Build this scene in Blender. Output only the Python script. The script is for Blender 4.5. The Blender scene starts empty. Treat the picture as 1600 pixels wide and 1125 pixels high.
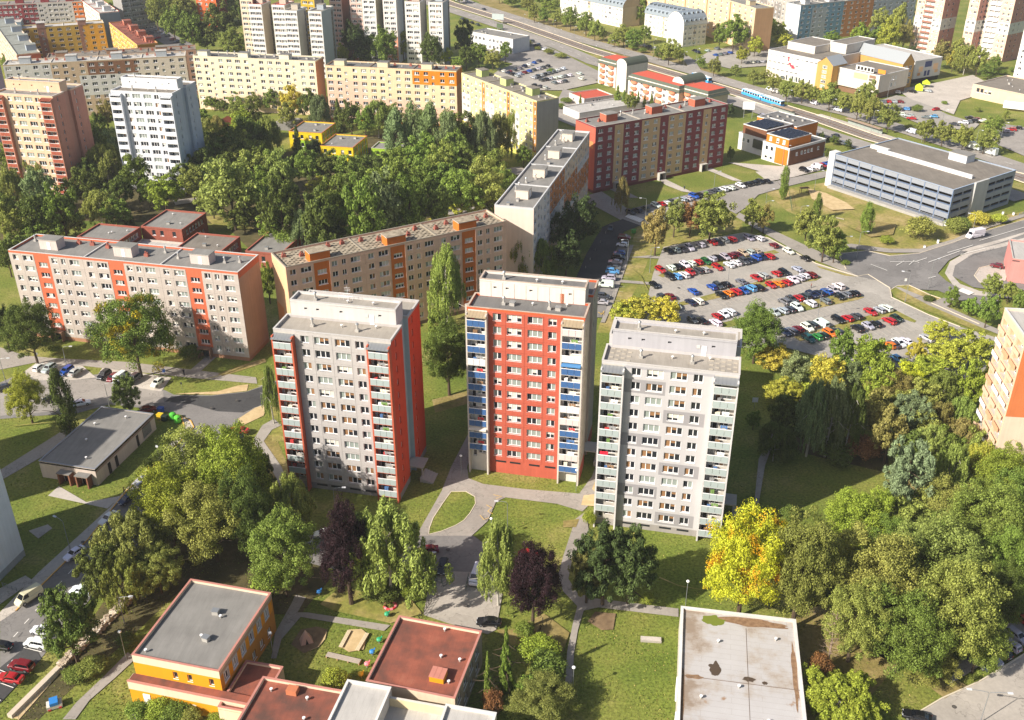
import bpy, math, random
import numpy as np
from mathutils import Matrix, Vector
R = math.radians
random.seed(7)
SC = bpy.context.scene
COL = SC.collection
# ---------------------------------------------------------------- camera
F, TH, CAMH = 1570.0, math.atan(855 / 1570.0), 120.0
cam = bpy.data.cameras.new('camera'); co = bpy.data.objects.new('camera', cam); COL.objects.link(co)
co.location = (0, 0, CAMH); co.rotation_euler = (math.pi / 2 - TH, 0, 0)
cam.sensor_width = 36; cam.lens = 36 * F / 1600; cam.clip_start = 1; cam.clip_end = 6000
SC.camera = co
# ---------------------------------------------------------------- sky, sun, exposure
SUN_EL, SUN_AZ = 34.6, 31.3           # height of the sun; direction (from +x towards +y) in which shadows fall
w = bpy.data.worlds.new('World'); SC.world = w; w.use_nodes = True
nt = w.node_tree; bg = nt.nodes['Background']
sky = nt.nodes.new('ShaderNodeTexSky'); sky.sky_type = 'NISHITA'; sky.sun_disc = False
sky.sun_elevation = R(SUN_EL); sky.sun_rotation = R(90 - (SUN_AZ + 180))
sky.air_density = 1.0; sky.dust_density = 3.0; sky.altitude = 300
nt.links.new(sky.outputs[0], bg.inputs[0]); bg.inputs[1].default_value = 0.074
sl = bpy.data.lights.new('sun', 'SUN'); so = bpy.data.objects.new('sun', sl); COL.objects.link(so)
sl.energy = 4.8; sl.angle = R(0.55); sl.color = (1.0, 0.93, 0.83)
ldir = Vector((math.cos(R(SUN_EL)) * math.cos(R(SUN_AZ)), math.cos(R(SUN_EL)) * math.sin(R(SUN_AZ)), -math.sin(R(SUN_EL))))
so.rotation_euler = ldir.to_track_quat('-Z', 'Y').to_euler(); so.location = (-200, -100, 300)
SC.view_settings.view_transform = 'Standard'; SC.view_settings.look = 'None'
SC.view_settings.gamma = 1; SC.view_settings.use_curve_mapping = False
SC.view_settings.exposure = 0.76
# ---------------------------------------------------------------- map: photo survey -> metres on the ground
_c, _s = math.cos(TH), math.sin(TH)
def G(px, py, z=0.0):
    u = (px - 800) / F; v = (py - 562.5) / F
    t = (z - CAMH) / (-_s - v * _c)
    return (u * t, (_c - v * _s) * t)
def P(x, y, z):
    dz = z - CAMH; fw = y * _c - dz * _s; dn = -y * _s - dz * _c
    return (800 + F * x / fw, 562.5 + F * dn / fw)
# ---------------------------------------------------------------- materials
MATS = {}
WK = .80        # sunlit survey colour -> paint albedo
def lin(h):
    h = h.lstrip('#'); out = []
    for i in (0, 2, 4):
        c = int(h[i:i + 2], 16) / 255
        out.append(c / 12.92 if c <= .04045 else ((c + .055) / 1.055) ** 2.4)
    return out
def node(nt, t, **k):
    n = nt.nodes.new(t)
    for a, b in k.items(): setattr(n, a, b)
    return n
def base_mat(name):
    m = bpy.data.materials.new(name); m.use_nodes = True
    nt = m.node_tree; b = nt.nodes['Principled BSDF']
    return m, nt, b
def wall(hexc, k=1.0, rough=.85, var=.14, name=None, scale=.35, streak=True, bump=.15):
    """Painted render or concrete: base colour with soft blotches, vertical weather streaks and a fine grain."""
    key = ('w', hexc, k, rough, var)
    if key in MATS: return MATS[key]
    m, nt, b = base_mat(name or 'wall_' + hexc); L = nt.links.new
    col = [min(.86, c * k * WK) for c in lin(hexc)]
    tc = node(nt, 'ShaderNodeTexCoord')
    n1 = node(nt, 'ShaderNodeTexNoise'); n1.inputs['Scale'].default_value = scale; n1.inputs['Detail'].default_value = 5
    L(tc.outputs['Object'], n1.inputs['Vector'])
    mp = node(nt, 'ShaderNodeMapping'); mp.inputs['Scale'].default_value = (1.7, 1.7, .07)
    L(tc.outputs['Object'], mp.inputs[0])
    n2 = node(nt, 'ShaderNodeTexNoise'); n2.inputs['Scale'].default_value = 1.0; n2.inputs['Detail'].default_value = 4
    L(mp.outputs[0], n2.inputs['Vector'])
    ad = node(nt, 'ShaderNodeMath', operation='ADD'); L(n1.outputs[0], ad.inputs[0]); L(n2.outputs[0], ad.inputs[1])
    mr = node(nt, 'ShaderNodeMapRange'); mr.inputs[1].default_value = .55; mr.inputs[2].default_value = 1.45
    mr.inputs[3].default_value = 1 - var; mr.inputs[4].default_value = 1 + var * .6
    L(ad.outputs[0], mr.inputs[0])
    mx = node(nt, 'ShaderNodeMix', data_type='RGBA', blend_type='MULTIPLY'); mx.inputs[0].default_value = 1
    mx.inputs[6].default_value = (*col, 1); L(mr.outputs[0], mx.inputs[7])
    L(mx.outputs[2], b.inputs['Base Color']); b.inputs['Roughness'].default_value = rough
    b.inputs['Specular IOR Level'].default_value = .25
    n3 = node(nt, 'ShaderNodeTexNoise'); n3.inputs['Scale'].default_value = 9; n3.inputs['Detail'].default_value = 2
    L(tc.outputs['Object'], n3.inputs['Vector'])
    bp = node(nt, 'ShaderNodeBump'); bp.inputs['Strength'].default_value = bump; bp.inputs['Distance'].default_value = .03
    L(n3.outputs[0], bp.inputs['Height']); L(bp.outputs[0], b.inputs['Normal'])
    MATS[key] = m; return m
def plain(name, hexc, k=1.0, rough=.6, metal=0., spec=.4, alpha=None):
    key = ('p', name)
    if key in MATS: return MATS[key]
    m, nt, b = base_mat(name)
    b.inputs['Base Color'].default_value = (*[min(.88, c * k) for c in lin(hexc)], 1)
    b.inputs['Roughness'].default_value = rough; b.inputs['Metallic'].default_value = metal
    b.inputs['Specular IOR Level'].default_value = spec
    MATS[key] = m; return m
def mottle(name, stops, scale, detail=6, rough=.9, bump=.3, bscale=8, dist=.04, scale2=None, stops2=None, mixf=.5, stretch=None, extra=None):
    """Ground or roof sheet: world-space noise through a colour ramp, a second scale mixed in, grain bump."""
    m, nt, b = base_mat(name); L = nt.links.new
    ge = node(nt, 'ShaderNodeNewGeometry')
    src = ge.outputs['Position']
    if stretch:
        mp = node(nt, 'ShaderNodeMapping'); mp.inputs['Rotation'].default_value = (0, 0, R(stretch[0])); mp.inputs['Scale'].default_value = (stretch[1], stretch[2], 1)
        L(src, mp.inputs[0]); src = mp.outputs[0]
    def ramp(st, sc, det, sr):
        n = node(nt, 'ShaderNodeTexNoise'); n.inputs['Scale'].default_value = sc; n.inputs['Detail'].default_value = det; n.inputs['Roughness'].default_value = .62
        L(sr, n.inputs['Vector'])
        r = node(nt, 'ShaderNodeValToRGB'); e = r.color_ramp.elements
        while len(e) < len(st): e.new(.5)
        for i, (p, c) in enumerate(st): e[i].position = p; e[i].color = (*c, 1)
        L(n.outputs[0], r.inputs[0]); return r.outputs[0]
    c1 = ramp(stops, scale, detail, ge.outputs['Position'])
    if stops2:
        c2 = ramp(stops2, scale2, 8, src)
        mx = node(nt, 'ShaderNodeMix', data_type='RGBA', blend_type='MULTIPLY'); mx.inputs[0].default_value = mixf
        L(c1, mx.inputs[6]); L(c2, mx.inputs[7]); c1 = mx.outputs[2]
    if extra: c1 = extra(nt, ge, c1)
    L(c1, b.inputs['Base Color']); b.inputs['Roughness'].default_value = rough; b.inputs['Specular IOR Level'].default_value = .2
    n3 = node(nt, 'ShaderNodeTexNoise'); n3.inputs['Scale'].default_value = bscale; n3.inputs['Detail'].default_value = 4
    L(ge.outputs['Position'], n3.inputs['Vector'])
    bp = node(nt, 'ShaderNodeBump'); bp.inputs['Strength'].default_value = bump; bp.inputs['Distance'].default_value = dist
    L(n3.outputs[0], bp.inputs['Height']); L(bp.outputs[0], b.inputs['Normal'])
    return m
def g3(v): return (v, v, v)
M_GRASS = mottle('grass_lawn', [(.28, (.098, .140, .020)), (.44, (.145, .180, .030)), (.56, (.195, .205, .042)), (.70, (.31, .265, .095))], .055, 8, .95, .7, 3.5, .12,
                 2.0, [(.28, g3(.35)), (.5, g3(.95)), (.72, g3(1.45))], .9)
M_DRY = mottle('dry_grass', [(.3, (.17, .155, .035)), (.5, (.27, .21, .075)), (.7, (.36, .28, .13))], .12, 7, .95, .6, 3, .1, 1.3, [(.3, g3(.55)), (.7, g3(1.2))], .8)
M_MEADOW = mottle('meadow', [(.3, (.13, .165, .03)), (.46, (.23, .22, .05)), (.58, (.34, .27, .10)), (.75, (.50, .38, .20))], .08, 8, .95, .6, 3, .1, 1.0, [(.3, g3(.55)), (.7, g3(1.25))], .8)
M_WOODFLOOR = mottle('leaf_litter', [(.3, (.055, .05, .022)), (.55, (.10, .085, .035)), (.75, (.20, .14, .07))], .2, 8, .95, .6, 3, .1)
def patched(nt, ge, c):
    """Asphalt repairs: large irregular cells of slightly different tone with thin tarred joints."""
    L = nt.links.new
    nz = node(nt, 'ShaderNodeTexNoise'); nz.inputs['Scale'].default_value = .5; L(ge.outputs['Position'], nz.inputs['Vector'])
    ad = node(nt, 'ShaderNodeMix', data_type='VECTOR'); ad.inputs[0].default_value = .35; L(ge.outputs['Position'], ad.inputs[4])
    vm = node(nt, 'ShaderNodeVectorMath', operation='SCALE'); vm.inputs['Scale'].default_value = 9; L(nz.outputs['Color'], vm.inputs[0]); 
    va = node(nt, 'ShaderNodeVectorMath', operation='ADD'); L(ge.outputs['Position'], va.inputs[0]); L(vm.outputs[0], va.inputs[1])
    v = node(nt, 'ShaderNodeTexVoronoi'); v.inputs['Scale'].default_value = .10; L(va.outputs[0], v.inputs['Vector'])
    e = node(nt, 'ShaderNodeTexVoronoi', feature='DISTANCE_TO_EDGE'); e.inputs['Scale'].default_value = .10; L(va.outputs[0], e.inputs['Vector'])
    m1 = node(nt, 'ShaderNodeMapRange'); m1.inputs[3].default_value = .90; m1.inputs[4].default_value = 1.08; L(v.outputs['Color'], m1.inputs[0])
    m2 = node(nt, 'ShaderNodeMapRange'); m2.inputs[1].default_value = .004; m2.inputs[2].default_value = .014; m2.inputs[3].default_value = .72; m2.inputs[4].default_value = 1; L(e.outputs['Distance'], m2.inputs[0])
    mm = node(nt, 'ShaderNodeMath', operation='MULTIPLY'); L(m1.outputs[0], mm.inputs[0]); L(m2.outputs[0], mm.inputs[1])
    mx = node(nt, 'ShaderNodeMix', data_type='RGBA', blend_type='MULTIPLY'); mx.inputs[0].default_value = 1; L(c, mx.inputs[6]); L(mm.outputs[0], mx.inputs[7]); return mx.outputs[2]
def seams(nt, ge, c):
    """Lapped felt strips about a metre wide."""
    L = nt.links.new
    br = node(nt, 'ShaderNodeTexBrick'); br.inputs['Scale'].default_value = 1.0; br.inputs['Mortar Size'].default_value = .022; br.inputs['Mortar Smooth'].default_value = .6; br.inputs['Brick Width'].default_value = 7.5; br.inputs['Row Height'].default_value = 1.05
    br.inputs['Color1'].default_value = (1, 1, 1, 1); br.inputs['Color2'].default_value = (.93, .93, .93, 1); br.inputs['Mortar'].default_value = (.72, .70, .68, 1)
    mp = node(nt, 'ShaderNodeMapping'); mp.inputs['Rotation'].default_value = (0, 0, R(102.5)); L(ge.outputs['Position'], mp.inputs[0]); L(mp.outputs[0], br.inputs['Vector'])
    m2 = node(nt, 'ShaderNodeMix', data_type='RGBA', blend_type='MULTIPLY'); m2.inputs[0].default_value = .8; L(c, m2.inputs[6]); L(br.outputs[0], m2.inputs[7]); return m2.outputs[2]
def asphalt(n, lo, hi, tint=(1, .955, .9)):
    f = lambda v: tuple(v * t for t in tint)
    return mottle(n, [(.3, f(lo)), (.55, f((lo + hi) / 2)), (.75, f(hi))], .11, 8, .9, .12, 14, .015, 1.6, [(.25, g3(.82)), (.75, g3(1.1))], .8, extra=patched)
M_ROAD = asphalt('asphalt_aged', .27, .36, (1, .91, .82))
M_ROADDARK = asphalt('asphalt_grey', .18, .25, (1, .94, .89))
M_ROADNEW = asphalt('asphalt_new', .055, .078, (1, .99, 1.0))
M_LOT = asphalt('asphalt_car_park', .31, .42, (1, .92, .81))
M_PATH = asphalt('path_asphalt', .29, .38, (1, .90, .79))
M_PAVE = asphalt('paving', .44, .56, (1, .90, .79))
M_CONC = asphalt('concrete_yard', .34, .46, (1, .90, .78))
M_SAND = mottle('sand', [(.3, (.42, .30, .15)), (.7, (.60, .46, .26))], .5, 6, .95, .4, 6, .05)
M_BED = mottle('soil_bed', [(.3, (.13, .085, .05)), (.7, (.26, .18, .10))], .6, 6, .95, .5, 6, .05)
M_BALLAST = mottle('track_ballast', [(.3, (.13, .09, .07)), (.7, (.24, .18, .145))], .8, 6, .95, .5, 6, .05)
M_KERB = plain('kerb_stone', 'c9bda8', 1, .85)
M_YKERB = plain('yellow_kerb_paint', 'd6a556', 1, .8)
M_MARK = plain('road_paint', 'e6e2da', .95, .7)
M_WHITE = plain('white_frame', 'f4f2f2', .92, .5)
M_GLASS = plain('window_glass', '2a2d33', .9, .10, 0, .5)
M_GLASS2 = plain('window_glass_pale', '9aa39c', .85, .2, 0, .5)
M_CURT = plain('curtain_white', 'dcd8cc', .85, .5)
M_BLIND = plain('blind_brown', '8e6a48', 1, .6)
M_STEEL = plain('galvanised_steel', '9b9d9e', 1, .45, .5)
M_DARK = plain('dark_void', '2b2622', .6, .9)
M_BLACK = plain('black_rubber', '16161a', 1, .8)
M_PIPE = plain('vent_metal', 'b9b5ae', 1, .5, .3)
M_CONCW = wall('c8c2b8', 1)
M_WOOD = plain('weathered_timber', 'a88a66', 1, .85)
M_TREEBARK = wall('6b5a48', .8, .95, .3, 'bark', 2)
M_BIRCHBARK = wall('d9d2c4', .9, .9, .45, 'birch_bark', 3)
def roofmat(n, lo, hi, tint=(1, .95, .88), sc=.25): 
    f = lambda v: tuple(v * t for t in tint)
    return mottle(n, [(.28, f(lo)), (.5, f((lo + hi) / 2)), (.75, f(hi))], sc, 8, .92, .2, 10, .02, 1.2, [(.25, g3(.8)), (.75, g3(1.12))], .7, (12.5, 1, .12), extra=seams)
M_ROOFG = roofmat('bitumen_grey', .19, .26, (1, .955, .88))
M_ROOFD = roofmat('bitumen_dark', .14, .19, (1, .96, .92))
M_ROOFT = roofmat('bitumen_tan', .29, .39, (1, .90, .77))
M_ROOFB = roofmat('bitumen_brown', .17, .24, (1, .88, .74))
M_ROOFR = mottle('bitumen_red', [(.32, (.12, .062, .048)), (.46, (.205, .075, .052)), (.60, (.30, .095, .06)), (.78, (.37, .14, .09))], .22, 7, .9, .2, 10, .02, .9, [(.25, g3(.8)), (.75, g3(1.1))], .6, (12.5, 1, .2), extra=seams)
M_ROOFL = roofmat('bitumen_light', .40, .50, (1, .95, .88))
# ---------------------------------------------------------------- mesh builder and objects
class MB:
    def __init__(s): s.v = []; s.f = []; s.m = []; s.mats = []; s.smooth = False
    def mi(s, m):
        for i, q in enumerate(s.mats):
            if q is m: return i
        s.mats.append(m); return len(s.mats) - 1
    def face(s, pts, m):
        i = len(s.v); s.v += [tuple(p) for p in pts]; s.f.append(tuple(range(i, i + len(pts)))); s.m.append(s.mi(m))
    def box(s, x0, x1, y0, y1, z0, z1, m, top=None, bottom=True):
        t = top or m
        s.face([(x0, y0, z0), (x1, y0, z0), (x1, y0, z1), (x0, y0, z1)], m)
        s.face([(x1, y0, z0), (x1, y1, z0), (x1, y1, z1), (x1, y0, z1)], m)
        s.face([(x1, y1, z0), (x0, y1, z0), (x0, y1, z1), (x1, y1, z1)], m)
        s.face([(x0, y1, z0), (x0, y0, z0), (x0, y0, z1), (x0, y1, z1)], m)
        s.face([(x0, y0, z1), (x1, y0, z1), (x1, y1, z1), (x0, y1, z1)], t)
        if bottom: s.face([(x0, y1, z0), (x1, y1, z0), (x1, y0, z0), (x0, y0, z0)], m)
    def prism(s, poly, z0, z1, m, top=None):
        n = len(poly)
        for i in range(n):
            a, b = poly[i], poly[(i + 1) % n]
            s.face([(a[0], a[1], z0), (b[0], b[1], z0), (b[0], b[1], z1), (a[0], a[1], z1)], m)
        s.face([(p[0], p[1], z1) for p in poly], top or m)
    def cyl(s, x, y, z0, z1, r, m, n=8, r2=None, top=None):
        r2 = r if r2 is None else r2
        a = [(x + r * math.cos(t * 2 * math.pi / n), y + r * math.sin(t * 2 * math.pi / n), z0) for t in range(n)]
        b = [(x + r2 * math.cos(t * 2 * math.pi / n), y + r2 * math.sin(t * 2 * math.pi / n), z1) for t in range(n)]
        for i in range(n):
            j = (i + 1) % n; s.face([a[i], a[j], b[j], b[i]], m)
        s.face(b, top or m)
    def tube(s, pts, r, m, n=6, r2=None):
        pts = [Vector(p) for p in pts]; rings = []
        for i, p in enumerate(pts):
            d = (pts[min(i + 1, len(pts) - 1)] - pts[max(i - 1, 0)]).normalized()
            up = Vector((0, 0, 1)) if abs(d.z) < .9 else Vector((1, 0, 0))
            a = d.cross(up).normalized(); b = d.cross(a)
            rr = r + ((r2 if r2 is not None else r) - r) * i / max(1, len(pts) - 1)
            rings.append([p + (a * math.cos(t * 2 * math.pi / n) + b * math.sin(t * 2 * math.pi / n)) * rr for t in range(n)])
        for q in range(len(rings) - 1):
            for i in range(n):
                j = (i + 1) % n; s.face([rings[q][i], rings[q][j], rings[q + 1][j], rings[q + 1][i]], m)
        s.face(rings[-1], m); s.face(rings[0][::-1], m)
    def ball(s, c, r, m, n=8, k=5, sz=1.0):
        rows = []
        for i in range(k + 1):
            t = math.pi * i / k - math.pi / 2
            rows.append([(c[0] + r * math.cos(t) * math.cos(j * 2 * math.pi / n), c[1] + r * math.cos(t) * math.sin(j * 2 * math.pi / n), c[2] + sz * r * math.sin(t)) for j in range(n)])
        for i in range(k):
            for j in range(n):
                q = (j + 1) % n; s.face([rows[i][j], rows[i][q], rows[i + 1][q], rows[i + 1][j]], m)
    def mesh(s, name):
        me = bpy.data.meshes.new(name); me.from_pydata(s.v, [], s.f)
        for m in s.mats: me.materials.append(m)
        if len(s.mats) > 1: me.polygons.foreach_set('material_index', s.m)
        if s.smooth: me.polygons.foreach_set('use_smooth', [True] * len(s.f))
        me.update(); return me
def ob(name, data, parent=None, loc=(0, 0, 0), rz=0, scale=None, color=None):
    if isinstance(data, MB): data = data.mesh(name)
    o = bpy.data.objects.new(name, data); COL.objects.link(o)
    o.location = loc
    if rz: o.rotation_euler = (0, 0, rz)
    if scale: o.scale = scale
    if color: o.color = color
    if parent: o.parent = parent
    return o
PENDING = []      # (object, noun phrase, place phrase) -> labels written at the end so that each singles out one thing
def tag(o, label=None, cat=None, group=None, kind=None):
    if label: o['label'] = label
    if cat: o['category'] = cat
    if group: o['group'] = group
    if kind: o['kind'] = kind
    return o
def thing(name, label, cat, loc=(0, 0, 0), rz=0, group=None):
    return tag(ob(name, None, None, (loc[0], loc[1], loc[2] if len(loc) > 2 else 0), rz), label, cat, group)
def later(o, noun, place, cat, group=None):
    tag(o, None, cat, group); PENDING.append((o, noun, place)); return o
ORD = ['', 'first', 'second', 'third', 'fourth', 'fifth', 'sixth', 'seventh', 'eighth', 'ninth', 'tenth', 'eleventh', 'twelfth', 'thirteenth', 'fourteenth', 'fifteenth', 'sixteenth', 'seventeenth', 'eighteenth', 'nineteenth', 'twentieth']
for t_ in ('twenty', 'thirty', 'forty'): ORD += [t_ + '-' + q for q in ORD[1:10]] + [{'twenty': 'thirtieth', 'thirty': 'fortieth', 'forty': 'fiftieth'}[t_]]
def write_labels():
    d = {}
    for o, noun, place in PENDING: d.setdefault((noun, place), []).append(o)
    for (noun, place), l in d.items():
        if len(l) == 1: l[0]['label'] = f'{noun} {place}'; continue
        l.sort(key=lambda o: P(*o.location)[0]); n = len(l)
        for i, o in enumerate(l):
            if i == 0: t = f'leftmost {noun} {place}'
            elif i == n - 1: t = f'rightmost {noun} {place}'
            else: t = f'{ORD[i + 1]} {noun} from left {place}'
            o['label'] = t
def sheet(name, px, z, mat, world=False):
    pts = px if world else [G(*p) for p in px]
    b = MB(); a = sum(pts[i][0] * pts[(i + 1) % len(pts)][1] - pts[(i + 1) % len(pts)][0] * pts[i][1] for i in range(len(pts)))
    if a < 0: pts = pts[::-1]
    b.face([(p[0], p[1], z) for p in pts], mat)
    return tag(ob(name, b), kind='structure')
def offset_line(pts, wd):
    out = []
    for i in range(len(pts)):
        a = pts[max(i - 1, 0)]; c = pts[min(i + 1, len(pts) - 1)]
        dx, dy = c[0] - a[0], c[1] - a[1]; l = math.hypot(dx, dy) or 1
        out.append((pts[i][0] - dy / l * wd, pts[i][1] + dx / l * wd))
    return out
def ribbon(name, px, width, z, mat, z1=None, world=False, kind='structure', builder=None):
    pts = px if world else [G(*p) for p in px]
    l, r = offset_line(pts, width / 2), offset_line(pts, -width / 2); b = builder or MB()
    for i in range(len(pts) - 1):
        if z1 is None: b.face([(*r[i], z), (*r[i + 1], z), (*l[i + 1], z), (*l[i], z)], mat)
        else:
            b.face([(*r[i], z1), (*r[i + 1], z1), (*l[i + 1], z1), (*l[i], z1)], mat)
            b.face([(*r[i], z), (*r[i + 1], z), (*r[i + 1], z1), (*r[i], z1)], mat)
            b.face([(*l[i + 1], z), (*l[i], z), (*l[i], z1), (*l[i + 1], z1)], mat)
    if builder: return None
    return tag(ob(name, b), kind=kind)
# ---------------------------------------------------------------- windows (frame + sill, glass as its child on the nearer buildings)
WCACHE = {}
RW = random.Random(11)
def frame_mb(w, h, n, sill, mat, b=None):
    b = b or MB(); t = .085
    b.box(0, t, -.03, .06, 0, h, mat, bottom=False); b.box(w - t, w, -.03, .06, 0, h, mat, bottom=False)
    b.box(t, w - t, -.028, .06, 0, t * 1.2, mat); b.box(t, w - t, -.028, .06, h - t, h, mat)
    for i in range(1, n):
        x = w * i / n; b.box(x - .07, x + .07, -.029, .06, t * 1.2, h - t, mat, bottom=False)
    if sill: b.box(-.06, w + .06, -.30, -.031, -.09, -.005, mat)
    return b
def pane_mb(w, h, n, pick, b=None, y=.03):
    b = b or MB()
    for i in range(n):
        x0, x1 = w * i / n + .06, w * (i + 1) / n - .06; m = pick[i]
        if m is M_GLASS or m is M_GLASS2: b.face([(x0, y, .08), (x1, y, .08), (x1, y, h - .06), (x0, y, h - .06)], m)
        else:                      # a blind or curtain let down part of the way behind the pane
            q = h * RW.choice([.06, .06, .35, .55])
            b.face([(x0, y, q), (x1, y, q), (x1, y, h - .06), (x0, y, h - .06)], m)
            if q > .1: b.face([(x0, y, .08), (x1, y, .08), (x1, y, q), (x0, y, q)], M_GLASS)
    return b
MIX = {'dark': [M_GLASS] * 6 + [M_CURT] * 2 + [M_GLASS2], 'std': [M_GLASS] * 4 + [M_GLASS2] * 2 + [M_CURT] * 2 + [M_BLIND],
       'blind': [M_GLASS] * 3 + [M_BLIND] * 3 + [M_CURT] * 1 + [M_GLASS2] * 1, 'pale': [M_GLASS] * 3 + [M_GLASS2] * 4 + [M_CURT] * 3}
def picks(n, mix):
    a = RW.choice(MIX[mix]); return [a if RW.random() < .6 else RW.choice(MIX[mix]) for _ in range(n)]
def window(parent, loc, rz, w, h, n, mix='std', near=False, sill=True, fm=None, variants=7, name='window'):
    fm = fm or M_WHITE; kf = ('f', w, h, n, sill, fm.name)
    if near:
        if kf not in WCACHE: WCACHE[kf] = frame_mb(w, h, n, sill, fm).mesh('window')
        o = ob(name, WCACHE[kf], parent, loc, rz)
        kp = ('g', w, h, n, mix, RW.randrange(variants))
        if kp not in WCACHE: WCACHE[kp] = pane_mb(w, h, n, picks(n, mix)).mesh('pane')
        ob('pane', WCACHE[kp], o)
    else:
        k = kf + (mix, RW.randrange(variants))
        if k not in WCACHE: WCACHE[k] = pane_mb(w, h, n, picks(n, mix), frame_mb(w, h, n, sill, fm)).mesh('window')
        o = ob(name, WCACHE[k], parent, loc, rz)
    return o
# ---------------------------------------------------------------- facades
def xf_side(side, x0, x1, y0, y1):
    return {'f': lambda u, d, v: (x0 + u, y0 + d, v), 'r': lambda u, d, v: (x1 - d, y0 + u, v),
            'b': lambda u, d, v: (x1 - u, y1 - d, v), 'l': lambda u, d, v: (x0 + d, y1 - u, v)}[side]
SIDE_RZ = {'f': 0, 'r': math.pi / 2, 'b': math.pi, 'l': -math.pi / 2}
def facade(mb, xf, L, z0, z1, ops, wm, zones=(), depth=.24, u0=0.0, base=0.0, reveal=None):
    us = {u0, L}; vs = {z0, z1}
    for a, b, c, d in ops: us |= {a, b}; vs |= {c, d}
    for q in zones: us |= {q[0], q[1]}; vs |= {q[2], q[3]}
    us = sorted(u for u in us if u0 <= u <= L); vs = sorted(v for v in vs if z0 <= v <= z1)
    for i in range(len(us) - 1):
        ua, ub = us[i], us[i + 1]
        if ub - ua < 1e-4: continue
        um = (ua + ub) / 2; run = None
        colops = [o for o in ops if o[0] < um < o[1]]; colz = [q for q in zones if q[0] < um < q[1]]
        def flush(r):
            if r: mb.face([xf(ua, base, r[0]), xf(ub, base, r[0]), xf(ub, base, r[1]), xf(ua, base, r[1])], r[2])
        for j in range(len(vs) - 1):
            va, vb = vs[j], vs[j + 1]; vm = (va + vb) / 2
            if any(o[2] < vm < o[3] for o in colops): flush(run); run = None; continue
            m = wm
            for q in colz:
                if q[2] < vm < q[3]: m = q[4]
            if run and run[2] is m and abs(run[1] - va) < 1e-4: run = (run[0], vb, m)
            else: flush(run); run = (va, vb, m)
        flush(run)
    for a, b, c, d in ops:
        m = reveal
        if m is None:
            m = wm
            for q in zones:
                if q[0] < (a + b) / 2 < q[1] and q[2] < (c + d) / 2 < q[3]: m = q[4]
        e = depth
        mb.face([xf(a, base, c), xf(b, base, c), xf(b, e, c), xf(a, e, c)], m)
        mb.face([xf(a, e, d), xf(b, e, d), xf(b, base, d), xf(a, base, d)], m)
        mb.face([xf(a, base, d), xf(a, base, c), xf(a, e, c), xf(a, e, d)], m)
        mb.face([xf(b, base, c), xf(b, base, d), xf(b, e, d), xf(b, e, c)], m)
def panels(parent, xf, rz, origin, cols, rows, ops, matf, gap=.05, t=.06, name='wall_panel'):
    """Concrete panels one by one, standing proud of the wall with open joints between them; alike panels share a mesh."""
    for ua, ub in cols:
        for va, vb in rows:
            o_in = [(max(a, ua) - ua, min(b, ub) - ua, max(c, va) - va, min(d, vb) - va) for a, b, c, d in ops if a < ub - .01 and b > ua + .01 and c < vb - .01 and d > va + .01]
            m = matf((ua + ub) / 2, (va + vb) / 2)
            k = ('pan', round(ub - ua, 2), round(vb - va, 2), tuple(tuple(round(q, 2) for q in o) for o in o_in), m.name)
            if k not in WCACHE:
                mb = MB(); W, Hh = ub - ua, vb - va; g = gap / 2
                lf = lambda u, d, v: (u, d, v)
                facade(mb, lf, W - g, g, Hh - g, [(max(a, g), min(b, W - g), max(c, g), min(d, Hh - g)) for a, b, c, d in o_in], m, depth=0, u0=g, base=-t)
                for p in ([(g, 0, g), (W - g, 0, g), (W - g, -t, g), (g, -t, g)], [(g, -t, Hh - g), (W - g, -t, Hh - g), (W - g, 0, Hh - g), (g, 0, Hh - g)],
                          [(g, 0, g), (g, -t, g), (g, -t, Hh - g), (g, 0, Hh - g)], [(W - g, -t, g), (W - g, 0, g), (W - g, 0, Hh - g), (W - g, -t, Hh - g)]): mb.face(p, m)
                WCACHE[k] = mb.mesh(name)
            x, y, z = xf(ua, 0, va)
            ob(name, WCACHE[k], parent, (x, y, z), rz)
def roof_on(parent, x0, x1, y0, y1, H, rm, cap, wm, lip=.45, t=.28, names=('roof', 'parapet')):
    b = MB(); b.face([(x0 + t, y0 + t, H - lip), (x1 - t, y0 + t, H - lip), (x1 - t, y1 - t, H - lip), (x0 + t, y1 - t, H - lip)], rm)
    r = ob(names[0], b, parent)
    b = MB(); o = .05
    for (a0, a1, b0, b1) in ((x0, x1, y0, y0 + t), (x0, x1, y1 - t, y1), (x0, x0 + t, y0 + t, y1 - t), (x1 - t, x1, y0 + t, y1 - t)):
        b.box(a0, a1, b0, b1, H - lip - .05, H, wm, bottom=False)
    for (a0, a1, b0, b1) in ((x0 - o, x1 + o, y0 - o, y0 + t + .02), (x0 - o, x1 + o, y1 - t - .02, y1 + o), (x0 - o, x0 + t + .02, y0 + t + .02, y1 - t - .02), (x1 - t - .02, x1 + o, y0 + t + .02, y1 - t - .02)):
        b.box(a0, a1, b0, b1, H + .002, H + .07, cap)
    ob(names[1], b, parent); return r
VENT = {}
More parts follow.
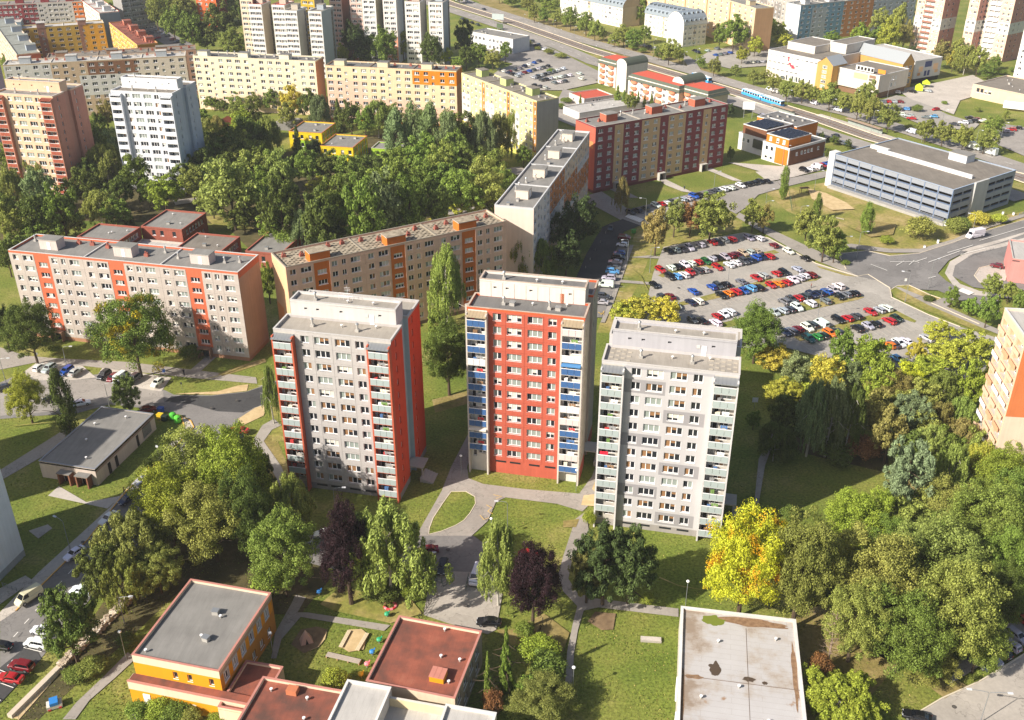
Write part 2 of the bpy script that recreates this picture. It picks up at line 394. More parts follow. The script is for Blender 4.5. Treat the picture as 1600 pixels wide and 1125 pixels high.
def vent(parent, x, y, z, kind=0):
    if kind not in VENT:
        b = MB()
        if kind == 0:
            b.box(-.35, .35, -.35, .35, 0, .5, M_PIPE); b.cyl(0, 0, .5, 1.5, .22, M_PIPE); b.cyl(0, 0, 1.5, 1.75, .36, M_STEEL, r2=.2)
        elif kind == 1:
            b.box(-.5, .5, -.4, .4, 0, .7, M_PIPE); b.box(-.58, .58, -.48, .48, .72, .84, M_STEEL)
        elif kind == 2:
            b.cyl(0, 0, 0, .45, .14, M_PIPE); b.cyl(0, 0, .45, .58, .24, M_WHITE)
        elif kind == 3:
            rd = plain('red_brown_cowl', '9a5a4c', 1, .8); b.box(-.55, .55, -.4, .4, 0, .7, rd); b.cyl(-.2, 0, .7, 1.3, .2, rd); b.cyl(.25, 0, .7, 1.1, .18, rd)
        VENT[kind] = b.mesh('roof_vent')
    return ob('roof_vent', VENT[kind], parent, (x, y, z), random.uniform(-.2, .2))
def roof_room(parent, x, y, w, d, z, h, m, rm, door=None, ov=.15, name='lift_room'):
    b = MB(); b.box(x, x + w, y, y + d, z, z + h, m, bottom=False); o = ob(name, b, parent)
    b = MB(); b.box(x - ov, x + w + ov, y - ov, y + d + ov, z + h + .003, z + h + .16, M_CONCW, rm); ob('roof_slab', b, o)
    if door is not None:
        b = MB(); b.box(door, door + .9, y - .05, y - .002, z + .05, z + 2.05, M_WHITE); ob('door', b, o)
    return o
class Building:
    def __init__(s, name, label, A, ang, L, D, H, cat='apartment block', group=None):
        s.root = thing(name, label, cat, A, R(ang), group); s.L, s.D, s.H = L, D, H
        s.ops = {k: [] for k in 'frbl'}; s.zones = {k: [] for k in 'frbl'}; s.base = {}
    def xf(s, side): return xf_side(side, 0, s.L, 0, s.D)
    def win(s, side, uc, z, w, h, n, mix='std', near=False, sill=True, fm=None, depth=.24, variants=7):
        s.ops[side].append((uc - w / 2, uc + w / 2, z, z + h))
        x, y, zz = s.xf(side)(uc - w / 2, depth, z)
        return window(s.root, (x, y, zz), SIDE_RZ[side], w, h, n, mix, near, sill, fm, variants)
    def zone(s, side, u0, u1, v0, v1, m): s.zones[side].append((u0, u1, v0, v1, m))
    def walls(s, mats, name='wall', H=None):
        b = MB()
        for sd in 'frbl':
            L = s.L if sd in 'fb' else s.D
            facade(b, s.xf(sd), L, 0, H or s.H - .5, s.ops[sd], mats.get(sd, mats['f']), s.zones[sd])
        return ob(name, b, s.root)
def slab(name, label, A, ang, L, D, nfl, nsec, pat, wallc, sidec, base=1.1, stair=None, roofm=None, cap=None, near=False, mix='std', room=None,
         sides='f', zonef=None, basec=None, fh=2.8, vents=(0, 1), group=None, panel=None, endwin=None, gap=None, capside=None):
    """A row of stairwell sections under one flat roof.  pat: (fraction, width, panes, stair?) per window column of a section."""
    H = base + nfl * fh + .55
    B = Building(name, label, A, ang, L, D, H, group=group); sec = L / nsec
    for sd in sides:
        for i in range(nsec):
            for (f, w, n, st) in pat:
                fr = 1 - f if sd == 'b' else f
                for k in range(nfl - (1 if st else 0)):
                    z = base + k * fh + .92 + (fh / 2 + .1 if st else 0)
                    B.win(sd, sec * (i + fr), z, w, 1.42 if not st else 1.25, n, mix, near)
    if endwin:
        for sd, us in endwin:
            for u in us:
                for k in range(nfl): B.win(sd, u, base + k * fh + 1.0, .9, 1.3, 1, 'dark', False)
    if zonef: zonef(B, sec, H)
    if basec:
        for sd in 'frbl': B.zone(sd, 0, B.L if sd in 'fb' else D, 0, base - .1, basec)
    B.walls({'f': wallc, 'b': wallc, 'r': sidec[0], 'l': sidec[1]})
    if panel:
        cols = []
        for i in range(nsec): cols += [(sec * (i + a), sec * (i + b)) for a, b in panel]
        rows = [(base + k * fh, base + (k + 1) * fh) for k in range(nfl)]
        panels(B.root, B.xf('f'), 0, None, cols, rows, B.ops['f'], lambda u, v: wallc)
    roof_on(B.root, 0, L, 0, D, H, roofm or M_ROOFG, cap or M_CONCW, capside or wallc)
    zr = H - .45
    for i in range(nsec):
        if i:
            b = MB(); b.box(sec * i - .15, sec * i + .15, .3, D - .3, zr, zr + .32, cap or M_CONCW); ob('fire_wall', b, B.root)
        if room:
            fx, y0, w, d, h, m = room[:6]
            roof_room(B.root, sec * i + sec * fx - w / 2, y0, w, d, zr, h, m, roofm or M_ROOFG, door=(sec * i + sec * fx - .3) if len(room) > 6 else None)
        if vents:
            rr = random.Random(i * 7 + len(name))
            for q in range(5):
                vent(B.root, sec * (i + .12 + .19 * q) + rr.uniform(-.4, .4), D * rr.uniform(.45, .8), zr, rr.choice(vents))
    return B
def loggia(parent, u0, u1, v0, v1, dp, m):
    b = MB(); q = .238
    b.face([(u0, dp, v0), (u1, dp, v0), (u1, dp, v1), (u0, dp, v1)], m); b.face([(u0, q, v0), (u1, q, v0), (u1, dp, v0), (u0, dp, v0)], M_CONCW)
    b.face([(u0, dp, v1), (u1, dp, v1), (u1, q, v1), (u0, q, v1)], m); b.face([(u0, q, v1), (u0, q, v0), (u0, dp, v0), (u0, dp, v1)], m); b.face([(u1, q, v0), (u1, q, v1), (u1, dp, v1), (u1, dp, v0)], m)
    return ob('loggia', b, parent)
def entrance(B, u, w=3.0, m=None, z=.1):
    b = MB(); b.box(u - w / 2, u + w / 2, -1.5, -.07, 2.6, 2.85, m or M_CONCW); b.box(u - w / 2, u - w / 2 + .15, -1.5, -.07, 0, 2.6, m or M_CONCW); b.box(u + w / 2 - .15, u + w / 2, -1.5, -.07, 0, 2.6, m or M_CONCW)
    o = ob('porch', b, B.root); b = MB(); b.box(u - 1, u + 1, -.075, -.01, .05, 2.3, M_GLASS); ob('door', b, o)
# ---------------------------------------------------------------- point towers: front block, set-back middle with lift floor on top, rear block
def tower(name, label, A, ang, c, nfl=12, W=23.0, near=True, H=None, group=None):
    """c: dict of colours: wall, side, fin, pent, cap, roof, rail (function floor, bay -> material), mix, base"""
    fh = 2.8; base = c.get('plinth', 1.5); H = base + nfl * fh + .5
    root = thing(name, label, 'tower block', A, R(ang), group)
    Y0, Y1, Y2, Y3 = .95, 7.4, 11.2, 18.6
    yb = c.get('bay_y', 0.0); wm, sm = c['wall'], c['side']; bm = c.get('base', wm); bl, br = 4.15, W - 4.35
    mix = c.get('mix', 'std')
    cols = c.get('cols', [(6.15, 1.65, 2), (9.45, 2.9, 3), (13.55, 2.9, 3), (16.9, 1.65, 2)])
    # front middle wall with its openings
    ops = []; xm = lambda u, d, v: (u, Y0 + d, v)
    for (uc, w_, n) in cols:
        for k in range(nfl):
            z = base + k * fh + .9; ops.append((uc - w_ / 2, uc + w_ / 2, z, z + 1.55))
            window(root, (uc - w_ / 2, Y0 + .24, z), 0, w_, 1.55, n, mix, near)
    # bay back walls with a balcony door and window
    for (b0, b1) in ((.3, bl - .3), (br + .3, W - .3)):
        for k in range(nfl):
            z = base + k * fh
            ops += [(b0 + .35, b0 + 1.2, z + .12, z + 2.2), (b0 + 1.5, b0 + 3.1, z + .9, z + 2.2)]
            window(root, (b0 + .35, Y0 + .24, z + .12), 0, .85, 2.08, 1, mix, near, False, name='balcony_door')
            window(root, (b0 + 1.5, Y0 + .24, z + .9), 0, 1.6, 1.3, 2, mix, near, False)
    zones = [(0, W, 0, base - .05, bm)] + list(c.get('zones', [])) + [(.25, bl - .2, base, H, c.get('bayback', M_CONCW)), (br + .2, W - .25, base, H, c.get('bayback', M_CONCW))]
    if 'plinth' in c: zones += [(.25, bl - .2, 0, base, c['bayback']), (br + .2, W - .25, 0, base, c['bayback'])]
    b = MB(); facade(b, xm, W, 0, H - .5, ops, wm, zones)
    # right and left walls of the front and rear blocks
    nw = (3.9 - Y0, 5.4 - Y0)
    for (ya, yb_, uw) in ((Y0, Y1, 2.6), (Y2, Y3, 2.3)):
        for sd in 'rl':
            xf = xf_side(sd, 0, W, ya, yb_); Ls = yb_ - ya; o2 = []
            for k in range(nfl):
                z = base + k * fh + .8
                u = uw if sd == 'r' else Ls - uw
                o2.append((u - .35, u + .35, z, z + 1.5))
                x, y, zz = xf(u - .35, .24, z); window(root, (x, y, zz), SIDE_RZ[sd], .7, 1.5, 1, 'dark', False, False, c.get('sideframe'))
            facade(b, xf, Ls, 0, H - .5, o2, sm if sd == 'r' else c.get('left', sm), [(0, Ls, 0, base - .05, bm)])
    b.face([(W, Y3, 0), (0, Y3, 0), (0, Y3, H - .5), (W, Y3, H - .5)], wm)
    b.face([(W, Y1, 0), (0, Y1, 0), (0, Y1, H - .5), (W, Y1, H - .5)], c.get('mid', wm))
    b.face([(0, Y2, 0), (W, Y2, 0), (W, Y2, H - .5), (0, Y2, H - .5)], c.get('mid', wm))
    ob('wall', b, root)
    if c.get('panel'):
        e = [bl + .05] + [(cols[i][0] + cols[i + 1][0]) / 2 for i in range(3)] + [br - .05]
        panels(root, xm, 0, None, [(e[i], e[i + 1]) for i in range(4)], [(base + k * fh, base + (k + 1) * fh) for k in range(nfl)], ops, lambda u, v: wm)
    # middle block and lift floor
    ph = H + 3.2; b = MB(); xi0, xi1 = 1.0, W - .95; mm = c.get('mid', wm); pm = c['pent']
    b.box(xi0, xi1, Y1 + .01, Y2 - .01, 0, H - .5, mm, bottom=False); ob('stair_core', b, root)
    b = MB(); pf = xf_side('f', xi0, xi1, 7.15, Y2); hs = [2.8, 5.2, 9.9, 17.6]
    o3 = [(u, u + .62, H + 1.45, H + 1.85) for u in hs]
    facade(b, pf, xi1 - xi0, H - .45, ph - .4, o3, pm, depth=.3)
    for sd in 'rl': facade(b, xf_side(sd, xi0, xi1, 7.15, Y2 + .02), Y2 + .02 - 7.15, H - .45, ph - .4, [], c.get('pentside', pm))
    b.face([(xi1, Y2 + .02, H - .45), (xi0, Y2 + .02, H - .45), (xi0, Y2 + .02, ph - .4), (xi1, Y2 + .02, ph - .4)], pm)
    pw = ob('lift_floor', b, root)
    for u in hs:
        b = MB(); b.face([(0, .28, 0), (.62, .28, 0), (.62, .28, .4), (0, .28, .4)], M_GLASS); ob('window', b, pw, (xi0 + u, 7.15, H + 1.45))
    b = MB(); b.box(0, .85, -.07, -.065 + .05, 0, 2.0, c.get('pentdoor', M_WHITE)); ob('door', b, pw, (xi0 + 15.9, 7.15, H - .38))
    b = MB(); b.box(0, .6, -.08, -.01, 0, .6, M_CURT); ob('hatch', b, pw, (xi0 + 15.0, 7.15, H + 1.1))
    if c.get('pentpanel'):
        n = 9; st = (xi1 - xi0) / n
        panels(root, pf, 0, None, [(i * st, (i + 1) * st) for i in range(n)], [(H - .4, ph - .45)], o3, lambda u, v: pm, gap=.09, t=.07)
    cap, rm = c['cap'], c['roof']
    roof_on(root, 0, W, Y0, Y1 + .02, H, rm, cap, c.get('capwall', wm))
    roof_on(root, 0, W, Y2 + .03, Y3, H, rm, cap, c.get('capwall', wm))
    roof_on(root, xi0, xi1, 7.15, Y2 + .02, ph, rm, cap, pm)
    for (x, y, z, k) in ((6.5, 4.2, H - .45, 0), (15.5, 4.0, H - .45, 0), (5.5, 8.9, ph - .45, 0), (18.5, 5.9, H - .45, 2), (12, 5, H - .45, 2), (12, 9, ph - .45, 2), (17, 9.2, ph - .45, 2)) + tuple(c.get('vents', ())):
        vent(root, x, y, z, k)
    # side fins of the bays
    fm = c.get('fin', wm)
    for i, (xa, xb) in enumerate(((0.0, .28), (bl - .3, bl), (br, br + .3), (W - .28, W))):
        b = MB(); b.box(xa, xb, -.35, Y0 - .002, base if c.get('finup') else 0, H - .9, fm if i in c.get('finidx', (0, 1, 2, 3)) else wm); ob('balcony_fin', b, root)
    # balconies floor by floor
    for bi, (b0, b1) in enumerate(((.28, bl - .3), (br + .3, W - .28))):
        wd = b1 - b0
        for k in range(nfl):
            if (k, bi) in c.get('skip', ()): continue
            z = base + k * fh
            key = ('bal', name if not near else c['key'], round(wd, 2))
            if key not in WCACHE:
                m = MB(); m.box(0, wd, -.30, Y0 - .003, -.14, .06, c.get('slab', M_CONCW)); m.box(0, wd, -.40, -.301, 1.14, 1.24, c.get('hand', M_WHITE)); m.box(0, wd, -.36, -.301, -.28, .1, c.get('slabedge', M_CONCW))
                WCACHE[key] = m.mesh('balcony')
            bo = ob('balcony', WCACHE[key], root, (b0, 0, z))
            for q in range(3):
                pmk = c['rail'](k, bi, q); kk = ('rail', round(wd, 2), pmk.name)
                if kk not in WCACHE:
                    m = MB(); m.box(.03, wd / 3 - .03, -.385, -.345, -.16, 1.12, pmk); WCACHE[kk] = m.mesh('railing_panel')
                ob('railing_panel', WCACHE[kk], bo, (q * wd / 3, 0, 0))
            ex = c.get('extra')
            if ex: ex(bo, k, bi, wd)
        m = MB()      # sloping metal roof over the top balcony
        zt = H - 1.05; m.face([(b0 - .25, -.75, zt - .25), (b1 + .25, -.75, zt - .25), (b1 + .25, Y0 - .01, zt + .3), (b0 - .25, Y0 - .01, zt + .3)], c.get('bayroof', M_STEEL))
        m.box(b0 - .25, b1 + .25, -.74, -.70, zt - .40, zt - .255, c.get('bayroof', M_STEEL))
        for q in range(7):
            x = b0 - .2 + q * (wd + .4) / 6; m.face([(x - .03, -.74, zt - .20), (x + .03, -.74, zt - .20), (x + .03, Y0 - .02, zt + .35), (x - .03, Y0 - .02, zt + .35)], c.get('bayroof', M_STEEL))
        ob('balcony_roof', m, root)
    # plinth windows, entrance canopy and steps on the shaded side
    for uc in (6.5, 9.5, 13.5, 16.8):
        b = MB(); b.box(uc - 1.1, uc + 1.1, Y0 - .05, Y0 - .004, base - .65, base - .25, M_GLASS); ob('cellar_window', b, root)
    b = MB(); b.box(W - .9, W + 2.6, 8.0, 11.6, 3.0, 3.25, M_CONCW); b.box(W + 2.2, W + 2.45, 8.1, 8.35, 0, 3.0, M_CONCW); ob('entrance_canopy', b, root)
    b = MB()
    for i in range(5): b.box(W + 2.0 + i * .55, W + 2.55 + i * .55, 7.4, 11.0, 0, 1.0 - i * .2, M_CONCW)
    ob('steps', b, root)
    return root
# ---------------------------------------------------------------- ground: one grass sheet to the horizon, then roads, yards and paths as sheets above it
b = MB(); n = 24
for i in range(n):
    for j in range(n):
        x0, x1, y0, y1 = -1500 + 3000 * i / n, -1500 + 3000 * (i + 1) / n, -300 + 3300 * j / n, -300 + 3300 * (j + 1) / n
        b.face([(x0, y0, 0), (x1, y0, 0), (x1, y1, 0), (x0, y1, 0)], M_GRASS)
tag(ob('ground', b), kind='structure')
LV = [0.0]; POLY = []
GRASSY = ('meadow', 'grass_verge', 'dry_lawn', 'lawn_island', 'green_island', 'verge_island', 'woodland_floor')
def S(name, px, mat, kerb=None, kw=.22, kh=.12, world=False):
    LV[0] += .0045; z = .006 + LV[0]
    sheet(name, px, z, mat, world); POLY.append((name in GRASSY, [G(*p) for p in px] if not world else px))
    if kerb is not None:
        pts = [px[i % len(px)] for i in range(kerb[0], kerb[1] + 1)]; ribbon('kerb', pts, kw, 0.0, kerb[2] if len(kerb) > 2 else M_KERB, z1=kh + z, world=world)
# meadow tints and wood floor
S('meadow', [(1195, 300), (1290, 285), (1300, 292), (1480, 352), (1600, 330), (1600, 345), (1500, 372), (1440, 393), (1375, 400), (1330, 385), (1320, 370), (1230, 330)], M_MEADOW)
S('meadow', [(700, -30), (800, 10), (1010, 75), (1150, 125), (1010, 100), (870, 52), (760, 12)], M_DRY)
S('meadow', [(1000, 345), (1045, 330), (1160, 345), (1160, 362), (1090, 374), (1040, 386), (1015, 400), (1000, 440), (955, 520), (932, 520)], M_MEADOW)
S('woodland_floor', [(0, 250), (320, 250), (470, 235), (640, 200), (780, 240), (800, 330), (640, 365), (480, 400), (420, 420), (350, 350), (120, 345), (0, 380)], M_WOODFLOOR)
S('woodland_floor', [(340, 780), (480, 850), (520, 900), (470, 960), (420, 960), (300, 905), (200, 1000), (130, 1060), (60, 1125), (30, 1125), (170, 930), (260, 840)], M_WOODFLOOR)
S('woodland_floor', [(1240, 960), (1330, 930), (1560, 880), (1600, 760), (1600, 640), (1400, 760), (1380, 880), (1330, 1000), (1400, 1040), (1330, 1125), (1255, 1125)], M_DRY)
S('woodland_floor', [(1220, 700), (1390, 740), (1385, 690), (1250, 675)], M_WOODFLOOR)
S('grass_verge', [(400, 680), (430, 680), (455, 740), (445, 770), (410, 740)], M_DRY)
S('grass_verge', [(420, 600), (440, 600), (450, 690), (425, 690)], M_MEADOW)
S('grass_verge', [(675, 625), (735, 610), (735, 630), (680, 645)], M_DRY)
# streets on the left
S('street', [(0, 1100), (65, 1028), (130, 950), (185, 880), (250, 820), (300, 762), (345, 700), (362, 667), (402, 637), (470, 600), (460, 585), (410, 603), (385, 612), (330, 618), (272, 617), (258, 610), (200, 597), (155, 585), (118, 588), (60, 590), (35, 583), (0, 598), (0, 655), (60, 650), (120, 646), (172, 632), (215, 637), (240, 640), (262, 644), (285, 649), (300, 658), (305, 668), (250, 722), (200, 765), (139, 842), (65, 913), (25, 953), (0, 970)], M_ROADDARK)
S('street', [(268, 619), (330, 619), (384, 613), (411, 604), (462, 586), (470, 600), (402, 636), (380, 645), (340, 643), (300, 632), (258, 628)], M_ROADNEW)
S('street', [(0, 605), (60, 596), (160, 592), (255, 612), (256, 629), (215, 634), (172, 629), (120, 640), (60, 645), (0, 650)], M_ROAD)
S('parking_strip', [(35, 583), (60, 565), (128, 571), (150, 590), (118, 594), (60, 595)], M_PAVE)
S('parking_strip', [(150, 590), (160, 575), (268, 590), (252, 612), (200, 604)], M_PAVE)
S('pavement', [(0, 972), (25, 955), (65, 915), (137, 844), (198, 767), (250, 724), (303, 668), (298, 658), (284, 651), (288, 668), (250, 712), (200, 762), (172, 793), (118, 842), (60, 895), (0, 957)], M_PAVE, kerb=(1, 9, M_YKERB))
S('pavement', [(135, 785), (92, 760), (75, 775), (168, 795), (190, 775)], M_PAVE)
S('footpath', [(0, 735), (100, 672), (118, 668), (125, 680), (0, 752)], M_PATH)
S('footpath', [(0, 543), (40, 556), (85, 560), (88, 567), (60, 566), (0, 578)], M_PATH)
S('footpath', [(85, 560), (200, 566), (300, 578), (400, 590), (402, 600), (290, 590), (85, 567)], M_PATH)
S('footpath', [(290, 585), (330, 550), (345, 552), (305, 588)], M_PATH)
S('sand_strip', [(272, 616), (300, 614), (340, 612), (372, 603), (388, 601), (386, 611), (340, 617)], M_SAND)
S('sand_strip', [(340, 585), (372, 573), (414, 560), (416, 566), (375, 580), (348, 588)], M_DRY)
S('sand_strip', [(372, 655), (400, 637), (418, 632), (412, 650), (380, 665)], M_SAND)
S('concrete_step', [(45, 830), (75, 820), (82, 826), (60, 842)], M_CONC)
S('footpath', [(395, 690), (410, 665), (428, 655), (440, 665), (425, 672), (412, 690), (440, 730), (455, 770), (445, 775), (425, 735)], M_PATH)
S('footpath', [(0, 920), (40, 900), (52, 908), (0, 945)], M_PAVE)
S('parking_strip', [(65, 1030), (2, 1098), (-20, 1110), (-20, 1060), (34, 1017), (48, 1000)], M_ROADNEW)
S('garden_wall_base', [(14, 1122), (90, 1040), (180, 955), (206, 930), (212, 936), (186, 962), (98, 1048), (30, 1125)], M_SAND)
S('footpath', [(98, 1125), (120, 1098), (160, 1060), (200, 1020), (212, 1030), (180, 1060), (140, 1095), (118, 1125)], M_PATH)
S('footpath', [(203, 1125), (206, 1110), (225, 1092), (233, 1095), (212, 1125)], M_PATH)
# between the towers
S('footpath', [(655, 830), (690, 768), (705, 730), (735, 672), (748, 672), (742, 700), (730, 730), (732, 748), (755, 757), (820, 765), (905, 772), (925, 745), (945, 690), (950, 695), (938, 745), (925, 785), (910, 800), (870, 788), (790, 778), (775, 785), (762, 815), (735, 840), (710, 850), (655, 840)], M_PATH)
S('street', [(400, 835), (520, 838), (600, 850), (660, 838), (740, 838), (770, 860), (770, 880), (700, 890), (560, 900), (480, 880), (400, 850)], M_ROADDARK)
S('lawn_island', [(705, 769), (728, 769), (742, 777), (743, 788), (735, 802), (725, 814), (712, 822), (690, 831), (670, 836), (671, 826), (677, 810), (692, 787)], M_GRASS, kerb=(0, 12), kw=.15, kh=.07)
S('footpath', [(899, 812), (915, 800), (920, 830), (905, 850), (893, 880), (888, 905), (900, 925), (922, 935), (1060, 952), (1060, 965), (935, 950), (912, 955), (903, 985), (897, 1020), (893, 1085), (882, 1085), (886, 1020), (895, 975), (902, 948), (880, 925), (872, 900), (880, 870)], M_PATH)
S('doormat_paving', [(912, 775), (930, 773), (930, 792), (908, 790)], M_SAND)
S('yard', [(668, 925), (690, 890), (735, 880), (775, 905), (785, 930), (775, 985), (762, 992), (700, 975), (662, 962)], M_CONC)
S('street', [(655, 842), (740, 838), (772, 862), (770, 890), (735, 895), (690, 893), (670, 880)], M_ROADDARK)
S('footpath', [(465, 958), (480, 958), (610, 978), (600, 987), (470, 965), (440, 1000), (432, 1030), (424, 1030), (430, 990), (455, 945), (462, 930), (478, 935)], M_PATH)
S('path_edge', [(925, 765), (935, 740), (938, 742), (930, 770)], M_SAND)
S('sand_pit', [(530, 1010), (545, 985), (565, 984), (575, 992), (568, 1016), (545, 1020)], M_SAND)
S('sand_pit', [(484, 1018), (512, 983), (508, 1000), (498, 1012)], M_SAND)
S('soil_bed', [(455, 1008), (470, 985), (495, 980), (512, 985), (500, 1010), (475, 1022)], M_BED)
S('bare_soil', [(918, 972), (930, 957), (962, 960), (958, 985), (940, 986)], M_BED)
S('dry_lawn', [(500, 945), (530, 920), (640, 935), (660, 960), (610, 975), (520, 955)], M_MEADOW)
S('dry_lawn', [(775, 985), (800, 985), (850, 960), (890, 990), (880, 1020), (800, 1010)], M_DRY)
S('dry_lawn', [(880, 815), (905, 812), (900, 825), (880, 825)], M_DRY)
# dark street by the end-on block and the parking bays
S('street', [(901, 433), (915, 400), (940, 356), (955, 349), (975, 343), (1000, 347), (1003, 352), (975, 363), (965, 385), (950, 421), (935, 460), (930, 520), (880, 500)], M_ROADNEW)
S('parking_strip', [(985, 369), (978, 366), (966, 385), (950, 421), (936, 458), (931, 497), (944, 497), (953, 470), (966, 435), (982, 385)], M_ROADDARK)
S('footpath', [(984, 384), (990, 384), (960, 470), (945, 505), (938, 505), (954, 468)], M_PATH)
S('footpath', [(1013, 400), (1036, 402), (1034, 405), (984, 403)], M_PATH); S('footpath', [(968, 438), (1016, 442), (1016, 446), (966, 442)], M_PATH)
S('street', [(972, 343), (985, 330), (1015, 326), (1080, 313), (1130, 303), (1170, 293), (1225, 281), (1290, 268), (1300, 275), (1230, 292), (1185, 305), (1165, 325), (1150, 335), (1140, 330), (1130, 318), (1095, 325), (1040, 340), (1003, 354)], M_ROAD)
S('parking_strip', [(975, 337), (990, 326), (1030, 316), (1085, 302), (1130, 291), (1180, 282), (1205, 279), (1210, 284), (1170, 293), (1080, 311), (1015, 326), (985, 338)], M_ROADDARK)
S('footpath', [(985, 310), (998, 310), (960, 290), (945, 284), (935, 290)], M_PATH); S('footpath', [(1040, 290), (1065, 300), (1085, 303), (1040, 281), (1030, 282)], M_PAVE); S('footpath', [(1093, 262), (1145, 283), (1160, 284), (1108, 262)], M_PAVE); S('footpath', [(905, 310), (940, 300), (985, 330), (970, 345)], M_PATH)
S('footpath', [(1155, 333), (1185, 350), (1260, 385), (1345, 425), (1335, 432), (1255, 400), (1180, 358), (1150, 340)], M_PATH)
# large car park
S('car_park', [(1036, 388), (1090, 378), (1162, 365), (1200, 373), (1275, 413), (1340, 433), (1356, 430), (1372, 440), (1390, 451), (1393, 466), (1450, 493), (1500, 512), (1560, 530), (1560, 600), (1400, 590), (1230, 545), (1140, 545), (1040, 520), (985, 520), (1012, 466), (1020, 430)], M_LOT, kerb=(0, 11))
# main road and bus loop on the right
S('main_road', [(1340, 433), (1322, 422), (1310, 398), (1355, 393), (1390, 401), (1437, 397), (1480, 383), (1540, 362), (1600, 345), (1700, 310), (1700, 340), (1600, 376), (1512, 393), (1482, 408), (1465, 428), (1478, 440), (1500, 452), (1560, 470), (1560, 500), (1500, 470), (1465, 455), (1390, 451), (1372, 440)], M_ROADDARK, kerb=(1, 8))
S('bus_loop', [(1487, 432), (1490, 415), (1520, 396), (1600, 379), (1700, 350), (1700, 460), (1600, 455), (1560, 455), (1520, 450)], M_ROADDARK)
S('traffic_island', [(1522, 432), (1530, 420), (1560, 413), (1575, 420), (1570, 440), (1545, 446), (1530, 442)], M_PAVE, kerb=(0, 7))
S('pavement', [(1476, 428), (1484, 410), (1512, 394), (1600, 373), (1600, 379), (1520, 398), (1492, 416), (1488, 432), (1500, 445), (1530, 456), (1580, 462), (1580, 468), (1520, 462), (1488, 446)], M_PAVE)
S('splitter_island', [(1502, 393), (1515, 388), (1560, 376), (1600, 364), (1600, 367), (1560, 381), (1512, 394)], M_PAVE)
S('footpath', [(1322, 383), (1330, 382), (1390, 390), (1437, 390), (1490, 375), (1540, 352), (1600, 335), (1600, 340), (1545, 357), (1490, 381), (1440, 396), (1390, 396), (1328, 389)], M_PATH)
S('verge_island', [(1390, 455), (1402, 448), (1420, 447), (1452, 462), (1470, 468), (1455, 475), (1530, 508), (1545, 520), (1528, 519), (1450, 488), (1400, 466)], M_MEADOW, kerb=(0, 6))
S('footpath', [(1398, 450), (1405, 450), (1470, 476), (1545, 510), (1570, 520), (1560, 524), (1530, 512), (1450, 478)], M_PATH)
S('footpath', [(1455, 474), (1478, 465), (1500, 470), (1478, 480)], M_PATH)
S('green_island', [(1275, 416), (1325, 430), (1338, 434), (1320, 432), (1280, 420)], M_MEADOW)
for p in ([(1045, 423), (1130, 408), (1210, 392), (1218, 396), (1140, 416), (1060, 428), (1035, 435), (1028, 432)], [(1058, 475), (1115, 460), (1200, 437), (1285, 434), (1275, 440), (1205, 448), (1110, 470), (1060, 480)], [(1120, 508), (1230, 480), (1330, 456), (1350, 466), (1340, 470), (1245, 490), (1130, 515)], [(1240, 528), (1320, 505), (1395, 484), (1432, 503), (1428, 506), (1395, 494), (1330, 515), (1250, 535)]):
    S('green_island', p, M_MEADOW)
# boulevard: two carriageways with the tram track between
def band(name, line, w, mat): 
    LV[0] += .0045; ribbon(name, line, w, .006 + LV[0], mat)
NC = [(660, -22), (740, 8), (800, 27), (900, 60), (1012, 92), (1085, 113), (1200, 147), (1325, 177), (1425, 207), (1512, 235), (1600, 265), (1700, 300)]
SCW = [(640, -5), (720, 21), (800, 47), (875, 74), (930, 98), (1010, 122), (1117, 149), (1200, 177), (1275, 205), (1325, 221), (1450, 262), (1600, 312)]
TRK = [(640, -18), (706, 7), (800, 36), (925, 80), (987, 98), (1112, 134), (1200, 162), (1275, 186), (1360, 216), (1480, 250), (1590, 277), (1700, 315)]
band('boulevard', NC, 11, M_ROAD); band('boulevard', SCW, 11, M_ROAD); band('tram_bed', TRK, 8.5, M_BALLAST)
LV[0] += .0045; zt = .01 + LV[0]; tw = [G(*p) for p in TRK]; m = MB()
for o in (-2.7, -1.25, 1.25, 2.7): ribbon('', offset_line(tw, o), .16, zt, M_STEEL, z1=zt + .12, world=True, builder=m)
tag(ob('tram_rail', m), kind='structure')
m = MB()
for o in (-4.4, 4.4): ribbon('', offset_line(tw, o), .25, zt, M_KERB, z1=zt + .3, world=True, builder=m)
tag(ob('track_kerb', m), kind='structure')
band('tram_platform', [(1150, 152), (1185, 165), (1225, 180)], 3.6, M_PAVE); band('tram_platform', [(1278, 180), (1320, 193), (1400, 219)], 3.6, M_PAVE)
S('street', [(760, 75), (812, 52), (830, 62), (880, 85), (935, 112), (935, 125), (860, 140), (830, 132), (800, 100), (760, 90)], M_ROAD)
S('car_park', [(780, 110), (810, 98), (850, 100), (925, 122), (935, 130), (880, 142), (840, 142), (760, 125)], M_LOT)
S('car_park', [(1085, 95), (1110, 80), (1160, 70), (1250, 78), (1250, 100), (1180, 105), (1140, 108)], M_LOT)
S('street', [(1060, 78), (1085, 95), (1100, 118), (1078, 112)], M_ROAD)
S('car_park', [(1375, 158), (1400, 150), (1430, 155), (1480, 180), (1530, 195), (1520, 205), (1450, 200), (1395, 178)], M_LOT)
S('plaza', [(1400, 140), (1440, 135), (1520, 118), (1560, 140), (1500, 158), (1490, 180), (1420, 155)], M_PAVE)
S('street', [(1545, 215), (1570, 195), (1600, 200), (1600, 245), (1560, 228)], M_ROAD)
S('street', [(880, 140), (960, 160), (1000, 178), (900, 200), (870, 188), (870, 160)], M_ROAD)
S('street', [(1200, 285), (1240, 278), (1300, 262), (1300, 250), (1280, 240), (1240, 262), (1180, 270)], M_PAVE)
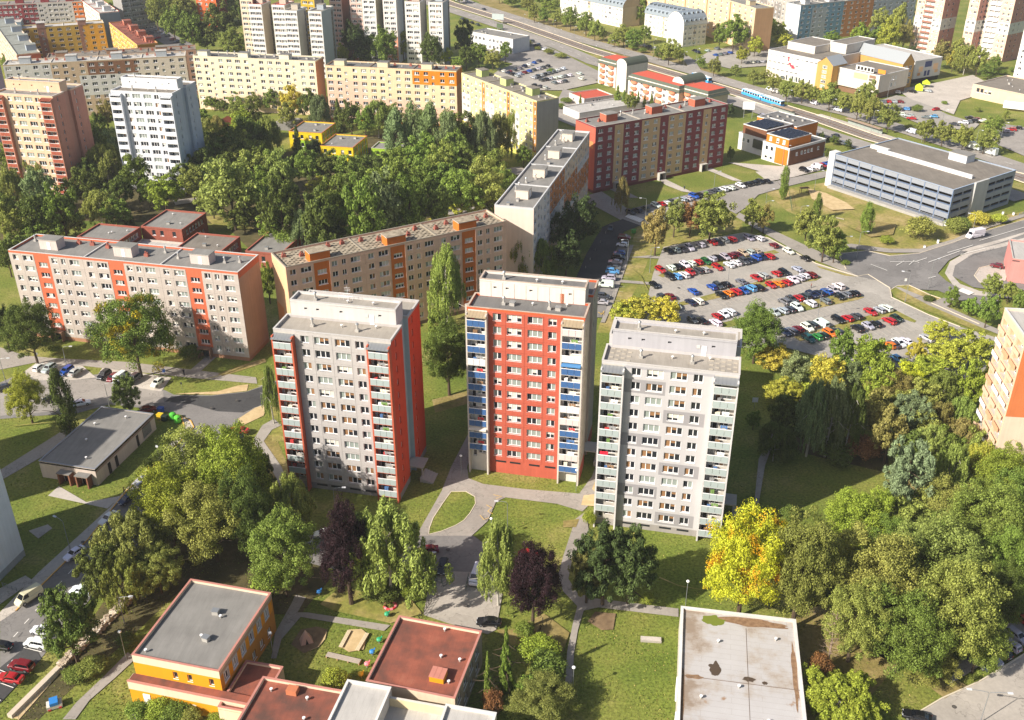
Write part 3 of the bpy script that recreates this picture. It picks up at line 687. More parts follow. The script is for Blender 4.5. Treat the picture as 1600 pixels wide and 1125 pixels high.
S('sand_patch', [(1262, 296), (1290, 303), (1322, 318), (1335, 328), (1300, 330), (1268, 312)], M_SAND); S('sand_patch', [(1350, 345), (1400, 352), (1395, 368), (1360, 372), (1335, 360)], M_DRY)
S('forecourt', [(1137, 255), (1225, 280), (1300, 262), (1282, 225), (1230, 262)], M_PAVE)
S('street', [(200, 30), (225, 30), (300, 70), (310, 85), (280, 85), (240, 60)], M_ROADDARK)
S('footpath', [(270, 315), (310, 310), (320, 315), (275, 322)], M_PATH); S('footpath', [(700, 330), (760, 322), (800, 318), (800, 324), (700, 338)], M_PATH)
S('footpath', [(790, 265), (812, 262), (830, 270), (805, 275)], M_PATH); S('meadow', [(320, 340), (420, 330), (430, 360), (340, 360)], M_MEADOW)
for q in ([(300, 600), (340, 590), (385, 572)], [(20, 668), (60, 664), (100, 660)], [(1030, 905), (1060, 918), (1100, 925)], [(690, 635), (715, 632), (735, 622)], [(985, 420), (1000, 432), (1012, 455)], [(1240, 330), (1300, 345), (1345, 365)]):
    LV[0] += .0045; ribbon('worn_track', q, .26, .006 + LV[0], M_MEADOW)
# bottom right yard
S('asphalt_yard', [(1420, 1125), (1470, 1095), (1530, 1068), (1600, 1025), (1700, 980), (1700, 1200), (1420, 1200)], M_CONC, kerb=(0, 4))
S('footpath', [(1430, 1060), (1470, 1050), (1510, 1075), (1475, 1095)], M_DRY)
S('parking_strip', [(1480, 1075), (1600, 1000), (1600, 960), (1500, 1030)], M_PATH)
S('footpath', [(1185, 720), (1200, 690), (1200, 680), (1235, 670), (1235, 676), (1210, 690), (1195, 730), (1185, 790), (1178, 790)], M_PATH)
# ---------------------------------------------------------------- paint
zp = .012 + LV[0] + .005
M_WORNMARK = plain('worn_bay_paint', 'bdb3a4', 1, .85)
m = MB()
def line(px, w=.14): ribbon('', px, w, zp, M_MARK, builder=m)
def bays(a, b, n, ln, sgn=1):
    A, B = G(*a), G(*b); dx, dy = (B[0] - A[0]), (B[1] - A[1]); L = math.hypot(dx, dy); nx, ny = -dy / L * ln * sgn, dx / L * ln * sgn
    for i in range(n + 1):
        x, y = A[0] + dx * i / n, A[1] + dy * i / n; ribbon('', [(x, y), (x + nx, y + ny)], .10, zp, M_WORNMARK, world=True, builder=m)
ROWS = [((1030, 438), (1212, 394), 23), ((1060, 482), (1275, 437), 26), ((1130, 518), (1350, 467), 26), ((1250, 538), (1425, 505), 18)]
for a, b_, n in ROWS: bays(a, b_, n, 4.8, -1)
for a, b_, n in (((1040, 425), (1205, 389), 21), ((1060, 472), (1200, 436), 16), ((1195, 480), (1318, 450), 13), ((1240, 525), (1395, 484), 15)): bays(a, b_, n, 4.8, 1)
bays((940, 478), (980, 372), 16, 4.6, -1)
for i in range(7):
    a, c = (978 + i * 3.4, 341.5 + i * 1.3), (984 + i * 3.4, 336.5 + i * 1.3); line([a, c], .9)
for i in range(12):
    t = i / 12; x, y = 30 + 150 * t, 1000 - 0; 
    a = G(5 + 205 * t, 1020 - 220 * t - 40 * t * (1 - t)); c = G(5 + 205 * (t + .035), 1020 - 220 * (t + .035) - 40 * t * (1 - t)); ribbon('', [a, c], .13, zp, M_MARK, world=True, builder=m)
for q in ([(38, 1015), (66, 1022)], [(0, 1050), (30, 1062)], [(0, 1070), (22, 1078)], [(2, 1098), (-10, 1092)]): line(q, .14)
for q in ([(1390, 411), (1430, 411), (1448, 405)], [(1400, 417), (1412, 410), (1420, 416), (1428, 409), (1436, 413)], [(1450, 412), (1500, 394)], [(1360, 415), (1386, 425)], [(1480, 397), (1520, 385)], [(1530, 378), (1600, 357)], [(1450, 437), (1462, 434)], [(1500, 400), (1540, 390)]): line(q, .22)
for i in range(6): line([(1497 + i * 3, 457 + i * 1.2), (1505 + i * 3, 453 + i * 1.2)], .6)
for ln in (NC, SCW):
    w_ = [G(*p) for p in ln]
    for k in range(len(w_) - 1):
        a, c = w_[k], w_[k + 1]; L = math.dist(a, c); nn = int(L / 9)
        for i in range(nn): ribbon('', [(a[0] + (c[0] - a[0]) * i / nn, a[1] + (c[1] - a[1]) * i / nn), (a[0] + (c[0] - a[0]) * (i + .4) / nn, a[1] + (c[1] - a[1]) * (i + .4) / nn)], .22, zp, M_MARK, world=True, builder=m)
tag(ob('road_marking', m), kind='structure')
m = MB(); ym = plain('yellow_road_paint', 'd9b04a', 1, .8)
for q in ([(771, 776), (784, 779), (775, 782)], [(760, 792), (768, 796), (762, 802), (770, 806)], [(750, 808), (756, 815), (764, 812)]): ribbon('', q, .12, zp, ym, builder=m)
for i in range(4): ribbon('', [(934 + i * 1.5, 490 + i * 1.5), (944, 494 - i * 2)], .15, zp, ym, builder=m)
tag(ob('road_marking', m), kind='structure')

# ---------------------------------------------------------------- short tufts, weeds and fallen leaves on the nearer lawns; they also fray the edges of paths
gr_ = np.random.default_rng(9); n = 90000
py_ = 560 + 600 * gr_.random(n) ** .8; px_ = -40 + 1680 * gr_.random(n)
v_ = (py_ - 562.5) / F; t_ = CAMH / (_s + v_ * _c); X, Y = (px_ - 800) / F * t_, (_c - v_ * _s) * t_
def inside(pts, X, Y):
    r_ = np.zeros(len(X), bool)
    for i in range(len(pts)):
        (x0, y0), (x1, y1) = pts[i], pts[i - 1]; k = (y0 > Y) != (y1 > Y)
        if y1 != y0: r_ ^= k & (X < (x1 - x0) * (Y - y0) / (y1 - y0) + x0)
    return r_
lawn = np.ones(n, bool)
for isg, pts in POLY:
    q = inside(pts, X + gr_.normal(size=n) * .12, Y + gr_.normal(size=n) * .12); lawn[q] = isg
cl_ = np.sin(X * .37 + 1.3 * np.sin(Y * .21)) + np.sin(Y * .53 + 1.7 * np.sin(X * .31)); lawn &= gr_.random(n) < .55 + .25 * cl_
X, Y = X[lawn], Y[lawn]; n = len(X); a_ = gr_.random(n) * 6.283; w_ = .07 + .10 * gr_.random(n); h_ = .06 + .14 * gr_.random(n) ** 2; z0 = LV[0] * .3
V = np.empty((n, 3, 3)); V[:, 0] = np.stack([X - np.cos(a_) * w_, Y - np.sin(a_) * w_, np.full(n, .004)], 1); V[:, 1] = np.stack([X + np.cos(a_) * w_, Y + np.sin(a_) * w_, np.full(n, .004)], 1)
V[:, 2] = np.stack([X + gr_.normal(size=n) * .08, Y + gr_.normal(size=n) * .08, h_ + .05], 1)
me = bpy.data.meshes.new('grass_tufts'); me.vertices.add(n * 3); me.vertices.foreach_set('co', V.ravel()); me.loops.add(n * 3); me.loops.foreach_set('vertex_index', np.arange(n * 3)); me.polygons.add(n); me.polygons.foreach_set('loop_start', np.arange(0, n * 3, 3)); me.polygons.foreach_set('loop_total', np.full(n, 3)); me.update(); me.validate()
m, nt, b = base_mat('tuft_blades'); ge = node(nt, 'ShaderNodeNewGeometry'); rp = node(nt, 'ShaderNodeValToRGB'); e = rp.color_ramp.elements
for _ in range(3): e.new(.5)
for i, (p, c) in enumerate(((0, (.07, .11, .015)), (.35, (.13, .18, .025)), (.7, (.20, .24, .035)), (.9, (.32, .29, .08)), (1, (.42, .30, .12)))): e[i].position = p; e[i].color = (*c, 1)
nt.links.new(ge.outputs['Random Per Island'], rp.inputs[0]); nt.links.new(rp.outputs[0], b.inputs['Base Color']); b.inputs['Roughness'].default_value = .9; b.inputs['Specular IOR Level'].default_value = .1
me.materials.append(m); tag(ob('grass_tufts', me), kind='stuff')
# ---------------------------------------------------------------- the three point towers in the middle
RAILG = plain('pale_green_glass', 'bac6c4', .74, .25, 0, .5)
T1W = wall('d0cac6', .88); ORANGE = wall('d66c4e', .95, var=.12); REDO = wall('cf4a2c', 1.3, var=.14)
def at(px, py, z): return G(px, py, z)
tower('tower_block', 'grey tower block with orange red end wall and orange balcony fins', (-44.76, 166.33), -12.4, dict(
    key='t1', wall=T1W, side=REDO, left=wall('d9d2cc'), fin=ORANGE, finidx=(0, 1, 2, 3), pent=wall('e6e2de', .88), pentside=wall('d8d6d8'), mid=wall('b9c6cc'), cap=wall('cfcbc6', 1),
    roof=M_ROOFT, rail=lambda k, b, q: RAILG, mix='blind', base=wall('a39f9f', .9), slabedge=ORANGE, capwall=T1W, panel=True, skip=((0, 0),)))
T2W = wall('cc6650', .95, var=.2); BLUE = plain('balcony_blue', '41699e', .8, .6); PINKG = plain('balcony_pink_grey', 'cdbcb8', 1, .6); WHT = plain('balcony_white', 'eceae8', .78, .5)
AWN = [plain('awning_cream', 'd8cfc0', 1, .8), plain('awning_blue', '4f86ba', .8, .8), WHT]
RB = random.Random(5)
rail2 = {(k, b): RB.choice([BLUE] * 6 + [WHT, PINKG]) for k in range(12) for b in (0, 1)}
def t2extra(bo, k, bi, wd):
    q = RB.random()
    if q < .12:
        m = MB(); am = AWN[RB.choice([0, 0, 1, 2])]; m.face([(0, -.9, 2.0), (wd, -.9, 2.0), (wd, .8, 2.55), (0, .8, 2.55)], am); m.box(0, wd, -.92, -.89, 1.82, 2.0, am); ob('awning', m, bo)
    if rail2[(k, bi)] is not BLUE: m = MB(); m.box(.02, wd - .02, -.375, -.348, -.15, .35, BLUE); ob('blue_band', m, bo)
tower('tower_block', 'red tower block with blue and white balconies and bare concrete end', G(710 + 115 / 6.66, 410 + 480 / 6.66, 37.4), -12.5, dict(plinth=3.3,
    key='t2', wall=T2W, side=wall('c9bda9', .95, var=.22), left=wall('d8603e'), fin=wall('d9cfc4'), finidx=(0, 1, 2, 3), pent=wall('e8e0d6', 1, var=.12), pentside=wall('d3c8bb'), pentpanel=True, pentdoor=plain('rusty_door', 'c8734a', 1, .7),
    mid=wall('bdb3a6', .9), cap=wall('cdb8a6', 1, var=.3), roof=M_ROOFD, rail=lambda k, b, q: rail2[(k, b)], mix='pale', panel=True, slab=wall('d5ccc6'), hand=M_WHITE, bayback=wall('e6dfd6'), capwall=wall('d8663f'), bayroof=wall('b3a184'),
    cols=[(5.9, 1.65, 2), (9.25, 2.9, 3), (13.3, 2.9, 3), (16.65, 1.65, 2)], vents=((8.2, 4.2, 36.95, 1), (17.2, 3.9, 36.95, 1)), extra=t2extra, skip=((0, 0),)), W=22.8)
GZ = wall('b2aeb0', .84, var=.06); T3W = wall('e0dcdc', .80, var=.09)
z3 = [(4.15, 11.4, 1.5 + k * 2.8 + .3, 1.5 + k * 2.8 + 3.05, GZ) for k in (10, 6, 2)] + [(11.4, 18.65, 1.5 + k * 2.8 + .3, 1.5 + k * 2.8 + 3.05, GZ) for k in (8, 4, 0)] + [(0, 23.8, 34.6, 37, wall('c2bfc3', .86))]
t3 = tower('tower_block', 'white and light grey tower block with pale green glass balconies', (15.57, 153.91), -12.5, dict(
    key='t3', wall=T3W, side=wall('d3cfcd', .95, var=.1), left=wall('dcd8d6'), fin=wall('dedad8'), pent=wall('cccacf', .86), pentside=wall('c6c4c8'), mid=wall('cac7c8'), cap=wall('d5cfc8', 1), roof=M_ROOFT,
    rail=lambda k, b, q: RAILG, mix='blind', zones=z3, base=wall('b2aba6', .9), capwall=T3W, slabedge=wall('d6d4d2'), skip=((0, 0),)), W=23.8)
m = MB(); pvm = wall('cdc2b0', .9)
for i in range(22):
    for j in range(7):
        x, y = 1.0 + i * 1.03, 1.6 + j * .8
        if (i + j) % 2 == 0 and (i < 4 or i > 16 or j < 1): m.box(x, x + .7, y, y + .4, 35.16, 35.24, pvm, bottom=False)
tag(ob('roof_paver', m, t3), kind='stuff')
# laundry and clutter seen on the balconies: each piece is a thing of its own
TINT = [('cream', 'e2d9c4'), ('green', '6f8f4a'), ('brown', '8a6a4c'), ('blue', '4a6fa0'), ('red', 'c23a3a'), ('white', 'eeeeee'), ('grey', '8d8d8d')]
def on_bal(A, ang, W, bay, k, fr, z, b0=1.5):
    a = R(ang); u = (.28 + fr * 3.2) if bay == 0 else (W - 4.05 + fr * 3.2); y = .2
    return (A[0] + u * math.cos(a) - y * math.sin(a), A[1] + u * math.sin(a) + y * math.cos(a), (b0 or 1.5) + k * 2.8 + z)
def clutter(A, ang, W, towername, seed, b0=1.5):
    r = random.Random(seed)
    for bay in (0, 1):
        for k in range(1 if bay == 0 else 0, 12):
            if r.random() < .6:
                cn, cc = r.choice(TINT); p = on_bal(A, ang, W, bay, k, .15 + r.random() * .3, .07, b0)
                m = MB(); h = r.uniform(.9, 1.5); w = r.uniform(.5, .9); mt = plain('box_' + cn, cc, 1, .8)
                m.box(0, w, 0, .4, 0, h, mt); m.box(-.03, w + .03, -.03, .43, h + .002, h + .04, mt); m.box(w / 2 - .01, w / 2 + .01, -.02, -.001, .05, h - .05, M_DARK)
                o = ob('balcony_cabinet', m, None, p, R(ang)); tag(o, f'{cn} cabinet on {"left" if bay == 0 else "right"} balcony, {ORD[12 - k]} floor from top, {towername}', 'cabinet', 'cabinets on the tower balconies')
            if r.random() < .35:
                cn, cc = r.choice(TINT); p = on_bal(A, ang, W, bay, k, .55, 1.12, b0); m = MB(); mt = plain('cloth_' + cn, cc, 1, .9)
                for i in range(3): 
                    x = i * .42; q = .05 * math.sin(i * 2.); m.box(x, x + .38, -.3 + q, -.27 + q, .1 + .12 * (i % 2), .72, mt)
                m.tube([(-.1, -.28, .73), (1.4, -.28, .73)], .015, M_STEEL, 4)
                o = ob('laundry', m, None, p, R(ang)); tag(o, f'{cn} laundry on {"left" if bay == 0 else "right"} balcony, {ORD[12 - k]} floor from top, {towername}', 'laundry', 'laundry on the tower balconies')
clutter((-44.76, 166.33), -12.4, 23.0, 'grey and orange tower', 3)
clutter(G(710 + 115 / 6.66, 410 + 480 / 6.66, 37.4), -12.5, 22.8, 'red and blue tower', 4, 3.3)
clutter((15.57, 153.91), -12.5, 23.8, 'white and grey tower', 5)
p = on_bal((15.57, 153.91), -12.5, 23.8, 0, 5, .1, 1.15, None); m = MB()
for i in range(3): m.box(i * .5, i * .5 + .47, -.5 + .03 * i, -.46 + .03 * i, -.15, .8, plain('cloth_bright_red', 'e0203a', 1, .9))
tag(ob('laundry', m, None, p, R(-12.5)), 'bright red blanket hung over a left balcony of the white tower', 'laundry', 'laundry on the tower balconies')
# ---------------------------------------------------------------- prefabricated slabs
P1 = [(.085, 1.55, 2, 0), (.25, 2.7, 3, 0), (.445, 2.4, 3, 1), (.61, 1.5, 2, 0), (.73, 1.15, 2, 0), (.88, 2.6, 3, 0)]
PAN1 = [(0.0, .165), (.165, .338), (.54, .672), (.672, .79), (.79, 1.0)]
B4W = wall('ccc0b6', .98); B4O = wall('d97350', 1, var=.16)
def z4(B, sec, H):
    for i in range(3): B.zone('f', sec * (i + .34), sec * (i + .538), 2.6, H, B4O)
    for sd, l in (('f', B.L), ('r', B.D), ('l', B.D), ('b', B.L)): B.zone(sd, 0, l, H - 1.7, H, B4O)
    for i in range(3): entrance(B, sec * (i + .44), 3.4, wall('9c7a66'))
slab('apartment_slab', 'long grey apartment block with orange stair columns and orange roof band', G(12.5, 391, 24), -12.9, 62.3, 11.2, 8, 3, P1, B4W, (wall('c69c86', .95), B4W),
     near=True, roofm=M_ROOFG, cap=wall('d8d5d0', 1), room=(.44, 3.4, 5.0, 3.2, 2.5, wall('dccdc4', 1), 1), zonef=z4, basec=wall('b8886a'), vents=(0, 3), panel=PAN1, mix='pale', capside=B4O)
B5W = wall('dcb6a0', 1.15); B5O = wall('d8742c', 1.05, var=.12)
def z5(B, sec, H):
    for i in range(3): B.zone('f', sec * (i + .345), sec * (i + .54), 2.6, H, B5O); entrance(B, sec * (i + .44), 3.2)
    B.zone('l', 0, B.D, 0, 6, wall('e8935a')); B.zone('l', 0, B.D * .5, 6, 11, wall('efa567'))
tan_roof = mottle('roof_pavers', [(.35, (.20, .165, .12)), (.5, (.31, .26, .19)), (.65, (.40, .34, .25))], .9, 3, .95, .3, 6, .03)
b5 = slab('apartment_slab', 'tan apartment block with rust orange stair columns and paver roof', G(446, 418, 24), 30.4, 61.3, 10.7, 8, 3, P1, B5W, (wall('d9a06c'), wall('efc59a', .95)),
     near=True, roofm=tan_roof, cap=wall('a79d8c', .9), room=(.44, .3, 5.2, 3.4, 2.4, B5O), zonef=z5, basec=wall('8d7466'), vents=(3,), panel=PAN1, mix='std', capside=B5W)
# loose paver rows on that roof: pieces one can just tell apart, joined
m = MB(); pv = wall('a99a82', .8); rr = random.Random(2)
for i in range(75):
    for j in range(12):
        if (i + j) % 2 == 0 and rr.random() < .9:
            x, y = .6 + i * .8, .6 + j * .78
            if any(abs(x - 20.43 * q) < .6 for q in (1, 2)) or any(abs(x - 20.43 * (q + .44)) < 3.2 and y < 4.2 for q in range(3)): continue
            m.box(x, x + .55, y, y + .5, 23.53, 23.60, pv, bottom=False)
tag(ob('roof_paver_rows', m, b5.root), kind='stuff')
P6 = [(.1, 2.3, 3, 0), (.3, 1.9, 2, 0), (.47, 1.2, 2, 1), (.68, 1.9, 2, 0), (.89, 2.3, 3, 0)]
B6W = wall('efe6e2', .95); B6O = wall('d98a50', .95); B6P = wall('f2d6bc')
def z6(B, sec, H):
    B.zone('f', sec, sec * 2, H - 9, H, B6O); B.zone('f', sec * 2, sec * 3, H - 15, H - 6, B6O); B.zone('f', sec * 3, sec * 4, H - 18, H - 9, B6O)
    B.zone('f', sec * 2, sec * 4, H - 6, H, B6P); B.zone('f', 0, B.L, 0, H - 17, B6P)
slab('apartment_slab', 'white and peach apartment block seen end on with four roof huts', G(834, 326, 24), 74.8, 78.9, 11.3, 8, 4, P6, B6W, (B6W, wall('f6e2d2', .95)),
     near=False, roofm=M_ROOFG, cap=wall('d3d3d3', 1), room=(.5, 3.6, 4.2, 3.6, 2.5, wall('f2e0cc'), 1), zonef=z6, vents=(1, 0), mix='dark')
M7 = wall('92484c', 1.0, var=.12); T7 = wall('d2b086', 1.12, var=.08); P7 = [(.11, 2.1, 3, 0), (.31, 1.9, 3, 0), (.5, 1.2, 2, 1), (.69, 1.9, 3, 0), (.89, 2.1, 3, 0)]
def z7(B, sec, H):
    for i in range(3):
        tan = i == 1
        B.zone('f', sec * i, sec * (i + 1), 0, H, T7 if tan else M7); B.zone('f', sec * (i + .41), sec * (i + .60), 2.4, H, M7 if tan else T7); entrance(B, sec * (i + .5), 3)
    for q in range(3): B.zone('l', 3 + q * 2, 7 + q * 2, 6 + q * 5, 8.5 + q * 5, wall('d9935c'))
slab('apartment_slab', 'maroon apartment block with three tan window bands', G(931, 199, 24), 31.3, 61.0, 12.2, 8, 3, P7, M7, (wall('a0463c'), wall('cf6a55', .95)), near=True, zonef=z7,
     room=(.5, 4.5, 5, 3.8, 2.6, wall('c66a50')), roofm=M_ROOFG, cap=wall('b5aca0', 1), basec=wall('7c3b36'), vents=(3, 0), mix='pale')
Y8 = wall('f1e7a6', .95); P8 = [(.1, 2.0, 3, 0), (.28, 2.0, 3, 0), (.45, 1.2, 2, 1), (.62, 2.0, 3, 0), (.8, 2.0, 3, 0), (.94, .9, 1, 0)]
def z8(B, sec, H):
    for i in range(3): B.zone('f', sec * i + .01, sec * (i + .36), 0, H - 8, wall('f3ead9')); B.zone('f', sec * (i + .87), sec * (i + 1), 0, H, wall('c08a4a'))
    B.zone('f', 0, B.L, 0, 4, wall('e9dc74'))
slab('apartment_slab', 'pale yellow apartment block with plain grey concrete end', G(721, 114, 24), -57, 56.2, 10.3, 8, 3, P8, Y8, (wall('bcb9b3', .9, var=.15), Y8), roofm=M_ROOFB, cap=wall('cfc4a8', 1),
     room=(.4, 4, 4.5, 3.6, 2.6, wall('ccd88a')), zonef=z8, vents=(1, 2))
P9 = [(.1, 2.3, 3, 0), (.31, 1.9, 2, 0), (.47, 1.2, 2, 1), (.68, 1.9, 2, 0), (.89, 2.3, 3, 0)]
B9W = wall('f7ddb4', .95); B9P = wall('f3cdb2', .95); B9O = wall('ea8a1e', 1)
def z9(B, sec, H):
    B.zone('f', 0, sec * 2, 0, H - 6.2, B9P); B.zone('f', sec * .9, sec * 2, 11, H - 6.2, B9W); B.zone('f', sec * 2, sec * 3, 0, 8, B9P)
    B.zone('f', sec * 2, sec * 3, H - 6.4, H, B9O); B.zone('r', 0, B.D, H - 6.4, H, B9O)
slab('apartment_slab', 'peach apartment block with bright orange top corner', G(508, 102, 24), -11, 58.4, 10.3, 8, 3, P9, B9W, (wall('cf9a72'), B9W), roofm=M_ROOFD, cap=wall('9f8672', 1),
     room=(.33, .02, 4.6, 3.6, 2.6, wall('f3e2bd')), zonef=z9, basec=B9O, vents=(3, 2))
B10W = wall('f6e8c8', .95)
def z10(B, sec, H): B.zone('f', 0, B.L, 0, 9, wall('f6dcbc'))
slab('apartment_slab', 'cream apartment block with dark roof left of the peach one', G(301, 87, 24), -11.3, 58.2, 9.8, 8, 3, P9, B10W, (wall('c98a62'), B10W), roofm=M_ROOFD, cap=wall('cfc7b4', 1),
     room=(.25, .02, 4.6, 3.4, 2.5, wall('f3ecd6')), zonef=z10, vents=(1, 0))
B11W = wall('cdb394', .95); WG = wall('d9d6cf', .95); BR = wall('8a6248', .95)
def z11(B, sec, H):
    B.zone('f', sec * 2 - 4, sec * 3 - 2, H - 6.2, H, BR); B.zone('f', sec * 2 - 8, sec * 3 - 2, 9, H - 6.2, WG); B.zone('f', 0, sec, 9, H, WG); B.zone('f', sec * 3 - 2, sec * 4, 8, H, wall('dccfbd'))
slab('apartment_slab', 'long beige white and brown apartment block behind the two far left towers', (-147 - 76 * .967, 462.4 - 76 * .255), 14.8, 76, 10.5, 8, 4, P9, B11W, (wall('c9a58c'), B11W), roofm=M_ROOFL, cap=wall('ded6c8', 1),
     room=(.45, 3, 4.6, 3.6, 2.4, wall('b9bfc2')), zonef=z11, vents=(1, 3))
slab('apartment_slab', 'brown grey apartment block with flat dark roof second row at far left', G(72, 88, 22), 17, 66, 11, 7, 3, P9, wall('c49a7e'), (wall('c99a70'), wall('e2b184')), roofm=M_ROOFB, cap=wall('9c8a78'), room=(.3, .3, 5, 4, 2.4, wall('b58a6c')), vents=(3, 1))
Y15 = wall('d9b552', .95)
def z15(B, sec, H):
    for i in range(2): B.zone('f', sec * (i + .36), sec * (i + .56), 0, H, wall('a97f6d'))
    B.zone('f', sec * 2 - 11, sec * 2, 0, H, wall('e9b23c'))
slab('apartment_slab', 'mustard yellow apartment block with two brown stair towers', G(34, 45, 18.4), 24.4, 41.5, 10.5, 6, 2, P9, Y15, (wall('dba23a'), Y15), roofm=M_ROOFL, cap=wall('e0d6c2'), room=(.46, -.12, 4.2, 6, 2.6, wall('a98377')), zonef=z15, vents=())
def two(pa, pb, H):
    a, b = G(*pa, H), G(*pb, H); return a, math.degrees(math.atan2(b[1] - a[1], b[0] - a[0])), math.hypot(b[0] - a[0], b[1] - a[1])
a, g, l = two((170, 35), (214, 70), 18.4)
slab('apartment_slab', 'orange yellow apartment block with dull red roof at far left', a, g, l, 10.2, 6, 4, P9, wall('efbb63'), (wall('c8862e'), wall('efbb63')), roofm=M_ROOFR, cap=wall('c98a78'), room=(.55, 5.8, 4.6, 4, 2.4, wall('c07a62')), vents=(3,))
a, g, l = two((-14, 30), (26, 86), 21)
slab('apartment_slab', 'pale pink block with greenish roof and brick red end at far left', a, g, l, 10.2, 7, 4, P9, wall('eccab4'), (wall('b9694f'), wall('eccab4')), roofm=roofmat('roof_greenish', .22, .30, (.96, 1, .9)), cap=wall('c9c6b6'), room=(.6, 5.5, 4.4, 4.4, 2.6, wall('aeb8c4')), vents=())
a, g, l = two((118, -6), (155, 21), 21)
slab('apartment_slab', 'white block with red trimmed roof and grey end far left', a, g, l, 11, 7, 4, P9, wall('efe4d4'), (wall('99a1a8'), wall('efe4d4')), roofm=M_ROOFL, cap=wall('cf5a4c'), room=(.5, 4, 4.4, 4, 2.6, wall('dfe0e0')), vents=(1,))
a, g, l = two((-30, 9), (128, 2), 21)
def z19(B, sec, H):
    B.zone('f', 0, l * .54, 0, H, wall('8f3c40')); B.zone('f', l * .54, l * .9, 0, H, wall('c9c3bd')); B.zone('f', l * .9, l, 0, H, wall('e0803c'))
slab('apartment_slab', 'maroon and grey apartment block along the top left edge', a, g, l, 11, 7, 4, P9, wall('c9c3bd'), (wall('e0803c'), wall('8f3c40')), zonef=z19, cap=wall('d9b0a8'), room=(.5, 1, 4.4, 4, 2.6, wall('9a3f42')), vents=())
a, g, l = two((-24, 37), (32, 34), 13)
slab('apartment_slab', 'blue grey block end with flat grey roof at the left edge', a, g, l, 34, 4, 1, [], wall('8ea2b6'), (wall('8ea2b6'), wall('8ea2b6')), roofm=M_ROOFL, cap=wall('cfcac0'), room=(.7, 20, 4, 4, 2, wall('4a78b8')), vents=())
# two point towers at the left, and the lilac one behind
tower('tower_block', 'salmon pink tower block with brown balconies at far left', (-178.6, 346.0), -12.5, dict(key='t12', wall=wall('f6cfae', .95), side=wall('dc9a84', .95), fin=wall('c98a72'), pent=wall('f2c9a6'), mid=wall('d39a84'), cap=wall('dcd4ce'), roof=M_ROOFG,
      rail=lambda k, b, q: plain('rail_brown', '9c4e38', 1, .7), bayback=wall('d9a88c'), bayroof=wall('8c4a3a')), near=False)
tower('tower_block', 'white and pale blue tower block left of the wooded park', (-139.3, 349.3), -10.5, dict(key='t13', wall=wall('eef0f4', .95), side=wall('d9e2ee', .9), fin=wall('e9ecf2'), pent=wall('f2f2f4'), mid=wall('c6d0da'), cap=wall('e6e6e6'), roof=M_ROOFB,
      rail=lambda k, b, q: plain('rail_white', 'e9ecf0', 1, .6), bayback=wall('b9c0c8'), bayroof=wall('c9ccd0')), near=False)
tower('tower_block', 'lilac grey tower block partly hidden behind the salmon pink tower', (-226.0, 386.0), -12.5, dict(key='t14', wall=wall('dccdd6'), side=wall('cdb9c6'), pent=wall('e2d6dc'), cap=wall('ded6d6'), roof=M_ROOFG, rail=lambda k, b, q: plain('rail_white', 'e9ecf0', 1, .6)), near=False)
# tower at the left edge whose shaded end shows, and the orange one at the right edge
B = Building('tower_block', 'white tower block whose plain bluish end wall fills the left edge', (-89.5 - 4.03 - 15.13, 145.2 - 18.16 + 3.36), -12.5, 15.5, 18.6, 36, 'tower block')
B.zone('r', 0, 18.6, 0, 1.4, wall('b9bcc2')); B.walls({'f': wall('dfe0e4'), 'r': wall('e9edf6', 1.2), 'l': wall('dfe0e4'), 'b': wall('dfe0e4')}); roof_on(B.root, 0, 15.5, 0, 18.6, 36, M_ROOFG, M_CONCW, wall('dfe0e4'))
B38O = wall('e28450', .95); B38P = wall('f7dcc2', .95)
B38 = Building('tower_block', 'orange and peach tower block with balconies at the right edge', G(1570, 481, 34), -97, 13.4, 24, 34, 'tower block')
L38 = B38.L
for k in range(11):
    for u in (2.2, 6.6, 11):
        z = 1.6 + k * 2.8
        B38.ops['f'].append((u - 1.75, u + 1.75, z + .95, z + 2.55))
        loggia(B38.root, u - 1.75, u + 1.75, z + .95, z + 2.55, 1.0, wall('e8bc98')); window(B38.root, (u - 1.2, .96, z + 1.0), 0, 2.2, 1.4, 3, 'pale', False, False)
        m = MB(); m.box(u - 1.8, u + 1.8, -.5, -.42, z, z + 1.0, [M_WHITE, wall('f3cfae'), wall('f3cfae'), M_WHITE, wall('e8b48a')][(k * 2 + int(u)) % 5]); m.box(u - 1.8, u + 1.8, -.42, -.02, z, z + .12, M_CONCW); ob('balcony', m, B38.root)
    for u in (4, 10, 16): B38.win('r', u, 1.6 + k * 2.8 + .95, 1.6, 1.4, 2, 'std') if k < 0 else None
B38.zone('r', 0, 24, 20, 40, B38O); B38.zone('r', 0, 9, 17, 20, B38O)
B38.walls({'f': wall('f3cfae'), 'r': B38P, 'l': B38P, 'b': B38P}); roof_on(B38.root, 0, L38, 0, 24, 34, M_ROOFL, wall('dcdcdc', 1), B38P); roof_room(B38.root, 4, 8, 6, 8, 33.55, 3, B38P, M_ROOFL)

# the neighbour of that left tower, just outside the view: its shadow lies over the left lawn and the utility roof
B = Building('tower_block', 'pale tower block standing left of the left edge tower', (-149.8, 149.5), -12.5, 23, 13.3, 36, 'tower block')
B.walls({'f': T3W, 'r': T3W, 'l': T3W, 'b': T3W}); roof_on(B.root, 0, 23, 0, 13.3, 36, M_ROOFG, M_CONCW, T3W)
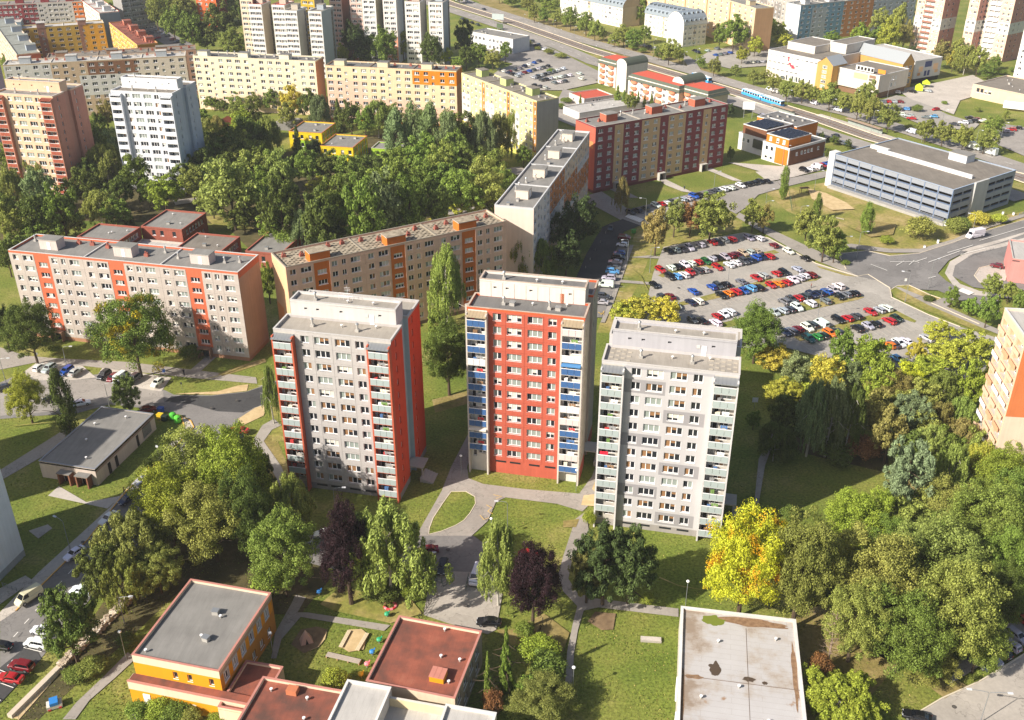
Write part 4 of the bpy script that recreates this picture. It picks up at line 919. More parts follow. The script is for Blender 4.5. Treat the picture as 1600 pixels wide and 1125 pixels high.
# ---------------------------------------------------------------- low and far buildings
def block(name, label, A, ang, L, D, H, wm, roofm, cap=None, wins=(), sidew=(), cat='building', zones=(), lip=.4, wmr=None, wml=None, near=False, vents=0, vk=(1, 2), group=None, mix='dark'):
    """Low flat-roofed house. wins: (side, u, z, w, h, panes)"""
    B = Building(name, label, A, ang, L, D, H, cat, group)
    for q in wins: B.win(q[0], q[1], q[2], q[3], q[4], q[5], mix, near)
    for q in zones: B.zone(*q)
    B.walls({'f': wm, 'b': wm, 'r': wmr or wm, 'l': wml or wm}); roof_on(B.root, 0, L, 0, D, H, roofm, cap or M_CONCW, wm, lip=lip)
    r = random.Random(int(L * 10 + D)); 
    for i in range(vents): vent(B.root, L * r.uniform(.15, .85), D * r.uniform(.15, .85), H - lip, r.choice(vk))
    return B
def rowwins(side, us, zs, w, h, n): return [(side, u, z, w, h, n) for u in us for z in zs]
# clustered white point towers behind the cream block
def thin(label, pa, L, D, H, wm, band, sidem, nfl, rmat, ang=-11.5, capm=None, name='tower_block', low=None):
    A = G(*pa, H); B = Building(name, label, A, ang, L, D, H, 'tower block', 'slim towers behind the cream and peach blocks')
    fh = (H - 1.5) / nfl
    for k in range(nfl):
        z = .6 + k * fh
        for f in (.28, .72): B.win('f', L * f, z + 1.0, L * .36, 1.35, 3, 'std')
        B.zone('f', .25, L - .25, z + .95, z + 2.4, band)
        B.win('r', D * .86, z + 1, .8, 1.4, 1, 'dark', sill=False)
    if low: B.zone('f', 0, L, 0, low[0], low[1])
    B.zone('r', D * .78, D * .94, 0, H - 1.5, wall('77706a'))
    B.walls({'f': wm, 'b': wm, 'r': sidem, 'l': sidem}); roof_on(B.root, 0, L, 0, D, H, rmat, capm or M_CONCW, wm)
    roof_room(B.root, L * .3, D * .4, L * .5, 4, H - .45, 2.5, sidem, rmat)
    return B
WW = wall('f4f2ee', .95); BD = wall('cbc3bc', .95); SD = wall('d2c6b4', .95); SG = wall('b6bfc6', .95); RR = plain('red_sheet_roof', 'b8402c', .9, .6)
thin('slim white tower with red roof edge, first of the cluster', (388, 6), 7, 12, 34, WW, BD, SD, 12, RR, capm=RR)
thin('slim white tower with red roof, second of the cluster', (424, 7), 7, 13, 34, WW, BD, SD, 12, RR, capm=RR)
thin('slim white tower with tan end wall in front of the cluster', (443, 16), 7, 12, 33, WW, BD, SD, 12, M_ROOFB)
thin('slim white tower with blue grey end wall, right of the cluster', (481, 17), 7, 17, 33, WW, BD, SG, 12, M_ROOFB)
PK = wall('f0cdbf', .95); PKS = wall('b98a78', .95); OPK = wall('f0a888', .95)
thin('slim pale pink tower with brown end, left of the far pink group', (513, -14), 7, 14, 36, PK, PK, PKS, 13, M_ROOFG)
thin('slim salmon tower in the middle of the far pink group', (545, -13), 7.4, 12, 36, PK, PK, PKS, 13, M_ROOFG, low=(12, OPK))
thin('slim white tower with tan end in the far pink group', (565, -11), 7.4, 13, 36, WW, WW, wall('bfae90'), 13, M_ROOFG)
thin('slim white and salmon tower right in the far pink group', (597, -10), 7.4, 15, 36, wall('f4e6de'), WW, SG, 13, M_ROOFG, low=(14, OPK))
thin('slim white tower with tan side wall near the boulevard', (632, 2), 8.2, 12, 34, wall('f6efe8', .95), WW, SD, 12, M_ROOFR)
thin('slim white tower with blue grey side nearest the boulevard', (669, 3), 7.6, 14, 34, wall('f6efe8', .95), WW, SG, 12, M_ROOFD)
thin('beige tower with small windows left of the white cluster', (374, -2), 7, 10, 36, wall('ead6bc'), wall('ead6bc'), wall('8a5a52'), 13, M_ROOFG)
thin('yellow trimmed grey tower behind the white cluster', (468, -20), 8, 10, 40, wall('d8b33a'), wall('d8b33a'), wall('c9bfb0'), 14, M_ROOFG, ang=-20)
a = G(312, 42)
B = Building('tower_block', 'orange and maroon tower block rising out of trees at the top', a, -11, 13.5, 15, 42, 'tower block')
for k in range(14):
    for u in (2.5, 6.8, 11): B.win('f', u, 1.2 + k * 2.8 + 1, 1.6, 1.4, 2); 
    for u in (4, 9): B.win('r', u, 1.2 + k * 2.8 + 1, 1.2, 1.4, 1)
for q in range(5): B.zone('f', 1 + q * .9, 4 + q * 1.4, 14 + q * 2.6, 15.2 + q * 2.6, wall('efc7b4'))
B.walls({'f': wall('e9733f'), 'r': wall('a2423c'), 'b': wall('e9733f'), 'l': wall('e9733f')}); roof_on(B.root, 0, 13.5, 0, 15, 42, M_ROOFG, M_CONCW, WW)
# right background towers and slabs (street grid turned by about -53 degrees)
AG = -53.0
def pinktower(label, base, L, D, H, cols, balc, lo):
    B = Building('tower_block', label, G(*base), AG, L, D, H, 'tower block', 'tall peach towers behind the shopping centre'); W1 = wall('f4d3ba', .95); W2 = wall('f2ece4', .95)
    for k in range(int(H // 2.8)):
        z = .8 + k * 2.8
        for u in cols: B.win('f', u, z + .9, 1.5, 1.35, 2)
        for u in balc:
            B.ops['f'].append((u - 1.3, u + 1.3, z + .9, z + 2.3)); loggia(B.root, u - 1.3, u + 1.3, z + .9, z + 2.3, .6, W2); window(B.root, (u - .9, .58, z + .95), 0, 1.8, 1.25, 2, 'dark', False, False)
            m = MB(); m.box(u - 1.45, u + 1.45, -.7, -.62, z, z + .95, lo); m.box(u - 1.45, u + 1.45, -.62, -.01, z, z + .1, M_CONCW); ob('balcony', m, B.root)
        for u in (D * .3, D * .6): B.win('r', u, z + .9, 1.2, 1.35, 1, sill=False)
    for sd, l in (('f', L), ('r', D)): B.zone(sd, 0, l, 14.5, 20.5, W2)
    for u in balc: B.zone('f', u - 1.6, u + 1.6, .8, H - 1, wall('dccfc6') if lo is not M_WHITE else W2)
    B.walls({'f': W1, 'b': W1, 'l': W1, 'r': wall('d79f92', .95)}); roof_on(B.root, 0, L, 0, D, H, M_ROOFG, M_CONCW, W1)
    return B
pinktower('tall peach tower with brown balconies behind the shopping centre', (1419, 82), 16.5, 15, 44, [1.6, 3.9, 12.3, 14.9], [6.6, 9.4], plain('balcony_rust', 'b07a68', .75, .7))
pinktower('slim peach tower with white balcony stack at the top right', (1497, 90), 6, 12, 47, [1.8, 4.3], [], M_WHITE)
pinktower('tall peach tower with white balconies and mauve end at top right', (1512, 88), 20, 16, 47, [2.2, 5.0, 15.2, 18.2], [8.3, 11.4], M_WHITE)
B33 = Building('tower_block', 'white tower block cut by the right edge of the view', G(1580, 131), AG, 14, 14, 36, 'tower block')
for k in range(12):
    for u in (2.4, 6.5, 10.8): B33.win('f', u, .8 + k * 2.8 + .9, 1.7, 1.35, 2)
B33.walls({'f': WW, 'b': WW, 'l': WW, 'r': SG}); roof_on(B33.root, 0, 14, 0, 14, 36, M_ROOFG, M_CONCW, WW)
def slab2(label, pa, pb, H, D, nfl, nsec, pat, wm, side, zf=None, mix='std', rm=None):
    a, g, l = two(pa, pb, H); return slab('apartment_slab', label, a, g, l, D, nfl, nsec, pat, wm, side, zonef=zf, roofm=rm or M_ROOFG, mix=mix, vents=(), room=(.5, 3, 4, 4, 2.4, wm))
P28 = [(.14, 2.2, 3, 0), (.38, 2.0, 2, 0), (.62, 2.0, 2, 0), (.86, 2.2, 3, 0)]
slab2('long beige apartment block behind the barrel roofed houses', (985, -45), (1181, 13), 24, 12, 8, 6, P28, wall('ecd3aa', .95), (wall('c49a70'), wall('ecd3aa')), lambda B, s, H: [B.zone('f', s * i - .8, s * i + .8, 0, H, wall('b98e62')) for i in range(1, 6)])
slab2('grey and cream apartment block behind the small trees top right', (1150, -44), (1262, -8), 24, 12, 8, 5, P28, wall('c4bdb4'), (wall('b0aaa4'), wall('c4bdb4')), lambda B, s, H: [B.zone('f', s * i, s * i + s * .5, 5, 14, wall('9c958f')) for i in range(5)])
a = G(1252, 6, 22)
slab('apartment_slab', 'blue and orange apartment block with blank white end wall', a, 28, 95, 12, 7, 5, P28, wall('b4bcc4'), (wall('c0c0c0'), wall('f4f4f4', .98)), zonef=lambda B, s, H: [B.zone('f', 0, 1.8 * s, 0, H, wall('7ba0b8')), B.zone('f', .5 * s, 1.1 * s, 0, H - 2.4, wall('b3bac0')), B.zone('f', 1.8 * s, 3.1 * s, 0, H, wall('c98a58'))], roofm=M_ROOFG, vents=(1,), room=(.4, 3, 4, 4, 2.4, WW))
slab2('grey apartment block with dark roof at the very top left', (190, 2), (236, -4), 20, 11, 7, 2, P9, wall('a9a6a2'), (wall('9a8c84'), wall('a9a6a2')))
# barrel-roofed houses by the boulevard
ZN = plain('zinc_roof', '9aa4ab', 1, .4, .4); 
def barrel(label, A, ang, L, D, He, rise, nfl, ends=True):
    B = Building('barrel_roof_house', label, A, ang, L, D, He, 'apartment block', 'barrel roofed houses beside the boulevard'); wm = wall('f3ede2', .95)
    n = int(L / 3.3)
    for i in range(n):
        for k in range(nfl): B.win('f', (i + .5) * L / n, .9 + k * 2.9, 2.2 if i % 3 else 1.3, 1.5, 3 if i % 3 else 2, 'pale')
    B.zone('f', L * .46, L * .5, 0, He, wall('cdb492'))
    B.walls({'f': wm, 'b': wm, 'r': wall('d8c4a6'), 'l': WW}, H=He)
    m = MB(); seg = 10; pr = []
    for i in range(seg + 1):
        t = math.pi * i / seg; pr.append((D / 2 - math.cos(t) * (D / 2 + .35), He + math.sin(t) * rise))
    for i in range(seg): m.face([(-.2, *pr[i]), (L + .2, *pr[i]), (L + .2, *pr[i + 1]), (-.2, *pr[i + 1])], ZN)
    rf = ob('roof', m, B.root)
    m = MB(); m.face([(L, y, z - .05) for y, z in pr], wall('cbb596')); m.face([(0, y, z - .05) for y, z in pr][::-1], WW); ob('gable', m, B.root)
    m = MB()
    for x in [L * q / int(L / 1.4) for q in range(1, int(L / 1.4))]:
        for i in range(seg // 2): m.face([(x - .05, pr[i][0], pr[i][1] + .06), (x + .05, pr[i][0], pr[i][1] + .06), (x + .05, pr[i + 1][0], pr[i + 1][1] + .06), (x - .05, pr[i + 1][0], pr[i + 1][1] + .06)], ZN)
    tag(ob('seam', m, rf), kind='stuff')
    for i in range(n):
        for j, (q0, q1) in enumerate(((1, 2), (3, 4))):
            x = (i + .5) * L / n; m = MB(); y0, z0 = pr[q0]; y1, z1 = pr[q1]
            m.box(-.55, .55, 0, 1.2, 0, 1.25, ZN); m.face([(-.45, -.02, .1), (.45, -.02, .1), (.45, -.02, 1.1), (-.45, -.02, 1.1)], M_GLASS); ob('dormer', m, B.root, (x, y0 - .1, z0 - .1))
    return B
barrel('white house with grey barrel roof, left one by the boulevard', G(875, 22), AG, 62, 15, 12, 6, 4)
barrel('white house with grey barrel roof behind the parked cars', G(1006, 52), AG, 34, 15, 12, 6, 4)
B = barrel('white barrel roofed house with dormers facing the car park', G(1066, 74), 30, 17, 15, 12, 7, 4)
# small white house by the boulevard
block('office_house', 'white two storey office with black windows left of the boulevard', G(735, 72), -43, 34, 14, 8.4, WW, M_ROOFG, wins=rowwins('f', [2, 5, 8, 11, 16, 19, 22, 25, 28, 31], [1, 4.6], 1.6, 1.7, 2) , wmr=wall('cfd2d6'), vents=3, mix='dark')
# red-roofed complex with barrel links
DG = plain('dark_green_metal', '555b4c', 1, .5, .2); ORB = plain('balcony_salmon', 'e08a66', 1, .7); REDR = M_ROOFR
def redroof(label, A, L, D, H, nb):
    B = Building('red_roof_house', label, A, AG, L, D, H, 'apartment block', 'red roofed houses along the boulevard')
    n = max(2, int(L / 3.6))
    for i in range(n):
        for k in range(4): B.win('f', (i + .5) * L / n, .8 + k * 2.8, 1.7, 1.5, 2, 'dark')
    for i in range(3):
        for k in range(4): B.win('l', D * (i + .7) / 3.4, .8 + k * 2.8, 1.5, 1.5, 2, 'dark')
    wm = wall('f5eae0', .95); B.walls({'f': wm, 'b': wm, 'l': wm, 'r': wall('d8c8ae')})
    m = MB(); e = .7
    lo = [(-e, -e), (L + e, -e), (L + e, D + e), (-e, D + e)]; hi = [(1, 1), (L - 1, 1), (L - 1, D - 1), (1, D - 1)]
    for i in range(4):
        j = (i + 1) % 4; m.face([(*lo[i], H - 2), (*lo[j], H - 2), (*hi[j], H + .6), (*hi[i], H + .6)], DG)
    m.face([(*p, H - 2.02) for p in lo[::-1]], DG)
    ob('mansard', m, B.root); m = MB(); m.face([(*p, H + .62) for p in hi], plain('red_felt_roof', 'c0553f', 1, .9)); ob('roof', m, B.root)
    for i in range(nb):
        x = L * (i + .5) / nb
        for k in range(4):
            m = MB(); q = [(x + 1.9 * math.cos(math.pi + math.pi * t / 6), 1.4 * math.sin(math.pi + math.pi * t / 6)) for t in range(7)]
            m.prism(q, 1.0 + k * 2.8 - .2, 1.0 + k * 2.8 + .85, ORB); ob('balcony', m, B.root, (0, -.02, 0))
    return B
redroof('cream house with red roof at the upper end of the row', G(934, 130), 13, 12, 12.4, 2)
redroof('long cream house with red roof and salmon balconies', G(980, 158), 33, 12, 12.4, 4)
redroof('cream house with red roof and green mansard, lower end of the row', G(1062, 178), 16, 13, 12.4, 2)
for (pp, nm) in (((962, 141), 'upper'), ((1048, 172), 'lower')):
    A = G(*pp); B = Building('link_house', f'narrow stair link with barrel roof, {nm} one between red roofed houses', A, AG, 7, 14, 13, 'building', 'stair links of the red roofed houses'); B.walls({'f': wall('eadfd2')}, H=13)
    m = MB(); pr = [(3.5 - 3.7 * math.cos(math.pi * i / 8), 13 + 2.8 * math.sin(math.pi * i / 8)) for i in range(9)]
    for i in range(8): m.face([(pr[i][0], -.2, pr[i][1]), (pr[i + 1][0], -.2, pr[i + 1][1]), (pr[i + 1][0], 14.2, pr[i + 1][1]), (pr[i][0], 14.2, pr[i][1])][::-1], DG)
    m.face([(x, -.1, z) for x, z in pr], wall('f0ece6')); ob('roof', m, B.root)
block('service_house', 'low white house with brick red flat roof behind the maroon block', G(889, 158), -61, 13.6, 16, 4, wall('f2e6da'), plain('red_felt', 'b4503c', 1, .9), wins=rowwins('r', [3, 5, 7, 8.5, 10], [1], .9, 2, 1) + rowwins('f', [4, 9], [1.2], 1.4, 1.2, 2), mix='dark')
block('supermarket', 'low hall with flat white roof behind the maroon block', G(905, 189), 31, 52, 13, 3.6, wall('e6dfd6'), M_ROOFL, cat='supermarket', cap=WW, vents=4)
block('service_house', 'small white flat roofed garage hall left of the red roofed house', G(1000, 170), -53, 16, 8, 3, wall('ece6dc'), M_ROOFL)
# modern orange and white building with solar panels
OB = wall('e98427', .95); BRW = wall('84583e', .95); WB = wall('efece8', .95)
root = thing('office_building', 'modern white and orange office with dark solar panels on its roof', 'office building', (*G(1230, 261), 0), R(-53), None)
def lbox(x0, x1, y0, y1, z0, z1, m, name='wing', top=None, cap=True):
    b = MB(); b.box(x0, x1, y0, y1, z0, z1, m, top or M_ROOFD, bottom=False); o = ob(name, b, root)
    if cap:
        b = MB()
        for (a0, a1, b0, b1) in ((x0 - .1, x1 + .1, y0 - .1, y0 + .25), (x0 - .1, x1 + .1, y1 - .25, y1 + .1), (x0 - .1, x0 + .25, y0 + .26, y1 - .26), (x1 - .25, x1 + .1, y0 + .26, y1 - .26)): b.box(a0, a1, b0, b1, z1 + .005, z1 + .3, WB)
        ob('parapet', b, o)
    return o
lbox(-13, 0, 0, 22, 0, 7, WB); lbox(-12, -1.2, .6, 14, 7.01, 10.2, OB); lbox(-28, -13.02, 3, 24, 0, 6.6, WB); lbox(-27, -15, 4, 20, 6.61, 10, BRW); lbox(-34, -13.5, 20.5, 34, 0, 9, OB)
b = MB(); b.box(-6.5, -.4, -.12, -.02, .3, 6.4, OB); ob('orange_panel', b, root)
b = MB(); b.box(.02, .12, .4, 21.6, .3, 6.3, BRW); ob('timber_cladding', b, root)
b = MB(); b.box(-20, -14, 2.4, 2.98, 2.6, 6.0, plain('tinted_glass', '4a4a42', 1, .15)); ob('glass_front', b, root)
for i, (x, z) in enumerate(((-11.5, 1), (-9, 1), (-11.5, 4.3), (-9, 4.3))): window(root, (x, -.04, z), 0, 1.3, 1.7, 1, 'dark', False)
for x in (-26, -23.5): window(root, (x, 2.96, 3.6), 0, 1.3, 1.6, 1, 'dark', False)
for x in (-10.5, -7, -4): window(root, (x, .55, 8), 0, 1.2, 1.6, 1, 'pale', False)
for y in (4, 7, 9, 11, 13, 17): window(root, (.16, y, 3.8), math.pi / 2, 1.0, 1.3, 1, 'pale', False)
PV = plain('solar_panel', '20242f', 1, .15, 0, .6)
for i in range(5):
    for j in range(3):
        for (ox, oy, oz) in ((-26.4, 5, 10.0), (-11.3, 2, 10.2)):
            b = MB(); b.face([(0, 0, .15), (1.9, 0, .15), (1.9, 3.1, .75), (0, 3.1, .75)], PV); b.face([(0, 3.1, .75), (1.9, 3.1, .75), (1.9, 3.1, 0), (0, 3.1, 0)], M_STEEL)
            if ('pv',) not in WCACHE: WCACHE[('pv',)] = b.mesh('solar_panel')
            ob('solar_panel', WCACHE[('pv',)], root, (ox + i * 2.05, oy + j * 3.8 if ox < -20 else oy + j * 3.7, oz + .05))
for i in range(6): vent(root, -31 + i * 2.6, 24 + (i % 3) * 3, 9, 1)
for i in range(4): vent(root, -8 + i * 1.6, 17, 7, 1)
# multi-storey car park
GH = 12.2; A = (116.4, 352.6); 
GB = Building('parking_garage', 'multi storey car park with blue slats and dark flat roof', A, -54.9, 47.6, 36, GH, 'parking garage')
SL = wall('a8adb6', .86, var=.1); BLUEF = plain('blue_frame', '7489aa', .8, .5); NV = plain('navy_slat', '2c3860', 1, .5); lev = [(1.1, 2.3), (3.9, 5.1), (6.7, 7.9), (9.3, 10.5)]
nb = 9
for i in range(nb):
    for (z0, z1) in lev: GB.ops['f'].append((i * 47.6 / nb + .25, (i + 1) * 47.6 / nb - .25, z0, z1))
for (ua, ub, n) in ((.8, 11, 2), (19.5, 35.2, 3)):
    for i in range(n):
        for (z0, z1) in lev: GB.ops['r'].append((ua + (ub - ua) * i / n + .2, ua + (ub - ua) * (i + 1) / n - .2, z0, z1))
GB.zone('r', 11.3, 19.2, 0, GH, wall('c6c6c4', .95)); GB.walls({'f': SL, 'r': wall('a9adb4'), 'l': wall('ebebee', .95), 'b': SL}, H=GH - .3)
roof_on(GB.root, 0, 47.6, 0, 36, GH, M_ROOFB, plain('blue_edge', '9fb0c6', 1, .5), SL, lip=.3)
for sd, L in (('f', 47.6), ('r', 36)):
    for (a, c, z0, z1) in GB.ops[sd]:
        xf = GB.xf(sd); x, y, z = xf(a, 0, z0); k = ('slat', round(c - a, 1))
        if k not in WCACHE:
            m = MB(); W_ = c - a
            for q in range(3): m.box(0, W_, .05, .14, .05 + q * .13, .12 + q * .13, BLUEF)
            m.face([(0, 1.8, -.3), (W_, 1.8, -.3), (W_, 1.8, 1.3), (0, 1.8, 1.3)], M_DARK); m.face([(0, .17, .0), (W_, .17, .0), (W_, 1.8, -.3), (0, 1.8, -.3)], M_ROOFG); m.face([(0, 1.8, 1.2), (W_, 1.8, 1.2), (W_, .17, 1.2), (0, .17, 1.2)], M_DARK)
            WCACHE[k] = m.mesh('parking_bay')
        ob('parking_bay', WCACHE[k], GB.root, (x, y, z), SIDE_RZ[sd])
for i in range(nb + 1):
    m = MB(); x = i * 47.6 / nb; m.box(x - .12, x + .12, -.14, -.004, 0, GH - .2, BLUEF); ob('pilaster', m, GB.root)
for q in range(3):
    for i in range(nb):
        k = ('pbp',); 
        if k not in WCACHE:
            m = MB(); 
            for t in range(5): m.box(.2, 47.6 / nb - .2, -.08, -.006, t * .27, t * .27 + .2, SL)
            WCACHE[k] = m.mesh('louvre_panel')
        ob('louvre_panel', WCACHE[k], GB.root, (i * 47.6 / nb, 0, lev[q][1] + .12))
m = MB()
for i in range(120): m.box(i * .4, i * .4 + .06, -2.0, -1.93, 0, 2.6, SL)
m.box(0, 47.6, -2.02, -1.91, 2.6, 2.68, SL); m.box(0, 47.6, -1.9, -.02, 0, .9, M_CONCW); tag(ob('slat_screen', m, GB.root), kind='stuff')
m = MB(); m.box(-2.6, -.02, -.3, 3, 0, GH + .5, WB); ob('stair_tower', m, GB.root); m = MB(); m.box(47.63, 48.4, 11.4, 19.1, 0, GH + .4, wall('c9c8c4')); ob('stair_tower', m, GB.root)
roof_room(GB.root, 26, 29, 7, 5, GH - .3, 2.6, wall('dcdfe2'), M_ROOFG); m = MB(); m.box(6, 44, 15.5, 16.3, GH - .28, GH + 1.0, WB); ob('roof_upstand', m, GB.root); m = MB(); m.box(1.5, 9, 17.5, 19, GH - .28, GH + .9, WB); ob('ramp_wall', m, GB.root)
# shopping centre
mc = wall('efe3d2', .95); OC = wall('d9a85e', .95); GL = plain('ribbed_glass_roof', 'a4a8aa', 1, .25, .2)
root = thing('shopping_centre', 'large cream shopping centre with orange gabled entrances', 'shopping centre', (*G(1196, 118), 0), R(-52), None)
Lm = 33
lbox(0, Lm, 0, 34, 0, 13, mc, 'hall', M_ROOFB); lbox(4, 21, 10, 30, 13.01, 16.5, mc, 'upper_hall', M_ROOFB); lbox(21.02, 31, 22, 46, 0, 17.5, wall('d8d2c8'), 'upper_hall', M_ROOFB)
for k, z in enumerate((3.9, 7.4, 10.9)):
    for i in range(11):
        if k < 2 and i > 6: continue
        window(root, (1.2 + i * 2.8, -.05, z), 0, 1.6, .8, 2, 'dark', False, False)
for i in range(6): window(root, (13 + i * 2.6, -.05, .2), 0, 2.0, 2.6, 2, 'dark', False, False)
def gable(x0, x1, y0, y1, h, hr, m, rm, nm='gabled_entrance'):
    b = MB(); b.box(x0, x1, y0, y1, 0, h, m, bottom=False); xm_ = (x0 + x1) / 2
    b.face([(x0, y0, h), (x1, y0, h), (xm_, y0, hr)], m); b.face([(x1, y1, h), (x0, y1, h), (xm_, y1, hr)], m); o = ob(nm, b, root)
    b = MB(); e = .3; dz = (hr - h) / (xm_ - x0)
    b.face([(x0 - e, y0 - e, h - e * dz + .1), (xm_, y0 - e, hr + .1), (xm_, y1 + e, hr + .1), (x0 - e, y1 + e, h - e * dz + .1)][::-1], rm); b.face([(xm_, y0 - e, hr + .1), (x1 + e, y0 - e, h - e * dz + .1), (x1 + e, y1 + e, h - e * dz + .1), (xm_, y1 + e, hr + .1)][::-1], rm); ob('roof', b, o); return o
g1 = gable(Lm + .02, Lm + 9, -3, 8, 12.5, 16, OC, GL)
for i in range(5): window(g1, (Lm + 3.2, -3.05, 1.2 + i * 2.3), 0, 2.6, 1.5, 3, 'pale', False, False)
lbox(Lm + 9.02, Lm + 32, 2, 26, 3.0, 11, mc, 'hall', M_ROOFB); lbox(Lm + 9.1, Lm + 31.6, 3, 25.5, 0, 2.99, wall('8a6a50'), 'ground_floor', M_ROOFB, False)
for z, u in ((4.5, 12), (4.5, 15), (7.5, 12), (7.5, 15)): window(root, (Lm + 32.04, 2 + u - 2, z), math.pi / 2, 1.4, 1.9, 1, 'dark', False, False)
g2o = thing('mall_passage', 'orange gabled glass roofed passage of the shopping centre', 'shopping passage', (*G(1404, 140), 0), R(30))
root2 = root; root = g2o; gable(0, 8, 0, 42, 12.5, 17, OC, GL, 'passage'); 
for i in range(3):
    for j in range(2): window(g2o, (1.6 + j * 3, -.05, 2.5 + i * 3.2), 0, 2, 2.2, 2, 'dark', False, False)
root = thing('mall_wing', 'grey panelled shopping wing with blue and tan mural beside passage', 'shopping wing', (*G(1424, 131), 0), R(30))
lbox(0, 20, 0, 38, 2.2, 11, wall('d6d4ce'), 'hall', M_ROOFL); lbox(.4, 19.6, .4, 37, 0, 2.19, M_DARK, 'ground_floor', None, False)
for (x0, x1, z0, z1, hx) in ((8, 9.6, 3, 5.6, '2d3a66'), (10.4, 12, 3, 5.6, '2d3a66'), (7.6, 12.6, 7.4, 10.2, '33406e'), (3.5, 6.5, 5.4, 8, 'd8b48c'), (3, 5.2, 3.6, 5, 'b98a5c'), (14, 17.5, 5.6, 8.6, 'd8b48c'), (15.6, 18, 4, 5.4, 'c79e70')):
    b = MB(); b.box(x0, x1, -.08, -.01, z0, z1, plain('mural_' + hx, hx, 1, .7)); ob('mural_panel', b, root)
root = root2
EM = plain('emblem_red', 'd23c50', 1, .6)
b = MB(); 
for (x, z, dx, dz) in ((13, 9.6, .7, 2.2), (13.6, 8.0, 1.6, .9), (14.6, 7.2, 2.4, .8), (15.6, 6.4, 2.0, .9)): b.box(x, x + dx, -.12, -.02, z, z + dz, EM)
ob('red_emblem', b, root)
for (x0, x1, z0, z1, hx) in ((18.5, 22.5, 6.2, 7.0, 'bdb6ae'), (23.5, 27.5, 6.2, 7.0, 'c4c0b6'), ): 
    b = MB(); b.box(x0, x1, -.1, -.02, z0, z1, plain('sign_' + hx, hx, 1, .6)); ob('wall_sign', b, root)
for (x0, x1, y, z0, z1, hx) in ((Lm + 18, Lm + 25.5, 1.9, 8.0, 10.5, 'e6c98a'), (Lm + 26.5, Lm + 30, 1.9, 9.4, 10.6, '8c6a54'), (Lm + 26.5, Lm + 30, 1.9, 8.0, 9.0, '6c6660')):
    b = MB(); b.box(x0, x1, y - .1, y - .02, z0, z1, plain('sign_' + hx, hx, 1, .6)); ob('wall_sign', b, root)
b = MB(); b.box(Lm + 17, Lm + 27, 4, 4.3, 11.2, 13.6, WB); [b.box(Lm + 18 + i * 1.9, Lm + 19.2 + i * 1.9, 3.93, 3.99, 11.7, 13.1, M_DARK) for i in range(5)]; ob('roof_sign', b, root)
b = MB(); b.box(Lm + 28, Lm + 32, 6, 6.3, 11.2, 13, plain('sign_orange', 'd98a2c', 1, .6)); ob('roof_sign', b, root)
lm = plain('lime_tent', 'cfe82a', 1, .6)
for i, pp in enumerate(((1435, 143), (1446, 137))):
    b = MB(); s = 2.6
    for q in range(4):
        a0, a1 = q * math.pi / 2, (q + 1) * math.pi / 2
        b.face([(s * math.cos(a0), s * math.sin(a0), 2.6), (s * math.cos(a1), s * math.sin(a1), 2.6), (0, 0, 4)], lm)
        b.face([(s * math.cos(a0), s * math.sin(a0), .8 if i == 0 else 2), (s * math.cos(a1), s * math.sin(a1), .8 if i == 0 else 2), (s * math.cos(a1), s * math.sin(a1), 2.6), (s * math.cos(a0), s * math.sin(a0), 2.6)], lm); b.tube([(s * math.cos(a0), s * math.sin(a0), 0), (s * math.cos(a0), s * math.sin(a0), 2.6)], .06, M_STEEL, 4)
    tag(ob('market_tent', b, None, (*G(*pp), 0), .4), ['lime green market tent with low skirts by the passage', 'lime green open market tent beside the mural wing'][i], 'tent')
block('retail_hall', 'low beige hall with skylights at the right edge', G(1516, 152), AG, 36, 30, 6.4, wall('efcfae'), M_ROOFB, wins=rowwins('f', [3, 5, 7, 9], [3], 1.6, 2, 1), cat='shop', vents=6)
b = MB(); b.box(0, 13, -.3, -.05, 1.2, 4.4, M_WHITE); tag(ob('billboard', b, None, (*G(1566, 172), 0), R(-30)), 'blank white billboard on the beige hall at the right edge', 'billboard')
block('service_house', 'pink flat roofed building behind the bus loop at the right edge', G(1573, 441), -20, 22, 16, 7.5, wall('e79a92', .95), M_ROOFL, zones=[('f', 0, 2, 6.6, 7.2, wall('7a5a58'))], vents=2)
# school of brick cubes behind the orange striped block, and the grey roofed pavilion
BRK = wall('a8604e', .95, var=.18)
def school(label, pts, H, rm, ws):
    a, g, l = two(pts[0], pts[1], H); d = math.dist(G(*pts[2], H), G(*pts[1], H))
    wins = rowwins('r', [d * q for q in (.2, .32, .44, .56, .68, .8)], ws, 1.4, 1.6, 2) + rowwins('f', [l * q for q in (.3, .5, .8)], ws[-1:], 1.2, 1.7, 1)
    return block('school_pavilion', label, a, -13, l, d, H, BRK, rm, cap=wall('b4685a'), wins=wins, vents=3, cat='school', group='brick school pavilions', mix='std')
school('brick school pavilion with grey roof, left one behind orange striped block', ((120, 370), (185, 377), (217.5, 355.5)), 7, M_ROOFG, (1, 4.4))
school('brick school pavilion with grey roof at the back, beside the wood', ((220, 353.5), (282.5, 360), (322.5, 333.5)), 7, M_ROOFG, (1, 4.4))
school('brick school pavilion with brown roof and pale edge', ((277, 386), (347.5, 391), (379, 368.5)), 7, M_ROOFB, (1, 4.4))
school('grey roofed pavilion left of the tan apartment block', ((383, 392), (440, 395), (466, 352)), 5, M_ROOFG, (2,))
block('passage_house', 'low white topped link between the brick school pavilions', G(206, 385, 3.5), -13, 19, 6, 3.6, wall('d9c3b8'), M_ROOFL)
